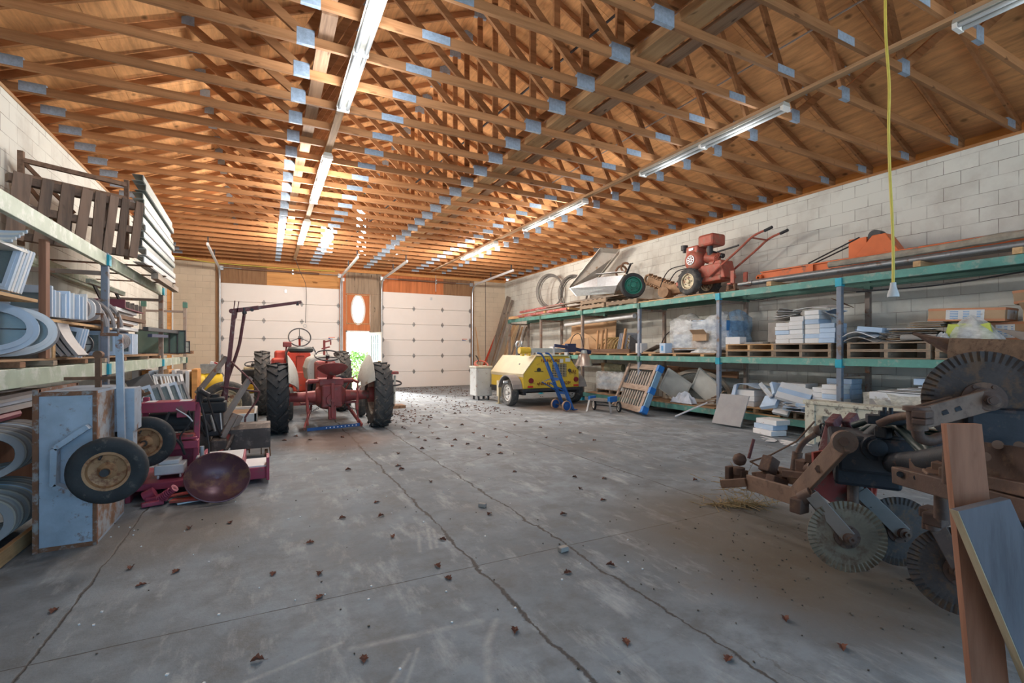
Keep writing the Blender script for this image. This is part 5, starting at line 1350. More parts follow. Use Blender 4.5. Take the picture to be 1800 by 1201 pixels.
for i, (u0, v0, u1, v1, w_, h_, m, nm) in enumerate(sticks):
    y_ = 18.14 - .175 * i; tp = at(u1, v1, Y=y_); tp = V((8.97, y_, max(2.2, min(tp.z, 4.2)))); b2 = V((8.97 - .33 * tp.z - .04 * math.sin(i * 2.4) - (.35 if i == 0 else 0), y_, .03))
    tag(MB().bar(b2 + V((0, 0, .02)), tp, w_, h_, (0, 1, 0)).build('plank', M_stick[m]), '%s plank leaning in the far corner of planks, %s from the door' % (nm, ordinal(i)), 'plank', 'planks leaning in the far corner')
for i in range(7):
    b = V((6.95 + .05 * i, 14.95 - .17 * i, .02)); q = V((7.93, 14.8 - .16 * i, 1.28 + .05 * (i % 3)))
    tag(MB().tube([b, q], .022, 8).lathe([(.03, 0), (.05, .02), (.05, .06), (.03, .08)], q, (0, 0, 1), 10).build('pipe_stand', M_pipe), 'grey metal pipe leaning behind the yellow trailer, %s from the door' % ordinal(i), 'pipe', 'pipes behind the trailer')

# ================================================================== tractors
M_trred = paint('dull_tractor_red', (.33, .075, .07), .5, .1, .22, 5, wear=.25, wearcol=(.20, .13, .11))
M_trgrey = paint('tractor_grey', (.50, .50, .46), .5, .1, .15, 4, wear=.15, wearcol=(.30, .24, .18))
M_cream2 = paint('cream_wheel_disc', (.58, .55, .46), .5, .1, .15, 5, wear=.3)
M_brred = paint('bright_tractor_red', (.58, .085, .05), .45, .1, .15, 4, wear=.18, wearcol=(.28, .12, .09))
M_blubar = paint('blue_drawbar', (.02, .09, .28), .45, .1, .15, 6)


def swheel(t, c, nrm, up, R=.2, name='steering_wheel', r=.014, mat=None):
    c = V(c); nrm = V(nrm).normalized(); a = nrm.cross(V(up)).normalized(); b = nrm.cross(a)
    m = MB().tube([c + a * R * math.cos(2 * PI * i / 32) + b * R * math.sin(2 * PI * i / 32) for i in range(32)], r, 8, closed=True)
    for k in range(3):
        th = PI / 2 + k * 2 * PI / 3 + PI / 6
        m.tube([c - nrm * .03, c + (a * math.cos(th) + b * math.sin(th)) * R], .009, 6)
    m.cyl(c - nrm * .05, c + nrm * .01, .035)
    return m.build(name, mat or M_dark, t)


# near tractor, seen from behind
TX, TY = 1.02, 9.12
t = thing('tractor', 'low old tractor with grey clamshell fenders and a red pan seat, nearer of two', 'tractor', (TX, TY, 0))
for s, x in ((-1, .17), (1, 1.87)):
    wheel(t, (x, TY, .60), (1, 0, 0), .585, .33, .36, M_tyre if s < 0 else M_tyred, M_cream2, lugs=17, dish=.1, bolts=6, names=('rear_wheel', 'rim'))
MB().cyl((.34, TY, .60), (.78, TY, .60), .075, .11).cyl((.26, TY, .6), (.36, TY, .6), .14).cut().cyl((1.70, TY, .60), (1.26, TY, .60), .075, .11).cyl((1.68, TY, .6), (1.78, TY, .6), .14).split('axle_housing', M_trred, t)
MB().lathe([(0, -.26), (.14, -.25), (.21, -.16), (.25, 0), (.21, .16), (.14, .25), (0, .26)], (TX, TY, .60), (1, 0, 0), 24).bx(TX - .17, TX + .17, TY - .28, TY + .9, .42, .82).build('transmission', M_trred, t, bev=.03)
MB().cyl((TX, TY - .34, .56), (TX, TY - .26, .56), .1).cyl((TX, TY - .40, .56), (TX, TY - .3, .56), .03).bx(TX - .06, TX + .06, TY - .33, TY - .2, .22, .45).bx(TX - .025, TX + .025, TY - .36, TY - .3, .25, .85).build('rear_cover', M_trred, t, bev=.01)
MB().bx(TX - .2, TX + .2, TY - .22, TY + .3, .80, .92).cyl((TX - .38, TY - .1, .88), (TX + .38, TY - .1, .88), .04).bar((TX - .38, TY - .1, .88), (TX - .42, TY - .35, .86), .03, .05).bar((TX + .38, TY - .1, .88), (TX + .42, TY - .35, .86), .03, .05).build('hydraulic_lift', M_trred, t, bev=.01)
for s in (-1, 1):
    xe = TX + s * .42
    MB().tube([(xe, TY - .32, .85), (TX + s * .40, TY - .45, .16)], .014, 6).cyl((xe - .01 * s, TY - .36, .58), (TX + s * .40, TY - .41, .38), .025, n=8).build('lift_rod', M_trred, t)
    MB().bar((TX + s * .30, TY + .15, .42), (TX + s * .46, TY - .52, .12), .03, .055).build('lower_link', M_trred, t)
db = MB().bar((TX - .42, TY - .53, .105), (TX + .42, TY - .53, .135), .03, .05)
db.build('drawbar', M_blubar, t)
hl = MB()
for i in range(9): hl.cyl((TX - .12 + .06 * i, TY - .547, .117 + .002 * i), (TX - .12 + .06 * i, TY - .544, .117 + .002 * i), .011, n=8)
hl.build('drawbar_holes', M_alu, t)
chn = MB()
for s in (-1, 1):
    if s > 0: chn.cut()
    for i in range(8):
        p = V((TX + s * .40, TY - .4, .40)).lerp(V((TX + s * .12, TY - .2, .52)), i / 7); p.z -= .05 * math.sin(PI * i / 7)
        chn.tube([p + V((.02 * math.cos(a), .012 * math.sin(a) * (i % 2), .012 * math.sin(a) * (1 - i % 2))) for a in [2 * PI * j / 8 for j in range(8)]], .005, 5, closed=True)
chn.split('check_chain', M_dark, t)
for s in (-1, 1):
    x0 = TX + s * .50
    # clamshell fender: a bowed sheet over the inner side of the tyre
    def fen(u, v, s=s, x0=x0):
        a = rad(40 + 120 * u) - .30; r = .70 - .0 * v
        w_ = v * .2
        ca, sa = math.cos(a), math.sin(a); bulge = .08 * math.sin(PI * v)
        rr = .28 + (.46) * v
        return (x0 + s * (.02 + .17 * v ** 2.2), TY + .05 - rr * ca * .85, .60 + rr * sa)
    MB().sheet(lambda u, v, fen=fen: fen(u * 1.15, v), 18, 8, .012).build('fender', M_trgrey, t)
MB().bar((TX - .05, TY - .18, .90), (TX - .05, TY - .3, 1.0), .06, .03).bar((TX, TY + .15, .86), (TX, TY - .32, 1.03), .07, .025).build('seat_spring', M_trred, t)
def pan(u, v):
    a = 2 * PI * u; r = v
    k = .5 - .5 * math.sin(a)
    return (TX + .255 * r * math.cos(a), TY - .36 + .19 * r * math.sin(a), .985 + r ** 2.2 * (.07 + .15 * k ** 1.3))
MB().sheet(pan, 36, 8, .01).build('seat', M_trred, t)
MB().bx(TX - .19, TX + .19, TY + .75, TY + 1.0, .80, 1.22).build('dash', M_trred, t, bev=.05)
MB().tube([(TX, TY + .8, 1.1), (TX, TY + .42, 1.31)], .022, 8).build('steering_column', M_trred, t)
swheel(t, (TX, TY + .40, 1.325), (0, -.42, .9), (1, 0, 0), R=.225)
MB().prism([(-.30, -.2), (.30, -.2), (.33, .05), (.27, .24), (.12, .31), (-.12, .31), (-.27, .24), (-.33, .05)], (TX, TY + 1.5, 1.02), (1, 0, 0), (0, 0, 1), 1.1).build('hood', M_trgrey, t, bev=.04)
MB().bx(TX - .2, TX + .2, TY + .8, TY + 1.95, .40, .86).cyl((TX - .24, TY + 1.1, .74), (TX - .24, TY + 1.1, .95), .05).bx(TX - .28, TX - .2, TY + 1.2, TY + 1.9, .55, .8).build('engine', M_dark, t, bev=.03)
MB().cyl((TX + .27, TY + .78, .86), (TX + .27, TY + .68, .86), .075, n=16).bx(TX + .2, TX + .3, TY + .75, TY + .9, .5, .9).build('headlamp_bucket', M_dark, t, bev=.01)
MB().tube([(TX, TY + 1.0, 1.2), (TX, TY + 1.0, 1.62)], .022, 8).bar((TX - .05, TY + .98, 1.45), (TX + .1, TY + .98, 1.49), .03, .03).bar((TX + .02, TY + 1.0, 1.59), (TX + .13, TY + 1.0, 1.62), .03, .03).tube([(TX + .12, TY + 1, 1.6), (TX + .12, TY + 1, 1.53)], .015, 6).build('post', M_trred, t)
MB().bx(TX - .18, TX + .18, TY + 1.95, TY + 2.06, .5, 1.2).build('grille', M_trgrey, t, bev=.03)
MB().bx(TX - .55, TX + .72, TY + 1.5, TY + 1.6, .30, .40).build('front_axle', M_trred, t)
for x in (TX - .62, TX + .80): wheel(t, (x, TY + 1.58, .34), (1, .0, 0), .335, .16, .2, M_tyred, M_cream2, dish=.2, names=('front_wheel', 'rim'))
MB().bx(TX - .48, TX - .2, TY + .05, TY + .8, .46, .49).bx(TX + .2, TX + .48, TY + .05, TY + .8, .46, .49).build('footboard', M_trred, t)
MB().bar((TX + .46, TY - .1, .67), (TX + .62, TY + .5, .72), .03, .02).tube([(TX + .3, TY + .6, .6), (TX + .42, TY + .3, .9), (TX + .46, TY + .1, .95)], .012, 6).build('pedal_lever', M_trred, t)

# tall red row-crop tractor behind it
UX, UY = .72, 12.02
t = thing('tractor', 'taller bright red row-crop tractor with black seat, farther of two', 'tractor', (UX, UY, 0))
for x in (-.08, 1.60):
    wheel(t, (x, UY, .70), (1, 0, 0), .685, .30, .46, M_tyred, M_cream2, lugs=19, dish=.05, bolts=6, names=('rear_wheel', 'rim'))
MB().cyl((.05, UY, .7), (1.45, UY, .7), .09).lathe([(0, -.3), (.16, -.3), (.26, 0), (.16, .3), (0, .3)], (UX, UY, .7), (1, 0, 0), 20).bx(UX - .2, UX + .2, UY - .3, UY + 1.0, .5, .95).build('transmission', M_brred, t, bev=.03)
MB().bx(UX - .12, UX + .06, UY - .25, UY + .05, .9, 1.30).bx(UX - .3, UX - .18, UY - .1, UY + .4, .9, 1.15).build('seat_post', M_brred, t, bev=.02)
MB().lathe([(0, 0), (.22, 0), (.27, .04), (.27, .09), (.22, .13), (0, .14)], (UX - .02, UY - .15, 1.37), (0, 0, 1), 26).build('seat', paint('black_vinyl', (.05, .06, .06), .5, 0, .2, 6), t)
MB().prism([(-.26, 0), (.26, 0), (.26, .5), (.16, .60), (-.16, .60), (-.26, .5)], (UX, UY + 1.6, .86), (1, 0, 0), (0, 0, 1), 1.6).build('hood', M_brred, t, bev=.04)
MB().bx(UX - .20, UX + .2, UY + .6, UY + 2.6, .45, .9).build('engine', M_dark, t, bev=.03)
MB().bx(UX - .55, UX - .28, UY + .35, UY + .9, .85, 1.42).bx(UX - .62, UX - .3, UY + .2, UY + .36, .95, 1.25).build('fuel_tank', M_brred, t, bev=.05)
MB().bx(UX - .62, UX - .4, UY + .15, UY + .2, 1.02, 1.1).build('battery_box', M_dark, t)
for s in (-1, 1):
    MB().tube(spline([(UX + s * .25, UY + .1, 1.5), (UX + s * .32, UY - .05, 1.3), (UX + s * .26, UY - .12, 1.05), (UX + s * .1, UY - .15, .98)], 5), .016, 6).build('hose', M_blk, t)
MB().bx(UX - .38, UX - .2, UY + .1, UY + .3, 1.5, 1.62).tube([(UX - .3, UY + .2, 1.55), (UX - .34, UY + .15, 1.2)], .02).build('valve_block', M_trred, t, bev=.02)
MB().tube([(UX, UY + .6, 1.42), (UX - .02, UY + .32, 1.70)], .024, 8).build('steering_column', M_brred, t)
swheel(t, (UX - .02, UY + .3, 1.73), (0, -.85, .45), (1, 0, 0), R=.24)
for x in (UX - .14, UX + .14): wheel(t, (x, UY + 2.5, .34), (1, 0, 0), .33, .15, .2, M_tyred, M_brred, dish=.2, names=('front_wheel', 'rim'))
MB().bx(UX - .12, UX + .12, UY + 2.4, UY + 2.6, .3, .9).build('front_pedestal', M_brred, t)
MB().bx(UX - .5, UX + .5, UY - .40, UY - .34, .38, .44).bx(UX - .3, UX - .24, UY - .38, UY + .2, .38, .6).bx(UX + .24, UX + .3, UY - .38, UY + .2, .38, .6).build('hitch', M_brred, t)
MB().bx(UX - .95, UX - .6, UY + .1, UY + .2, .55, .62).bar((UX - .62, UY + .1, 1.2), (UX - .6, UY - .1, .6), .03, .03).build('side_lever', M_trred, t)

# small machine with a red top by the right rear wheel
t = thing('stool', 'red-topped iron stool with a dark hoop beyond the rear wheel of the nearer tractor', 'stool', (2.75, 11.9, 0))
c = V((2.72, 11.9, 0))
MB().box(c + V((0, 0, .87)), (.36, .3, .07)).build('seat', M_trred, t, bev=.01)
MB().tube(arc(c + V((.06, -.05, .62)), .2, 0, 360, 24, (1, 0, 0), (0, 1, .25))[:-1], .02, 6, closed=True).build('hoop', M_dark, t)
MB().bar(c + V((0, 0, .03)), c + V((0, 0, .84)), .12, .1).cyl(c + V((.1, 0, .1)), c + V((.12, 0, .8)), .03).build('post', M_trgrey, t)
MB().box(c + V((.08, 0, .035)), (.52, .4, .07)).build('base', M_oldy, t)
# ================================================================== pale green rack, top level
M_dkpal = wood('dark_pallet', (.21, .135, .095), 'Z', (.09, .06, .045), scale=6, rnd=.3, grey=.25)
M_dkpalx = wood('dark_pallet_rail', (.20, .13, .09), 'X', (.09, .06, .045), scale=6, rnd=.2, grey=.2)
t = thing('pallet', 'dark weathered pallet standing on edge on top of the pale green rack', 'pallet', (-1.95, 7.3, 2.6))
BL, BR = V((-2.44, 7.0, 2.61)), V((-1.50, 7.7, 2.61)); ax = (BR - BL).normalized(); up = V((.10, .10, 1)).normalized(); up = (up - ax * up.dot(ax)).normalized(); nr = ax.cross(up); W_ = (BR - BL).length
def pp(x, y, d=0): return BL + ax * x + up * y + nr * d
for y in (.05, .36, .67): MB().bar(pp(.0, y, -.05), pp(W_ + .02, y, -.05), .09, .085, up).build('rail', M_dkpalx, t)
for i, (x, w_, dx) in enumerate(((.06, .15, .0), (.26, .10, .01), (.45, .12, 0), (.61, .10, .02), (.78, .11, -.02), (.89, .09, .01), (1.02, .08, 0), (1.17, .09, .01))):
    MB().bar(pp(x - .03, -.0, .01), pp(x + dx + .05, .73, .01), .02, w_, nr.cross(up)).build('board', M_dkpal, t)
for i, (x, w_) in enumerate(((.1, .1), (.5, .1), (.9, .1))): MB().bar(pp(x, .02, -.11), pp(x + .05, .7, -.11), .02, w_, nr.cross(up)).build('back_board', M_dkpal, t)
pal_up = t
for k in (): dup(pal_up, V(pal_up.location) + V((-.06 * k - .0, .2 * k, .0 + .02 * k)), None, 'dark pallet standing behind the front dark pallet on the pale green rack, %s in the row' % ORD[k], 'dark pallets on the pale green rack')
t = thing('steel_gate', 'rusty steel gate frame propped behind the dark pallets high on the block wall', 'frame', (-2.2, 8.0, 2.6))
MB().bar((-2.50, 7.45, 3.60), (-1.64, 7.95, 3.60), .05, .05).bar((-2.5, 7.45, 3.42), (-1.64, 7.95, 3.42), .05, .05).bar((-2.5, 7.45, 2.62), (-2.5, 7.45, 3.70), .05, .05).bar((-1.64, 7.95, 2.62), (-1.64, 7.95, 3.66), .05, .05).build('angle_frame', M_drk, t)
MB().bar((-2.5, 7.46, 3.6), (-2.1, 7.7, 3.1), .03, .04).bar((-2.5, 7.46, 3.4), (-2.2, 7.65, 2.9), .03, .04).build('diagonal_brace', M_rust, t)
# galvanised channels stacked lengthwise
M_perf = None
def perfmat():
    m, t, b = nt_new('perforated_steel')
    v = N(t, 'ShaderNodeTexVoronoi'); v.inputs['Scale'].default_value = 26; v.inputs['Randomness'].default_value = 0
    L(t, coords(t, 'Object'), v.inputs['Vector'])
    L(t, ramp(t, v.outputs['Distance'], [(.30, (.10, .11, .11)), (.36, (.62, .66, .68))]), b.inputs['Base Color']); b.inputs['Metallic'].default_value = .4; b.inputs['Roughness'].default_value = .4
    return m
M_perf = perfmat()
M_chan = paint('grey_green_steel', (.26, .30, .29), .45, .3, .15, 4, rnd=.25)
for i in range(11):
    z = 2.605 + .108 * i; o_ = .02 * math.sin(i * 2.2); y0 = 8.02 + .05 * math.sin(i * 1.7); y1 = 10.45 - .03 * i + .06 * math.cos(i * 2)
    zz_ = -.012 * i
    b = MB().bar((-1.47 + o_, y0, z + .045), (-1.47 + o_, y1, z + .045 + zz_), .012, .072).bar((-1.53 + o_, y0, z + .003), (-1.53 + o_, y1, z + .003 + zz_), .12, .006).bar((-1.53 + o_, y0, z + .082), (-1.53 + o_, y1, z + .082 + zz_), .12, .006)
    tag(b.build('steel_channel', M_perf if i in (0, 1, 4) else M_chan), '%s galvanised channel in the stack on the pale green rack top, %s from the bottom' % ('perforated' if i in (0, 1, 4) else 'plain', ordinal(i)), 'steel channel', 'channels on the pale green rack top')
for i, y in enumerate((8.3, 9.3, 10.2)): tag(MB().bar((-2.5, y, 2.597), (-1.42, y, 2.597), .1, .01).build('bearer', M_drk), 'dark strip under the galvanised channels, %s from the pallets' % ordinal(i), 'strip', 'strips under the channels')
board((-1.50, 8.9, 2.545), (-1.50, 10.8, 2.545), .09, .09, M_grywd, 'grey timber under the channel stack beside the pale green rack beam')
# ================================================================== pale green rack, middle level (Z = 1.27)
ZL = 1.275
for i, y in enumerate((4.3, 5.1, 5.75, 6.6, 7.3, 8.2, 9.6, 10.6)):
    board((-2.56, y, ZL + .025), (-1.70, y, ZL + .025), .10, .045, M_rwood if i % 2 else M_palx, '%s cross board on the pale green rack middle level, %s from the near end' % ('red-brown' if i % 2 else 'pale', ordinal(i)), 'cross_board', 'board', 'cross boards on the pale green rack')
tag(MB().bx(-2.49, -1.785, .95, 13.8, ZL + .049, ZL + .066).build('shelf_board', MATS['shelf_ply']), 'long plywood shelf in the middle level of the pale green rack', 'shelf board')
zs = ZL + .067
M_vin = paint('blue_white_vinyl', (.55, .66, .80), .4, 0, .06, 5, rnd=.12)
M_vinw = paint('white_vinyl', (.76, .78, .80), .4, 0, .05, 5, rnd=.08)
M_vgr = paint('grey_brown_vinyl', (.33, .31, .31), .5, 0, .1, 5, rnd=.15)
M_gl = glassy('sash_glass', (.30, .38, .40), .08, .5)
M_glf = glassy('frosted_glass', (.62, .68, .66), .4, .8)


def sash(c, w, h, lab, mat=M_vin, glass=M_gl, yaw=0, lean=0, roll=0, th=.035, fw=.04, grp=None, shape='rect', p=2.0, bars=0, name='window_sash'):
    t = thing(name, lab, 'window', c, grp)
    R = rz(yaw) @ rx(lean) @ ry(roll); c = V(c) + V((0, 0, .012))
    if shape == 'rect': o, i_ = rect(w / 2, h / 2), rect(w / 2 - fw, h / 2 - fw)
    else: o, i_ = ell(w / 2, h / 2, 44, p), ell(w / 2 - fw, h / 2 - fw, 44, p)
    m = MB().loop(o, i_, (0, 0, 0), (1, 0, 0), (0, 0, 1), th)
    o2 = [(x * (1 - fw * .9 / w), z * (1 - fw * .9 / h)) for x, z in o]
    m.loop(o2, i_, (0, -th * .6, 0), (1, 0, 0), (0, 0, 1), th * .35)
    m.xf(R, c); m.build('frame', mat, t)
    g_ = MB().prism(i_, (0, 0, 0), (1, 0, 0), (0, 0, 1), .008); g_.xf(R, c); g_.build('glass', glass, t)
    if bars:
        k = MB()
        if bars in (1, 3): k.box((0, 0, 0), (w - 2 * fw, .012, .010))
        if bars in (2, 3): k.box((0, 0, 0), (.010, .012, h - 2 * fw))
        if bars == 3: k.loop(ell(w * .14, h * .2, 24), ell(w * .13, h * .19, 24), (0, 0, 0), (1, 0, 0), (0, 0, 1), .012)
        k.xf(R, c); k.build('muntin', M_dark, t)
    return t


sash((-2.12, 5.35, zs + .237), .84, .47, 'biggest oval window, bluish white, standing at the front of the pale green rack', th=.07, fw=.075, shape='ell', p=2.2, bars=1, yaw=.25, lean=-.05)
sash((-2.02, 5.58, zs + .225), .74, .44, 'oval window standing right behind the biggest oval window', M_vinw, th=.05, fw=.06, shape='ell', p=2.2, yaw=.25)
sash((-2.0, 5.70, zs + .215), .66, .42, 'plain oval frame third in line behind the biggest oval window', M_vgr, th=.04, fw=.05, shape='ell', p=2.2, yaw=.25)
# improvised upper tier
M_tpost = wood('red_brown_post', (.30, .15, .095), 'Z', (.17, .08, .05), scale=5)
for x, y in ((-1.80, 5.83), (-2.46, 5.83)): tag(MB().bar((x, y, zs), (x, y, 2.42), .05, .09).build('post', M_tpost), 'red-brown wooden post on the pale green rack, %s side' % ('aisle' if x > -2 else 'wall'), 'post', 'red-brown shelf posts')
tag(MB().bx(-2.48, -1.79, 4.4, 5.66, 1.835, 1.862).build('shelf_board', M_fresh), 'pale pine board above the biggest oval window', 'shelf board')
for k, y in enumerate((4.5, 4.62)): tag(MB().bx(-2.46, -2.40, y - .02, y + .02, zs, 1.835).build('wood_upright', M_tpost), 'brown upright under the pine board, %s from the near end' % ORD[k], 'upright', 'uprights under the pine board') if k else None
tag(MB().bx(-2.48, -1.79, 5.89, 7.95, 1.685, 1.71).build('shelf_board', M_fresh), 'pale board tier carrying the square sashes on the pale green rack', 'shelf board')
tag(MB().bx(-2.4, -1.80, 6.9, 6.95, zs, 1.685).build('wood_upright', M_drk), 'dark upright under the board tier by the round leaded window', 'upright')
tag(MB().bx(-2.4, -1.80, 7.88, 7.93, zs, 1.685).build('wood_upright', M_drk), 'dark upright under the far end of the board tier', 'upright')
for i in range(5):
    sash((-1.98 - .0 * i, 5.38 + .055 * i, 2.097 + .0 * i), .30, .38, 'bluish sash leaning on the pine board, %s in the row' % ordinal(i), M_vin if i % 2 == 0 else M_vinw, lean=-.18, roll=.18, grp='sashes leaning on the pine board', fw=.045)
for i in range(3):
    sash((-2.24 + .05 * i, 4.98 + .06 * i, 2.005 + .015 * i), .46, .20, 'small oval frame lying on the pine board, %s from the near end' % ordinal(i), M_vin, shape='ell', lean=-.5, fw=.03, grp='small ovals on the pine board')
for i in range(5):
    tag(MB().prism([(x, abs(z) - .03) if z < 0 else (x, z) for x, z in ell(.34, .14, 36)], (-2.1 + .015 * i, 5.1 + .02 * i, 2.27 + .024 * i), (1, 0, 0), (0, 1, .0), .022).build('arched_window_light', M_vinw if i % 2 else M_vin), 'flat arched frame head lying above the leaning sashes, %s from the bottom' % ordinal(i), 'window frame', 'flat arched heads')
tag(MB().bx(-2.45, -1.8, 4.8, 5.5, 2.235, 2.258).build('shelf_board', M_glf), 'thin pale panel under the flat arched heads', 'panel')
# square sashes in line on the tier
for i in range(9):
    w_, h_ = (.36, .29) if i == 0 else (.34 - .01 * (i % 3), .27 - .012 * (i % 4))
    sash((-1.98 + .018 * i, 6.02 + .062 * i, 1.722 + h_ / 2), w_, h_, 'square bluish sash on the board tier, %s of the line going back' % ordinal(i), (M_vin, M_vin, M_vinw)[i % 3], M_gl if i else glassy('reeded_glass', (.25, .33, .36), .3, .8), grp='square sashes on the tier', fw=.07 if i == 0 else .045)
for i in range(5):
    sash((-2.02 + .03 * i, 6.78 + .07 * i, 1.722 + .145), .42, .285, 'round-ended sash behind the square sashes, %s of the line' % ordinal(i), (M_vinw, M_vgr, M_vgr)[i % 3], shape='ell', p=2.6, grp='round-ended sashes', fw=.05)
for i in range(3):
    tag(MB().tube(arc((-2.0 + .05 * i, 7.3 + .1 * i, 1.70), .30, 0, 75, 10, (1, 0, 0), (0, 0, 1), .34), .022, 6).build('arched_strip', M_vgr), 'grey curved strip behind the round-ended sashes, %s of the line' % ordinal(i), 'curved strip', 'curved strips on the tier')
# grey curved frames below the tier
for i in range(7):
    x = -2.05 + .048 * i
    pts = [V((x + .11 * (1 - math.cos(rad(90) * k / 10)) + .05 * (k / 10) - .05, 6.15 + .02 * i, zs + .35 - .33 * k / 10)) for k in range(11)]
    b = MB()
    for a, c_ in zip(pts, pts[1:]): b.bar(a, c_, .30, .028, (1, 0, 0))
    tag(b.build('curved_casing', M_vgr), 'grey curved frame standing below the board tier, %s from the wall' % ordinal(i), 'curved frame', 'grey curved frames')
tag(MB().bx(-2.3, -1.80, 5.92, 6.02, zs, zs + .12).build('wood_block', M_grywd), 'grey block beside the curved frames', 'wood block')
tag(MB().bx(-1.86, -1.79, 6.0, 6.06, zs, zs + .15).build('wood_block', M_fresh), 'pale sawn block before the curved frames', 'wood block')
for i in range(3): sash((-1.86 + .01 * i, 6.62 + .05 * i, zs + .155), .20, .31, 'narrow bluish sash beside the grey curved frames, %s of the line' % ordinal(i), M_vin, roll=.2, grp='narrow sashes below the tier')
sash((-1.88, 7.05, zs + .13), .25, .25, 'round leaded window standing below the board tier', M_dark, M_glf, shape='ell', p=2.0, fw=.012, bars=3)
for i in range(4): sash((-2.02 + .0 * i, 7.15 + .06 * i, zs + .16), .30, .31, 'pale sash behind the round leaded window, %s of the line' % ordinal(i), M_vgr if i % 2 else M_vinw, grp='sashes behind the leaded window')
for i in range(2): sash((-1.92 + .10 * i, 7.52 + .16 * i, zs + .15), .30, .30, ('bluish clear square sash', 'bluish frosted square sash')[i] + ' by the blue-grey post of the pale green rack', M_vin, (M_gl, M_glf)[i], fw=.05)
# pile past the post: trims, flat boxes, a divided crate
zc_ = zs
cols = [M_vinw, M_vin, M_vinw, M_vgr, M_perf, M_vinw, M_vinw, M_navy, M_vinw, M_drk, M_vinw, M_drk, M_vgr, M_alu]
for i, m in enumerate(cols):
    h_ = .036 + .012 * (i % 3); y1 = 9.5 + .35 * math.sin(i * 1.9); y0 = 8.05 + .15 * math.cos(i * 2.3)
    tag(MB().box(((-2.22 if i < 8 else -2.10) + .02 * math.sin(i * 3), (y0 + y1) / 2, zc_ + h_ / 2), (.42 if i < 8 else .58, y1 - y0, h_ - .003), rz(.03 * math.sin(i * 5))).build('flat_sheet', m, bev=.004),
        '%s flat panel in the pile past the rack post, %s from the bottom' % ({'blue_white_vinyl': 'bluish', 'white_vinyl': 'white', 'grey_brown_vinyl': 'grey', 'perforated_steel': 'perforated', 'dark_blue_steel': 'dark blue', 'dark_stained_wood': 'dark', 'pale_metal': 'pale metal'}[m.name], ordinal(i)), 'panel', 'pile past the rack post')
    zc_ += h_
t = thing('crate', 'dark red divided crate on top of the panel pile in the pale green rack', 'crate', (-2.05, 8.8, zc_))
M_burg = paint('burgundy_paint', (.20, .045, .07), .5, 0, .12, 5)
MB().bx(-2.36, -1.74, 8.35, 8.38, zc_, zc_ + .12).bx(-2.36, -1.74, 8.35, 9.5, zc_, zc_ + .012).build('front_panel', M_burg, t)
for i in range(4): MB().bx(-2.36, -1.76, 8.70 + .26 * i, 8.72 + .26 * i, zc_ + .012, zc_ + .12).build('divider', M_grywd, t)
MB().bx(-2.38, -2.36, 8.35, 9.5, zc_, zc_ + .12).build('back_panel', M_grywd, t)
t = thing('tilted_rack', 'pale tilted frame standing on the dark red crate', 'frame', (-2.2, 8.9, zc_ + .12))
MB().bar((-2.15, 8.4, zc_ + .36), (-2.0, 9.5, zc_ + .30), .05, .06).build('top_bar', M_mint, t); MB().bar((-2.14, 8.6, zc_ + .34), (-2.08, 8.72, zc_ + .12), .02, .04).build('strut', M_dark, t); MB().bar((-2.05, 9.3, zc_ + .3), (-2.0, 9.42, zc_ + .12), .02, .04).build('strut', M_dark, t)
for i in range(4):
    tag(MB().tube(arc((-1.80 + .0 * i, 8.18 + .09 * i, zs + .2), .1, 0, 360, 20, (.8, .6, 0), (0, 0, 1))[:-1], .012, 6, closed=True).build('strip_coil', M_vgr), 'coiled grey strip hung on the panel pile, %s of the line' % ordinal(i), 'coil', 'coiled grey strips')
for i in range(6): sash((-1.84, 8.66 + .06 * i, zs + .155), .24, .30, 'bluish grey sash standing in the panel pile, %s of the line' % ordinal(i), M_vin, grp='sashes standing in the panel pile')
tag(MB().bar((-1.70, 9.4, 1.76), (-1.62, 12.3, 1.80), .07, .06).build('bar', M_dark), 'dark bar jutting from the pile toward the back of the pale green rack', 'bar')
tag(MB().bar((-1.68, 9.6, 1.66), (-1.66, 10.9, 1.68), .06, .05).build('bar', M_navy), 'dark blue bar jutting from the pile below the long dark bar', 'bar')
for i in range(3): sash((-2.0 + .12 * i, 11.7 + .1 * i, zs + .24), .56, .48, 'green-grey glass pane standing toward the back of the pale green rack, %s of the line' % ordinal(i), M_dark, glassy('green_glass', (.16, .24, .21), .1, .85), fw=.018, grp='green glass panes')
sash((-1.66, 12.6, zs + .14), .34, .26, 'white divided window frame at the back end of the pale green rack', M_dark, M_glf, fw=.02, bars=3)
tag(MB().bx(-1.9, -1.5, 12.9, 13.3, zs, zs + .07).build('wood_block', M_rwood), 'brown block at the back end of the pale green rack', 'wood block')

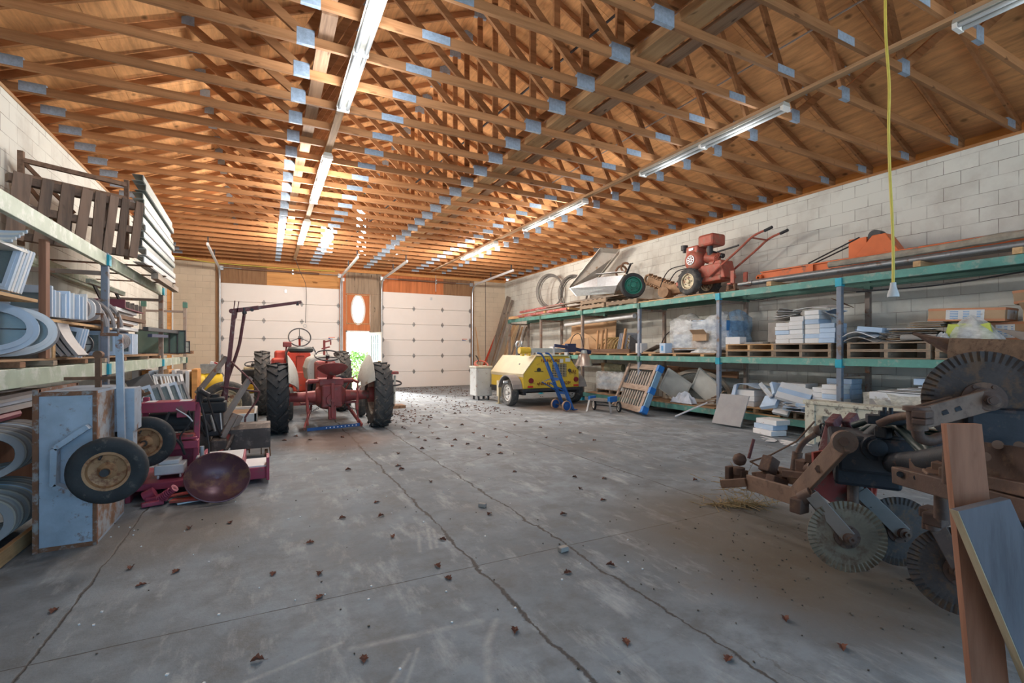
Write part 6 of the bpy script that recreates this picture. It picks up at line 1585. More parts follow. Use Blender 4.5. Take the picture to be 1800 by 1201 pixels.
# ================================================================== pale green rack, below the middle level
tag(MB().bx(-2.48, -1.8, 3.2, 6.6, .93, .965).build('large_door_slab', M_vgr), 'grey flat door lying under the middle level of the pale green rack', 'door leaf')
for i in range(3): tag(MB().box((-2.15 + .02 * i, 5.0, .985 + .03 * i), (.60, 2.6 - .2 * i, .028), rz(.02 * i)).build('flat_sheet', (M_vin, M_vinw, M_vgr)[i]), '%s panel lying on the grey flat door, %s up' % (('bluish', 'white', 'grey')[i], ordinal(i)), 'panel', 'panels on the flat door')
for i, y in enumerate((3.6, 6.3)): tag(MB().bx(-2.48, -1.95, y, y + .12, .0, .93).build('support', M_tpost), 'brown upright under the grey flat door, %s from the near end' % ordinal(i), 'upright', 'uprights under the flat door')
for k, (zc0, y0) in enumerate(((.67, 4.62), (.235, 4.45))):
    for i in range(24):
        t_ = MB(); a_, b_ = .40, (.20 if k == 0 else .205)
        o, n_ = ell(a_, b_, 40, 2.3), ell(a_ - .05, b_ - .045, 40, 2.3)
        t_.loop(o, n_, (0, 0, 0), (1, 0, 0), (0, 0, 1), .024); t_.xf(rz(.42) @ rx(-.25), V((-1.95, y0 + .029 * i, zc0 - .01)))
        tag(t_.build('oval_window', M_vin if i == 14 else (M_vgr, MATS['tan_window_frame'], M_postB, M_gcard)[i % 4]), 'oval frame ring in the %s stack under the pale rack, %s from the near end' % ('upper' if k == 0 else 'lower', ordinal(i)), 'oval frame', 'oval frame stacks')
board((-1.55, 3.0, .055), (-1.53, 6.2, .06), .035, .10, M_fresh, 'pale board on edge on the floor along the oval frame stacks')
board((-1.62, 3.0, .012), (-1.62, 4.3, .012), .08, .02, M_grywd, 'grey board flat on the floor at the near end of the oval frame stacks')
tag(MB().tube(spline([(-1.85, 3.8, .895), (-1.84, 4.3, .893), (-1.83, 4.9, .893), (-1.84, 5.4, .893)], 5), .035, 8).build('red_hose', M_burg), 'dark red roll above the upper oval frame stack', 'roll')
# sashes and doors leaning under the shelf farther back
for i in range(6):
    sash((-1.62 + .07 * i, 7.9 + .22 * i, .44), .55, .86, 'white sash leaning behind the rusty cart, %s of the line' % ordinal(i), (M_vinw, M_vin, M_vgr)[i % 3], yaw=.5, roll=-.28, lean=-.1, grp='sashes leaning behind the cart')
t = thing('shutter', 'fanned white slat shutter leaning under the pale green rack', 'shutter', (-1.75, 10.3, 0))
MB().bar((-1.55, 10.2, .02), (-1.80, 10.6, .97), .05, .04).bar((-1.15, 10.2, .02), (-1.40, 10.6, .97), .05, .04).bar((-1.80, 10.6, .97), (-1.40, 10.6, .97), .05, .04).build('frame', M_vinw, t)
for i in range(7): MB().bar((-1.52 + .055 * i, 10.2, .03), (-1.77 + .055 * i + .02 * math.sin(i), 10.58, .95), .025, .02).build('slat', M_vinw, t)
tag(MB().box((-1.70, 9.9, .52), (.34, .03, 1.0), ry(-.45) @ rx(-.1)).build('grey_board', M_fend), 'dark grey board leaning before the fanned shutter', 'board')
for i in range(9):
    m = (M_vinw, M_orange, M_vin, M_vinw, M_lumz, M_vinw, M_vgr, M_vinw, M_orange)[i]
    tag(MB().box((-2.28 + .12 * i, 12.0 + .06 * (i % 3), .52), (.06 if i % 2 else .10, .62, 1.02 - .02 * (i % 4)), rz(.0)).build('door_slab', m, bev=.005), '%s door panel standing on edge past the fanned shutter, %s from the wall' % ({'white_vinyl': 'white', 'orange_plywood': 'orange', 'blue_white_vinyl': 'bluish', 'upright_lumber': 'pine', 'grey_brown_vinyl': 'grey'}[m.name], ordinal(i)), 'door panel', 'door panels on edge')

# ================================================================== machines on the left floor
M_bluegalv = paint('rusty_blue_galvanised', (.40, .48, .58), .5, .25, .2, 5, wear=.12, wearcol=(.23, .095, .045), bump=.2)
M_rustedge = paint('rusty_edge', (.24, .11, .06), .7, .2, .3, 8, wear=.3, wearcol=(.36, .34, .33))
M_obrim = paint('orange_brown_rim', (.44, .25, .13), .55, .2, .25, 8, wear=.35, wearcol=(.24, .10, .05))
t = thing('dump_cart', 'rusty blue two-wheeled dump cart standing on its end by the pale green rack', 'cart', (-1.2, 4.85, 0))
x0, x1, y0, y1, zt_ = -1.44, -1.10, 4.48, 5.25, 1.12
MB().bx(x0 + .02, x1, y0, y0 + .02, .015, zt_).build('side_panel', M_bluegalv, t); MB().bx(x0 + .02, x1, y1 - .02, y1, .015, zt_).build('side_panel', M_bluegalv, t)
MB().bx(x1 - .02, x1, y0 + .02, y1 - .02, .02, zt_ - .02).build('bed_floor', paint('streaked_rust_sheet', (.30, .17, .10), .65, .2, .3, 4, wear=.5, wearcol=(.42, .46, .50)), t)
MB().bx(x0 + .02, x1, y0, y1, .0, .02).cut().bx(x0 + .02, x1, y0, y1, zt_ - .02, zt_).split('end_panel', M_bluegalv, t)
MB().bx(x0, x0 + .03, y0 - .02, y0 + .03, 0, zt_ + .02).bx(x0, x0 + .03, y1 - .03, y1 + .02, 0, zt_ + .02).bx(x0, x0 + .03, y0, y1, zt_ - .01, zt_ + .02).build('rim', M_rustedge, t)
MB().bx(x1 - .02, x1 + .004, y0 - .006, y0 + .022, 0, zt_).bx(x0 + .03, x1 - .02, y0 - .006, y0 - .0005, 0, .03).bx(x0 + .03, x1 - .02, y0 - .005, y0 - .0005, zt_ - .03, zt_).build('edge_strip', M_rustedge, t)
chm = MB(); P_ = [(-1.13, .87), (-1.31, .73), (-1.315, .47), (-1.12, .345)]
for (xa, za), (xb, zb_) in zip(P_, P_[1:]): chm.bar((xa, y0 - .045, za), (xb, y0 - .045, zb_), .075, .035, (0, 0, 1) if abs(xa - xb) > .05 else (1, 0, 0))
chm.build('axle_bracket', M_bluegalv, t)
ch2 = MB()
for (xa, za), (xb, zb_) in zip(P_, P_[1:]): ch2.bar((xa, y1 + .045, za), (xb, y1 + .045, zb_), .075, .035, (0, 0, 1) if abs(xa - xb) > .05 else (1, 0, 0))
ch2.build('axle_bracket', M_bluegalv, t)
MB().cyl((-.99, 4.32, .57), (-.99, 5.5, .57), .018).bar((-1.12, 4.5, .57), (-.99, 4.5, .57), .05, .05).bar((-1.12, 5.22, .57), (-.99, 5.22, .57), .05, .05).build('axle', M_rust, t)
for y in (4.30, 5.48):
    wheel(t, (-.99, y, .57), (0, 1, 0), .232, .115, .13, M_tyre, M_obrim, dish=.12, bolts=0)
    MB().lathe([(.0, -.085), (.022, -.085), (.026, -.06), (.04, -.035), (.06, -.02)], (-.99, y, .57), (0, 1, 0), 18).build('hub', M_obrim, t)
    MB().cyl((-.99, y - .10, .57), (-.99, y - .03, .57), .026, n=14).build('hub_cap', M_dark, t)
    MB().cyl((-1.02, y - .03, .68), (-1.025, y - .06, .66), .008, n=8).build('valve', M_dark, t)
MB().bar((-1.03, 4.86, .50), (-1.05, 4.86, 1.54), .045, .045).build('tongue', M_bluegalv, t)
MB().bar((-1.05, 4.83, 1.54), (-1.16, 4.83, 1.54), .02, .025).tube([(-1.15, 4.83, 1.55), (-1.15, 4.83, 1.70)], .008, 8).tube([(-1.05, 4.83, 1.54), (-1.05, 4.83, 1.72)], .008, 8).tube([(-1.19, 4.83, 1.70), (-1.14, 4.83, 1.70)], .007, 6).build('tongue_clevis', M_rustedge, t)
MB().bx(-1.40, -1.05, 4.9, 4.93, 1.18, 1.205).bx(-1.21, -1.175, 4.89, 4.93, 1.12, 1.40).cyl((-1.19, 4.87, 1.38), (-1.19, 4.94, 1.38), .03).build('latch_handle', M_rust, t)
MB().bx(-1.10, -.97, 4.95, 5.2, .75, 1.1).bx(-1.08, -.98, 4.95, 5.1, .55, .75).build('tipping_frame', M_bluegalv, t)

# red machine with a black tank
M_mag = paint('faded_crimson_paint', (.34, .055, .10), .45, .1, .2, 5, wear=.2, wearcol=(.19, .10, .09))
t = thing('brush_mower', 'crimson machine with a black tank under its frame beside the rusty cart', 'mower', (-.8, 6.0, 0))
def xa(u, Y): return at(u, 600, Y=Y).x
for x in (-1.10, -.66):
    MB().bar((x - .0, 5.95, .08), (x + .02, 6.02, .94), .05, .06).build('upright', M_mag, t, bev=.006)
MB().bx(-1.10, -.64, 5.80, 6.06, .86, .90).bx(-1.10, -.64, 5.79, 5.81, .80, .90).bx(-.80, -.72, 5.80, 5.83, .74, .82).build('top_plate', M_mag, t, bev=.006)
MB().bx(-1.06, -.98, 5.83, 6.0, .901, .904).bx(-.78, -.68, 5.83, 6.0, .901, .904).build('decal', M_alu, t)
MB().cyl((-1.05, 6.02, .68), (-.68, 6.02, .68), .10, n=20).bx(-1.05, -.7, 5.93, 6.1, .58, .74).build('tank', M_blk, t, bev=.03)
MB().bx(-.97, -.62, 5.80, 5.92, .42, .50).bx(-1.05, -.63, 5.80, 5.86, .515, .535).bx(-.97, -.66, 6.0, 6.1, .2, .5).build('cross_frame', M_mag, t, bev=.006)
MB().bx(-.98, -.66, 5.82, 6.0, .52, .56).tube([(-.95, 5.85, .54), (-.75, 5.82, .57), (-.66, 5.9, .54)], .015, 6).build('linkage', M_trred, t)
MB().bx(-.96, -.72, 5.66, 5.9, .205, .30).bx(-.93, -.76, 5.68, 5.88, .30, .345).bx(-.94, -.92, 5.66, 5.9, .17, .205).bx(-.76, -.74, 5.66, 5.9, .17, .205).build('gearbox', M_alu, t, bev=.015)
MB().bx(-1.16, -.58, 5.55, 6.3, .13, .165).bx(-1.16, -.58, 5.545, 5.57, .10, .165).bx(-1.16, -1.12, 5.55, 6.3, .0, .15).bx(-.60, -.56, 5.5, 6.3, .0, .32).build('deck', M_mag, t, bev=.006)
MB().bx(-.56, -.22, 5.62, 6.2, .27, .30).build('side_cover', M_vinw, t, bev=.006)
MB().bx(-.57, -.21, 5.60, 5.63, .18, .29).bx(-.22, -.20, 5.6, 6.2, .05, .3).bx(-.2, .02, 5.75, 6.2, .05, .17).bx(.0, .03, 5.7, 5.95, .04, .28).build('side_deck', M_mag, t, bev=.005)
MB().bx(-.2, .0, 5.78, 6.2, .17, .185).bx(-.5, -.32, 5.75, 5.95, .3, .325).build('deck_cover', M_vinw, t)
MB().bar((-.62, 5.9, .90), (-.60, 5.82, 1.02), .05, .07).tube([(-.60, 5.82, 1.0), (-.52, 5.78, .95)], .028, 8).build('handle_grip', M_dark, t, bev=.006)
MB().tube(spline([(-.62, 5.85, .95), (-.56, 5.8, .70), (-.52, 5.74, .45), (-.52, 5.7, .33)], 5), .010, 6).tube(spline([(-1.1, 5.9, .95), (-1.17, 5.8, .9), (-1.19, 5.7, .65)], 5), .014, 6).build('control_rod', M_dark, t)
MB().tube(spline([(-.86, 5.80, .80), (-.88, 5.72, .66), (-.76, 5.7, .5), (-.72, 5.72, .38)], 6), .012, 6).tube(spline([(-.7, 5.8, .82), (-.68, 5.76, .7), (-.76, 5.74, .56), (-.74, 5.75, .46)], 6), .008, 6).build('fuel_hose', M_blk, t)
MB().tube(spline([(-.8, 5.78, .83), (-.7, 5.74, .76), (-.66, 5.76, .7)], 5), .007, 5).build('wire', M_alu, t)
MB().tube(arc((-1.13, 5.86, .98), .05, 0, 300, 10), .02, 6).bar((-1.18, 5.84, .93), (-1.02, 5.84, 1.0), .03, .03).build('clamp', M_rust, t)
MB().bx(-.62, -.52, 5.62, 5.75, .18, .36).cyl((-.57, 5.66, .36), (-.57, 5.66, .46), .02).cyl((-.54, 5.7, .3), (-.48, 5.7, .3), .03).build('carburettor', M_galv, t, bev=.008)

t = thing('pan_seat', 'dark purple-brown steel pan seat leaning against the crimson machine', 'seat', (-.30, 5.1, 0))
nS = V((.14, -.86, .42)).normalized(); aS = V((0, 0, 1)).cross(nS).normalized(); bS = nS.cross(aS); cS = V((-.40, 5.22, .235))
def seatf(u, v):
    a = 2 * PI * u; r = v; k = .245 * (1 + .05 * math.cos(2 * a + .6))
    return cS + aS * (k * 1.02 * r * math.cos(a)) + bS * (k * .98 * r * math.sin(a)) + nS * (-.11 + .11 * r ** 2.4)
M_pan = paint('worn_purple_brown', (.12, .055, .07), .32, .3, .25, 4, wear=.3, wearcol=(.20, .11, .075))
MB().sheet(seatf, 40, 10, .008).build('pan', M_pan, t)
MB().tube([seatf(i / 40, 1.0) for i in range(40)], .008, 6, closed=True).build('rolled_rim', M_pan, t)
t = thing('seat_bracket', 'faded red seat bracket with a coil spring lying on the floor by the pan seat', 'bracket', (-.75, 5.2, 0))
b0, b1 = at(258, 878, Z=.05), at(345, 868, Z=.06)
MB().bar(b0, b0.lerp(b1, .45), .12, .05).cyl(b0 + V((-.02, 0, .02)), b0 + V((.06, 0, .06)), .05).bar(b0 + V((-.02, -.12, -.02)), b0 + V((.14, -.08, -.02)), .05, .04).build('casting', M_mag, t, bev=.01)
M_fred = paint('flat_red', (.42, .07, .06), .5, 0, .15, 5, wear=.2)
p_, q_ = at(300, 872, Z=.05), at(352, 862, Z=.10); MB().bar(p_, q_, .1, .012).bar(p_ + V((.02, -.1, -.02)), q_ + V((.1, -.06, -.06)), .1, .02).build('arm', M_fred, t)
s0, s1 = at(280, 878, Z=.08), at(302, 862, Z=.16); d_ = (s1 - s0); a_ = d_.cross(V((0, 0, 1))).normalized(); c_ = a_.cross(d_.normalized())
MB().tube([s0 + d_ * (i / 80) + (a_ * math.cos(i * .55) + c_ * math.sin(i * .55)) * .028 for i in range(81)], .008, 6).build('coil_spring', M_mag, t)
MB().cyl(s0, s1 + d_ * .25, .016).cyl(s1 + d_ * .1, s1 + d_ * .25, .035).build('spring_bolt', M_mag, t)
tag(MB().box(at(335, 880, Z=.012), (.22, .1, .012), rz(.3)).build('label_plate', M_alu), 'worn printed plate on the floor under the red seat bracket', 'plate')

# boom hoist
M_hoist = paint('maroon_hoist', (.15, .055, .06), .55, .2, .25, 6, wear=.25, wearcol=(.24, .20, .18))
t = thing('boom_hoist', 'tall maroon boom hoist with a long raised arm behind the black tiller', 'hoist', (-.5, 8.2, 0))
YH = 8.2
def hp_(u, v, dY=0): return at(u, v, Y=YH + dY)
m0 = hp_(388, 783); m0.z = .03
MB().bar(m0, hp_(412, 545), .055, .075).bar(hp_(409, 560), hp_(413, 529), .012, .05).bar(hp_(415, 560), hp_(420, 530), .012, .05).build('mast', M_hoist, t)
MB().bar(hp_(407, 547), hp_(455, 541), .05, .06).bar(hp_(448, 542), hp_(530, 531), .035, .045).cyl(hp_(407, 547, -.06), hp_(407, 547, .06), .035).build('boom', M_hoist, t)
MB().cyl(hp_(443, 545, -.05), hp_(443, 545, .05), .025).cyl(hp_(429, 541), hp_(430, 552), .03).cyl(hp_(523, 531), hp_(523, 537), .02).build('boom_pin', M_dark, t)
MB().tube(spline([hp_(430, 549, .05), hp_(425, 580, .05), hp_(419, 612, .05), hp_(400, 668, .08), hp_(390, 700, .1)], 6), .022, 8).build('lift_ram', M_hoist, t)
MB().bar(hp_(346, 692, -.2), hp_(398, 628, 0), .05, .06).build('front_brace', M_postB, t)
e_ = hp_(376, 812, -.5); e_.z = .25
MB().bar(e_, hp_(440, 664, -.1), .05, .07).build('grey_brace', M_fend, t)
MB().tube([hp_(398, 628), hp_(440, 668, -.15), hp_(456, 690, -.2)], .013, 6).tube([hp_(388, 680), hp_(456, 689, -.2)], .016, 6).tube([hp_(398, 630, .1), hp_(394, 700, .1)], .014, 6).build('stay_rod', M_hoist, t)
f_ = hp_(430, 760, -.3); f_.z = .03
MB().tube([hp_(456, 688, -.2), hp_(453, 702, -.2), hp_(431, 714 + 20, -.28), f_], .016, 6).build('leg_rod', M_hoist, t)
MB().bar((m0.x - .45, YH - .35, .03), (m0.x + .1, YH + .4, .03), .06, .06).bar((m0.x + .35, YH - .45, .03), (m0.x - .1, YH + .4, .03), .06, .06).build('base_frame', M_hoist, t)

# black tiller
t = thing('tiller', 'black-engined tiller with dark tine covers before the maroon hoist', 'tiller', (-.4, 7.2, 0))
MB().bx(-.74, -.46, 7.15, 7.4, .62, .76).bx(-.72, -.48, 7.17, 7.38, .76, .81).cyl((-.6, 7.28, .81), (-.6, 7.28, .85), .06).build('fuel_tank', M_blk, t, bev=.03)
MB().bx(-.70, -.50, 7.15, 7.4, .32, .62).cyl((-.7, 7.28, .48), (-.78, 7.28, .48), .1).cyl((-.72, 7.2, .58), (-.62, 7.12, .4), .03).build('engine', M_dark, t, bev=.02)
MB().bar((-.62, 7.1, .60), (-.57, 7.04, .40), .018, .02).bar((-.52, 7.1, .62), (-.50, 7.03, .42), .015, .02).build('engine_bracket', M_pipe, t)
MB().bar((-.50, 7.12, .30), (-.36, 7.18, .60), .05, .07).bar((-.42, 7.2, .32), (-.30, 7.26, .56), .05, .07).build('chain_case', M_postB, t, bev=.01)
M_tine = paint('brown_black_cover', (.085, .07, .065), .55, .3, .3, 5, wear=.3, wearcol=(.20, .16, .14))
MB().prism([(-.17, 0), (-.17, .26), (-.06, .31), (.17, .31), (.20, .27), (.20, .24), (.16, .04), (.16, 0)], (-.18, 7.3, .13), (0, 1, 0), (0, 0, 1), .46).build('tine_cover', M_tine, t)
MB().prism([(-.17, 0), (-.17, .24), (-.06, .29), (.17, .29), (.17, 0)], (-.80, 7.35, .12), (0, 1, 0), (0, 0, 1), .3).build('tine_cover', M_tine, t)
MB().bx(-.62, -.44, 6.95, 7.5, .14, .3).bar((-.46, 6.95, .16), (-.36, 7.2, .36), .05, .06).build('gear_case', M_tine, t, bev=.02)
MB().bar((-.52, 6.9, .10), (-.40, 7.2, .32), .05, .07).build('red_arm', M_trred, t)
tn = MB()
for x in (-.32, -.2, -.06):
    for k in range(4): a = k * PI / 2 + x * 5; tn.bar((x, 7.3, .16), (x, 7.3 + .15 * math.cos(a), .16 + .145 * math.sin(a)), .012, .035)
tn.cyl((-.5, 7.3, .16), (.02, 7.3, .16), .025); tn.build('tines', M_rust, t)
for k, x in enumerate((-.66, -.5)): MB().tube(spline([(x, 7.3, .3), (x - .02, 6.9, .42), (x - .08, 6.65, .72), (x - .1, 6.5, .86)], 5), .013, 6).build('handlebar', M_dark, t)
MB().cyl((-.02, 7.2, .05), (.02, 7.2, .05), .05).tube([(.04, 7.15, .13), (.05, 7.15, .01)], .008).build('depth_wheel', M_rust, t)

# trough, loose tyre, drum, crate, ride-on
t = thing('trough', 'long white-sided trough on the floor beside the tractors', 'trough', (-.4, 9.3, 0))
MB().bx(-.66, -.62, 8.8, 10.0, 0, .40).bx(-.18, -.14, 8.8, 10.0, 0, .40).bx(-.66, -.14, 8.8, 8.84, 0, .40).bx(-.66, -.14, 9.96, 10.0, 0, .40).bx(-.64, -.16, 8.82, 9.98, .04, .06).build('box', paint('chalky_white', (.62, .64, .64), .8, 0, .1, 5), t, bev=.008)
MB().bx(-.62, -.18, 8.84, 9.96, .06, .35).build('dirt_fill', paint('brown_soil', (.24, .15, .09), .95, 0, .4, 9, bump=.5), t)
t = thing('tyre', 'big loose tyre standing behind the white-sided trough', 'tyre', (-.66, 10.35, 0))
wheel(t, (-.66, 10.36, .425), (.1, 1, .0), .42, .2, .26, M_tyred, M_creamrim, dish=.25, lugs=0, names=('tyre_casing', 'rim'))
t = thing('drum', 'yellow plastic drum lying on a plank stand near the far tan pier', 'drum', (-1.2, 12.9, 0))
MB().lathe([(0, -.30), (.20, -.30), (.24, -.26), (.24, -.08), (.225, -.05), (.24, -.02), (.24, .26), (.2, .30), (0, .30)], (-1.2, 12.85, .66), (1, .15, 0), 26).build('barrel', paint('yellow_plastic', (.72, .52, .04), .45, 0, .1, 3), t)
MB().bx(-1.7, -.75, 12.65, 13.1, .38, .425).bx(-1.65, -1.55, 12.7, 13.05, 0, .38).bx(-.9, -.8, 12.7, 13.05, 0, .38).build('stand', M_pal, t)
t = thing('crate', 'grey mesh crate with white and red oddments on the yellow drum', 'crate', (-1.1, 12.9, .9))
g = MB().loop(rect(.2, .15), rect(.185, .135), (-1.12, 12.9, 1.01), (1, 0, 0), (0, 1, 0), .2).bx(-1.3, -.94, 12.77, 13.03, .91, .925)
g.build('crate_body', paint('grey_crate', (.30, .32, .32), .6, 0, .25, 14), t)
MB().box((-1.05, 12.9, 1.08), (.2, .16, .14), ry(.3)).box((-1.2, 12.88, 1.05), (.1, .12, .1), ry(-.4)).build('white_oddment', M_vinw, t); MB().box((-1.0, 12.84, 1.12), (.12, .05, .03), ry(.4)).build('red_oddment', M_redl, t)
for i in range(7):
    tag(MB().box((-1.1 + .2 * (i % 3), 11.5 + .42 * (i // 3), .058 + .02 * (i % 3)), (.22 - .01 * i, .2, .08 + .02 * (i % 3)), Euler((.1 * (i % 3), .12 * (i % 3) - .1, .7 * i)).to_matrix()).build('scrap', (M_vinw, M_card, M_alu, M_gcard, M_vin, M_fresh, M_dark)[i], bev=.005), '%s scrap piece in the heap before the yellow drum' % ('white', 'brown', 'pale metal', 'grey', 'bluish', 'pine', 'black')[i], 'scrap', 'scrap heap')
t = thing('garden_tractor', 'small yellow ride-on tractor behind the tall tractor wheel', 'ride-on mower', (-.25, 13.6, 0))
c = V((-.30, 13.85, 0))
MB().box(c + V((0, .3, .56)), (.48, .9, .42)).box(c + V((0, -.3, .42)), (.66, .8, .08)).build('body', M_yel2, t, bev=.03)
MB().box(c + V((0, -.18, .90)), (.40, .24, .22)).box(c + V((0, -.2, .76)), (.5, .3, .05)).build('dash', M_yelpale, t, bev=.03)
swheel(t, c + V((0, -.36, 1.08)), (0, -.35, .93), (1, 0, 0), R=.17)
MB().box(c + V((0, -.75, .66)), (.44, .4, .08)).box(c + V((0, -.92, .82)), (.44, .08, .3)).build('seat', M_blk, t, bev=.03)
for x in (-.36, .36): wheel(t, c + V((x, -.65, .24)), (1, 0, 0), .24, .2, .12, M_tyred, M_yel2, bolts=0); wheel(t, c + V((x * .95, .6, .18)), (1, 0, 0), .18, .13, .09, M_tyred, M_yel2, bolts=0)
MB().box(c + V((0, .78, .5)), (.44, .04, .3)).box(c + V((-.2, -.1, .5)), (.05, .3, .2)).build('grille', M_dark, t)
# ================================================================== two-way plough by the timber stand
M_prust = paint('plough_rust', (.105, .062, .048), .65, .1, .3, 7, wear=.25, wearcol=(.17, .10, .065), bump=.35)
M_pbrn = paint('plough_brown', (.18, .11, .078), .62, .1, .25, 6, wear=.2, wearcol=(.12, .07, .05), bump=.25)
M_pdark = paint('plough_black_grease', (.022, .025, .033), .55, .1, .35, 7, wear=.15, wearcol=(.10, .06, .05), bump=.3)
M_disc = paint('coulter_rust', (.055, .04, .036), .65, .1, .45, 9, wear=.35, wearcol=(.11, .06, .033), bump=.35)
M_discl = paint('coulter_pale_rust', (.20, .155, .11), .6, .1, .35, 6, wear=.35, wearcol=(.13, .075, .045), bump=.3)
M_scour = paint('scoured_rust_plate', (.17, .105, .065), .62, .1, .35, 26, wear=.3, wearcol=(.10, .055, .035), bump=.4)
M_pred = paint('plough_red', (.30, .045, .035), .5, .1, .2, 5, wear=.3, wearcol=(.14, .08, .06))
M_hosed = paint('dark_hose', (.028, .045, .045), .42, 0, .2, 9)
t = thing('plough', 'big rusty two-way plough with notched disc coulters by the timber stand', 'plough', at(1600, 900, D=2.6) * 1.0)
t.location.z = 0
q = lambda u, v, D: at(u, v, D=D)


def coulter(u, v, D, r, nrm, mat, hubside, nm='coulter_disc'):
    c = q(u, v, D); n_ = V(nrm).normalized(); K = 144
    def mod(i, j): return 0
    a = n_.cross(V((0, 0, 1))).normalized(); b = n_.cross(a)
    vs = []; rr = (.0, .30, .55, .78, .80, .90, 1.0)
    for k in range(len(rr)):
        for j in range(K):
            th = 2 * PI * j / K; ph = 2 * PI * j / K * 48
            wv = .004 * math.sin(ph) * (0 if rr[k] < .79 else 1)
            vs.append(c + (a * math.cos(th) + b * math.sin(th)) * r * rr[k] + n_ * wv)
    fs = [(k * K + j, k * K + (j + 1) % K, (k + 1) * K + (j + 1) % K, (k + 1) * K + j) for k in range(1, len(rr) - 1) for j in range(K)]
    n0 = len(vs); vs2 = [v_ + n_ * .006 for v_ in vs]
    m = MB(); m.add(vs + vs2, fs + [tuple(i + n0 for i in f[::-1]) for f in fs] + [((len(rr) - 1) * K + j, (len(rr) - 1) * K + (j + 1) % K, n0 + (len(rr) - 1) * K + (j + 1) % K, n0 + (len(rr) - 1) * K + j) for j in range(K)], 0, True)
    for off in (0, .006): m.add([c + (a * math.cos(2 * PI * j / 32) + b * math.sin(2 * PI * j / 32)) * r * .31 + n_ * off for j in range(32)], [tuple(range(32))])
    m.build(nm, mat, t)
    h = MB(); s = hubside
    h.lathe([(.072, s * .004), (.072, s * .014), (.05, s * .018), (.05, s * .03), (.034, s * .034), (.034, s * .075), (.018, s * .08), (.018, s * .1), (.010, s * .1), (.0, s * .088)], c, n_, 24)
    for k in range(6):
        e = c + (a * math.cos(k * PI / 3) + b * math.sin(k * PI / 3)) * .06; h.cyl(e, e + n_ * s * .022, .008, n=6)
    h.build('hub', M_prust, t)
    return c, n_


tocam = lambda c: (EYE - c).normalized()
# raised coulter and its arm
c1 = q(1728, 703, 1.97); n1 = V((-.82, -.57, .06))
coulter(1728, 703, 1.97, .2, n1, M_disc, 1)
ya = q(1612, 738, 1.92); hb = c1 + n1.normalized() * .055
MB().bar(ya, hb, .014, .088, UP).build('coulter_arm', M_pbrn, t, bev=.004)
MB().bar(ya + n1 * -.11, c1 - n1.normalized() * .055, .014, .088, UP).build('coulter_arm', M_pbrn, t, bev=.004)
MB().cyl(hb - n1 * .01, hb + n1 * .02, .042, n=20).cyl(hb, hb + n1.normalized() * .035, .022, n=6).cyl(hb, hb + n1.normalized() * .05, .012, n=12).build('axle_nut', M_prust, t)
sl = MB()
for f in (.38, .56): p = ya.lerp(hb, f) + n1.normalized() * .008; sl.box(p, (.014, .02, .016), rz(math.atan2(n1.y, n1.x)) @ rx(.45))
sl.build('slot_holes', M_pdark, t)
MB().cyl(q(1611, 722, 1.93), q(1613, 756, 1.93), .034, n=18).cyl(q(1611, 715, 1.93), q(1611, 722, 1.93), .045, n=18).box(q(1622, 728, 1.9), (.07, .05, .03)).box(q(1622, 741, 1.9), (.07, .05, .025)).build('yoke', M_prust, t, bev=.006)
MB().tube(spline([q(1612, 752, 1.94), q(1616, 768, 1.95), q(1634, 775, 1.95), q(1655, 769, 1.95), q(1668, 775, 1.95), q(1668, 800, 1.95), q(1667, 850, 1.96)], 6), .021, 12).build('bent_shank', M_prust, t)
MB().tube(spline([q(1544, 746, 2.25), q(1570, 735, 2.2), q(1600, 730, 2.1)], 5), .018, 10).build('bent_shank', M_prust, t)
# lower coulters
coulter(1488, 943, 3.02, .217, (-.70, -.70, .1), M_discl, 1)
coulter(1580, 934, 3.10, .217, (-.60, -.78, .1), M_disc, 1)
coulter(1690, 1005, 2.45, .217, (-.88, -.42, .1), M_disc, 1)
def fork(p, c, w, m, nrm):
    n_ = V(nrm).normalized()
    for s in (-1, 1): MB().bar(p + n_ * .03 * s, c + n_ * .05 * s, .012, w, UP).build('coulter_fork', m, t, bev=.003)
fork(q(1424, 868, 3.15), q(1487, 941, 3.02), .085, M_fend, (-.7, -.7, .1)); fork(q(1508, 862, 3.2), q(1580, 934, 3.10), .09, M_fend, (-.6, -.78, .1)); fork(q(1636, 905, 2.5), q(1690, 1004, 2.45), .07, M_prust, (-.88, -.42, .1))
MB().cyl(q(1422, 868, 3.15), q(1432, 872, 3.15), .03).cyl(q(1408, 878, 3.2), q(1428, 868, 3.15), .045).box(q(1405, 888, 3.2), (.1, .08, .1)).build('coulter_clamp', M_prust, t, bev=.01)
# hitch cheeks: long bent flat bars
def cheek(off, m):
    P = [q(1268, 851, 4.2), q(1312, 848, 4.0), q(1396, 873, 3.4), q(1484, 777, 2.8)]
    P = [p + off for p in P]; nx = V((.55, .83, 0)); pts2 = []
    b = MB()
    b.bar(P[0], P[1], .03, .07, UP); b.bar(P[1] + V((.02, 0, 0)), P[2] + (P[2] - P[1]).normalized() * .03, .03, .125, UP); b.bar(P[2] - (P[3] - P[2]).normalized() * .03, P[3], .03, .125, UP)
    b.cyl(P[3] - V((.015, .015, 0)), P[3] + V((.015, .015, 0)), .066, n=20)
    b.build('hitch_cheek', m, t, bev=.006)
    g = MB()
    for p in (P[3], P[2].lerp(P[3], .55)): g.cyl(p, p + tocam(p) * .04, .026, n=6)
    g.build('cheek_bolt', M_prust, t)
cheek(V((0, 0, 0)), M_pbrn); cheek(V((.42, .0, .02)), M_pbrn)
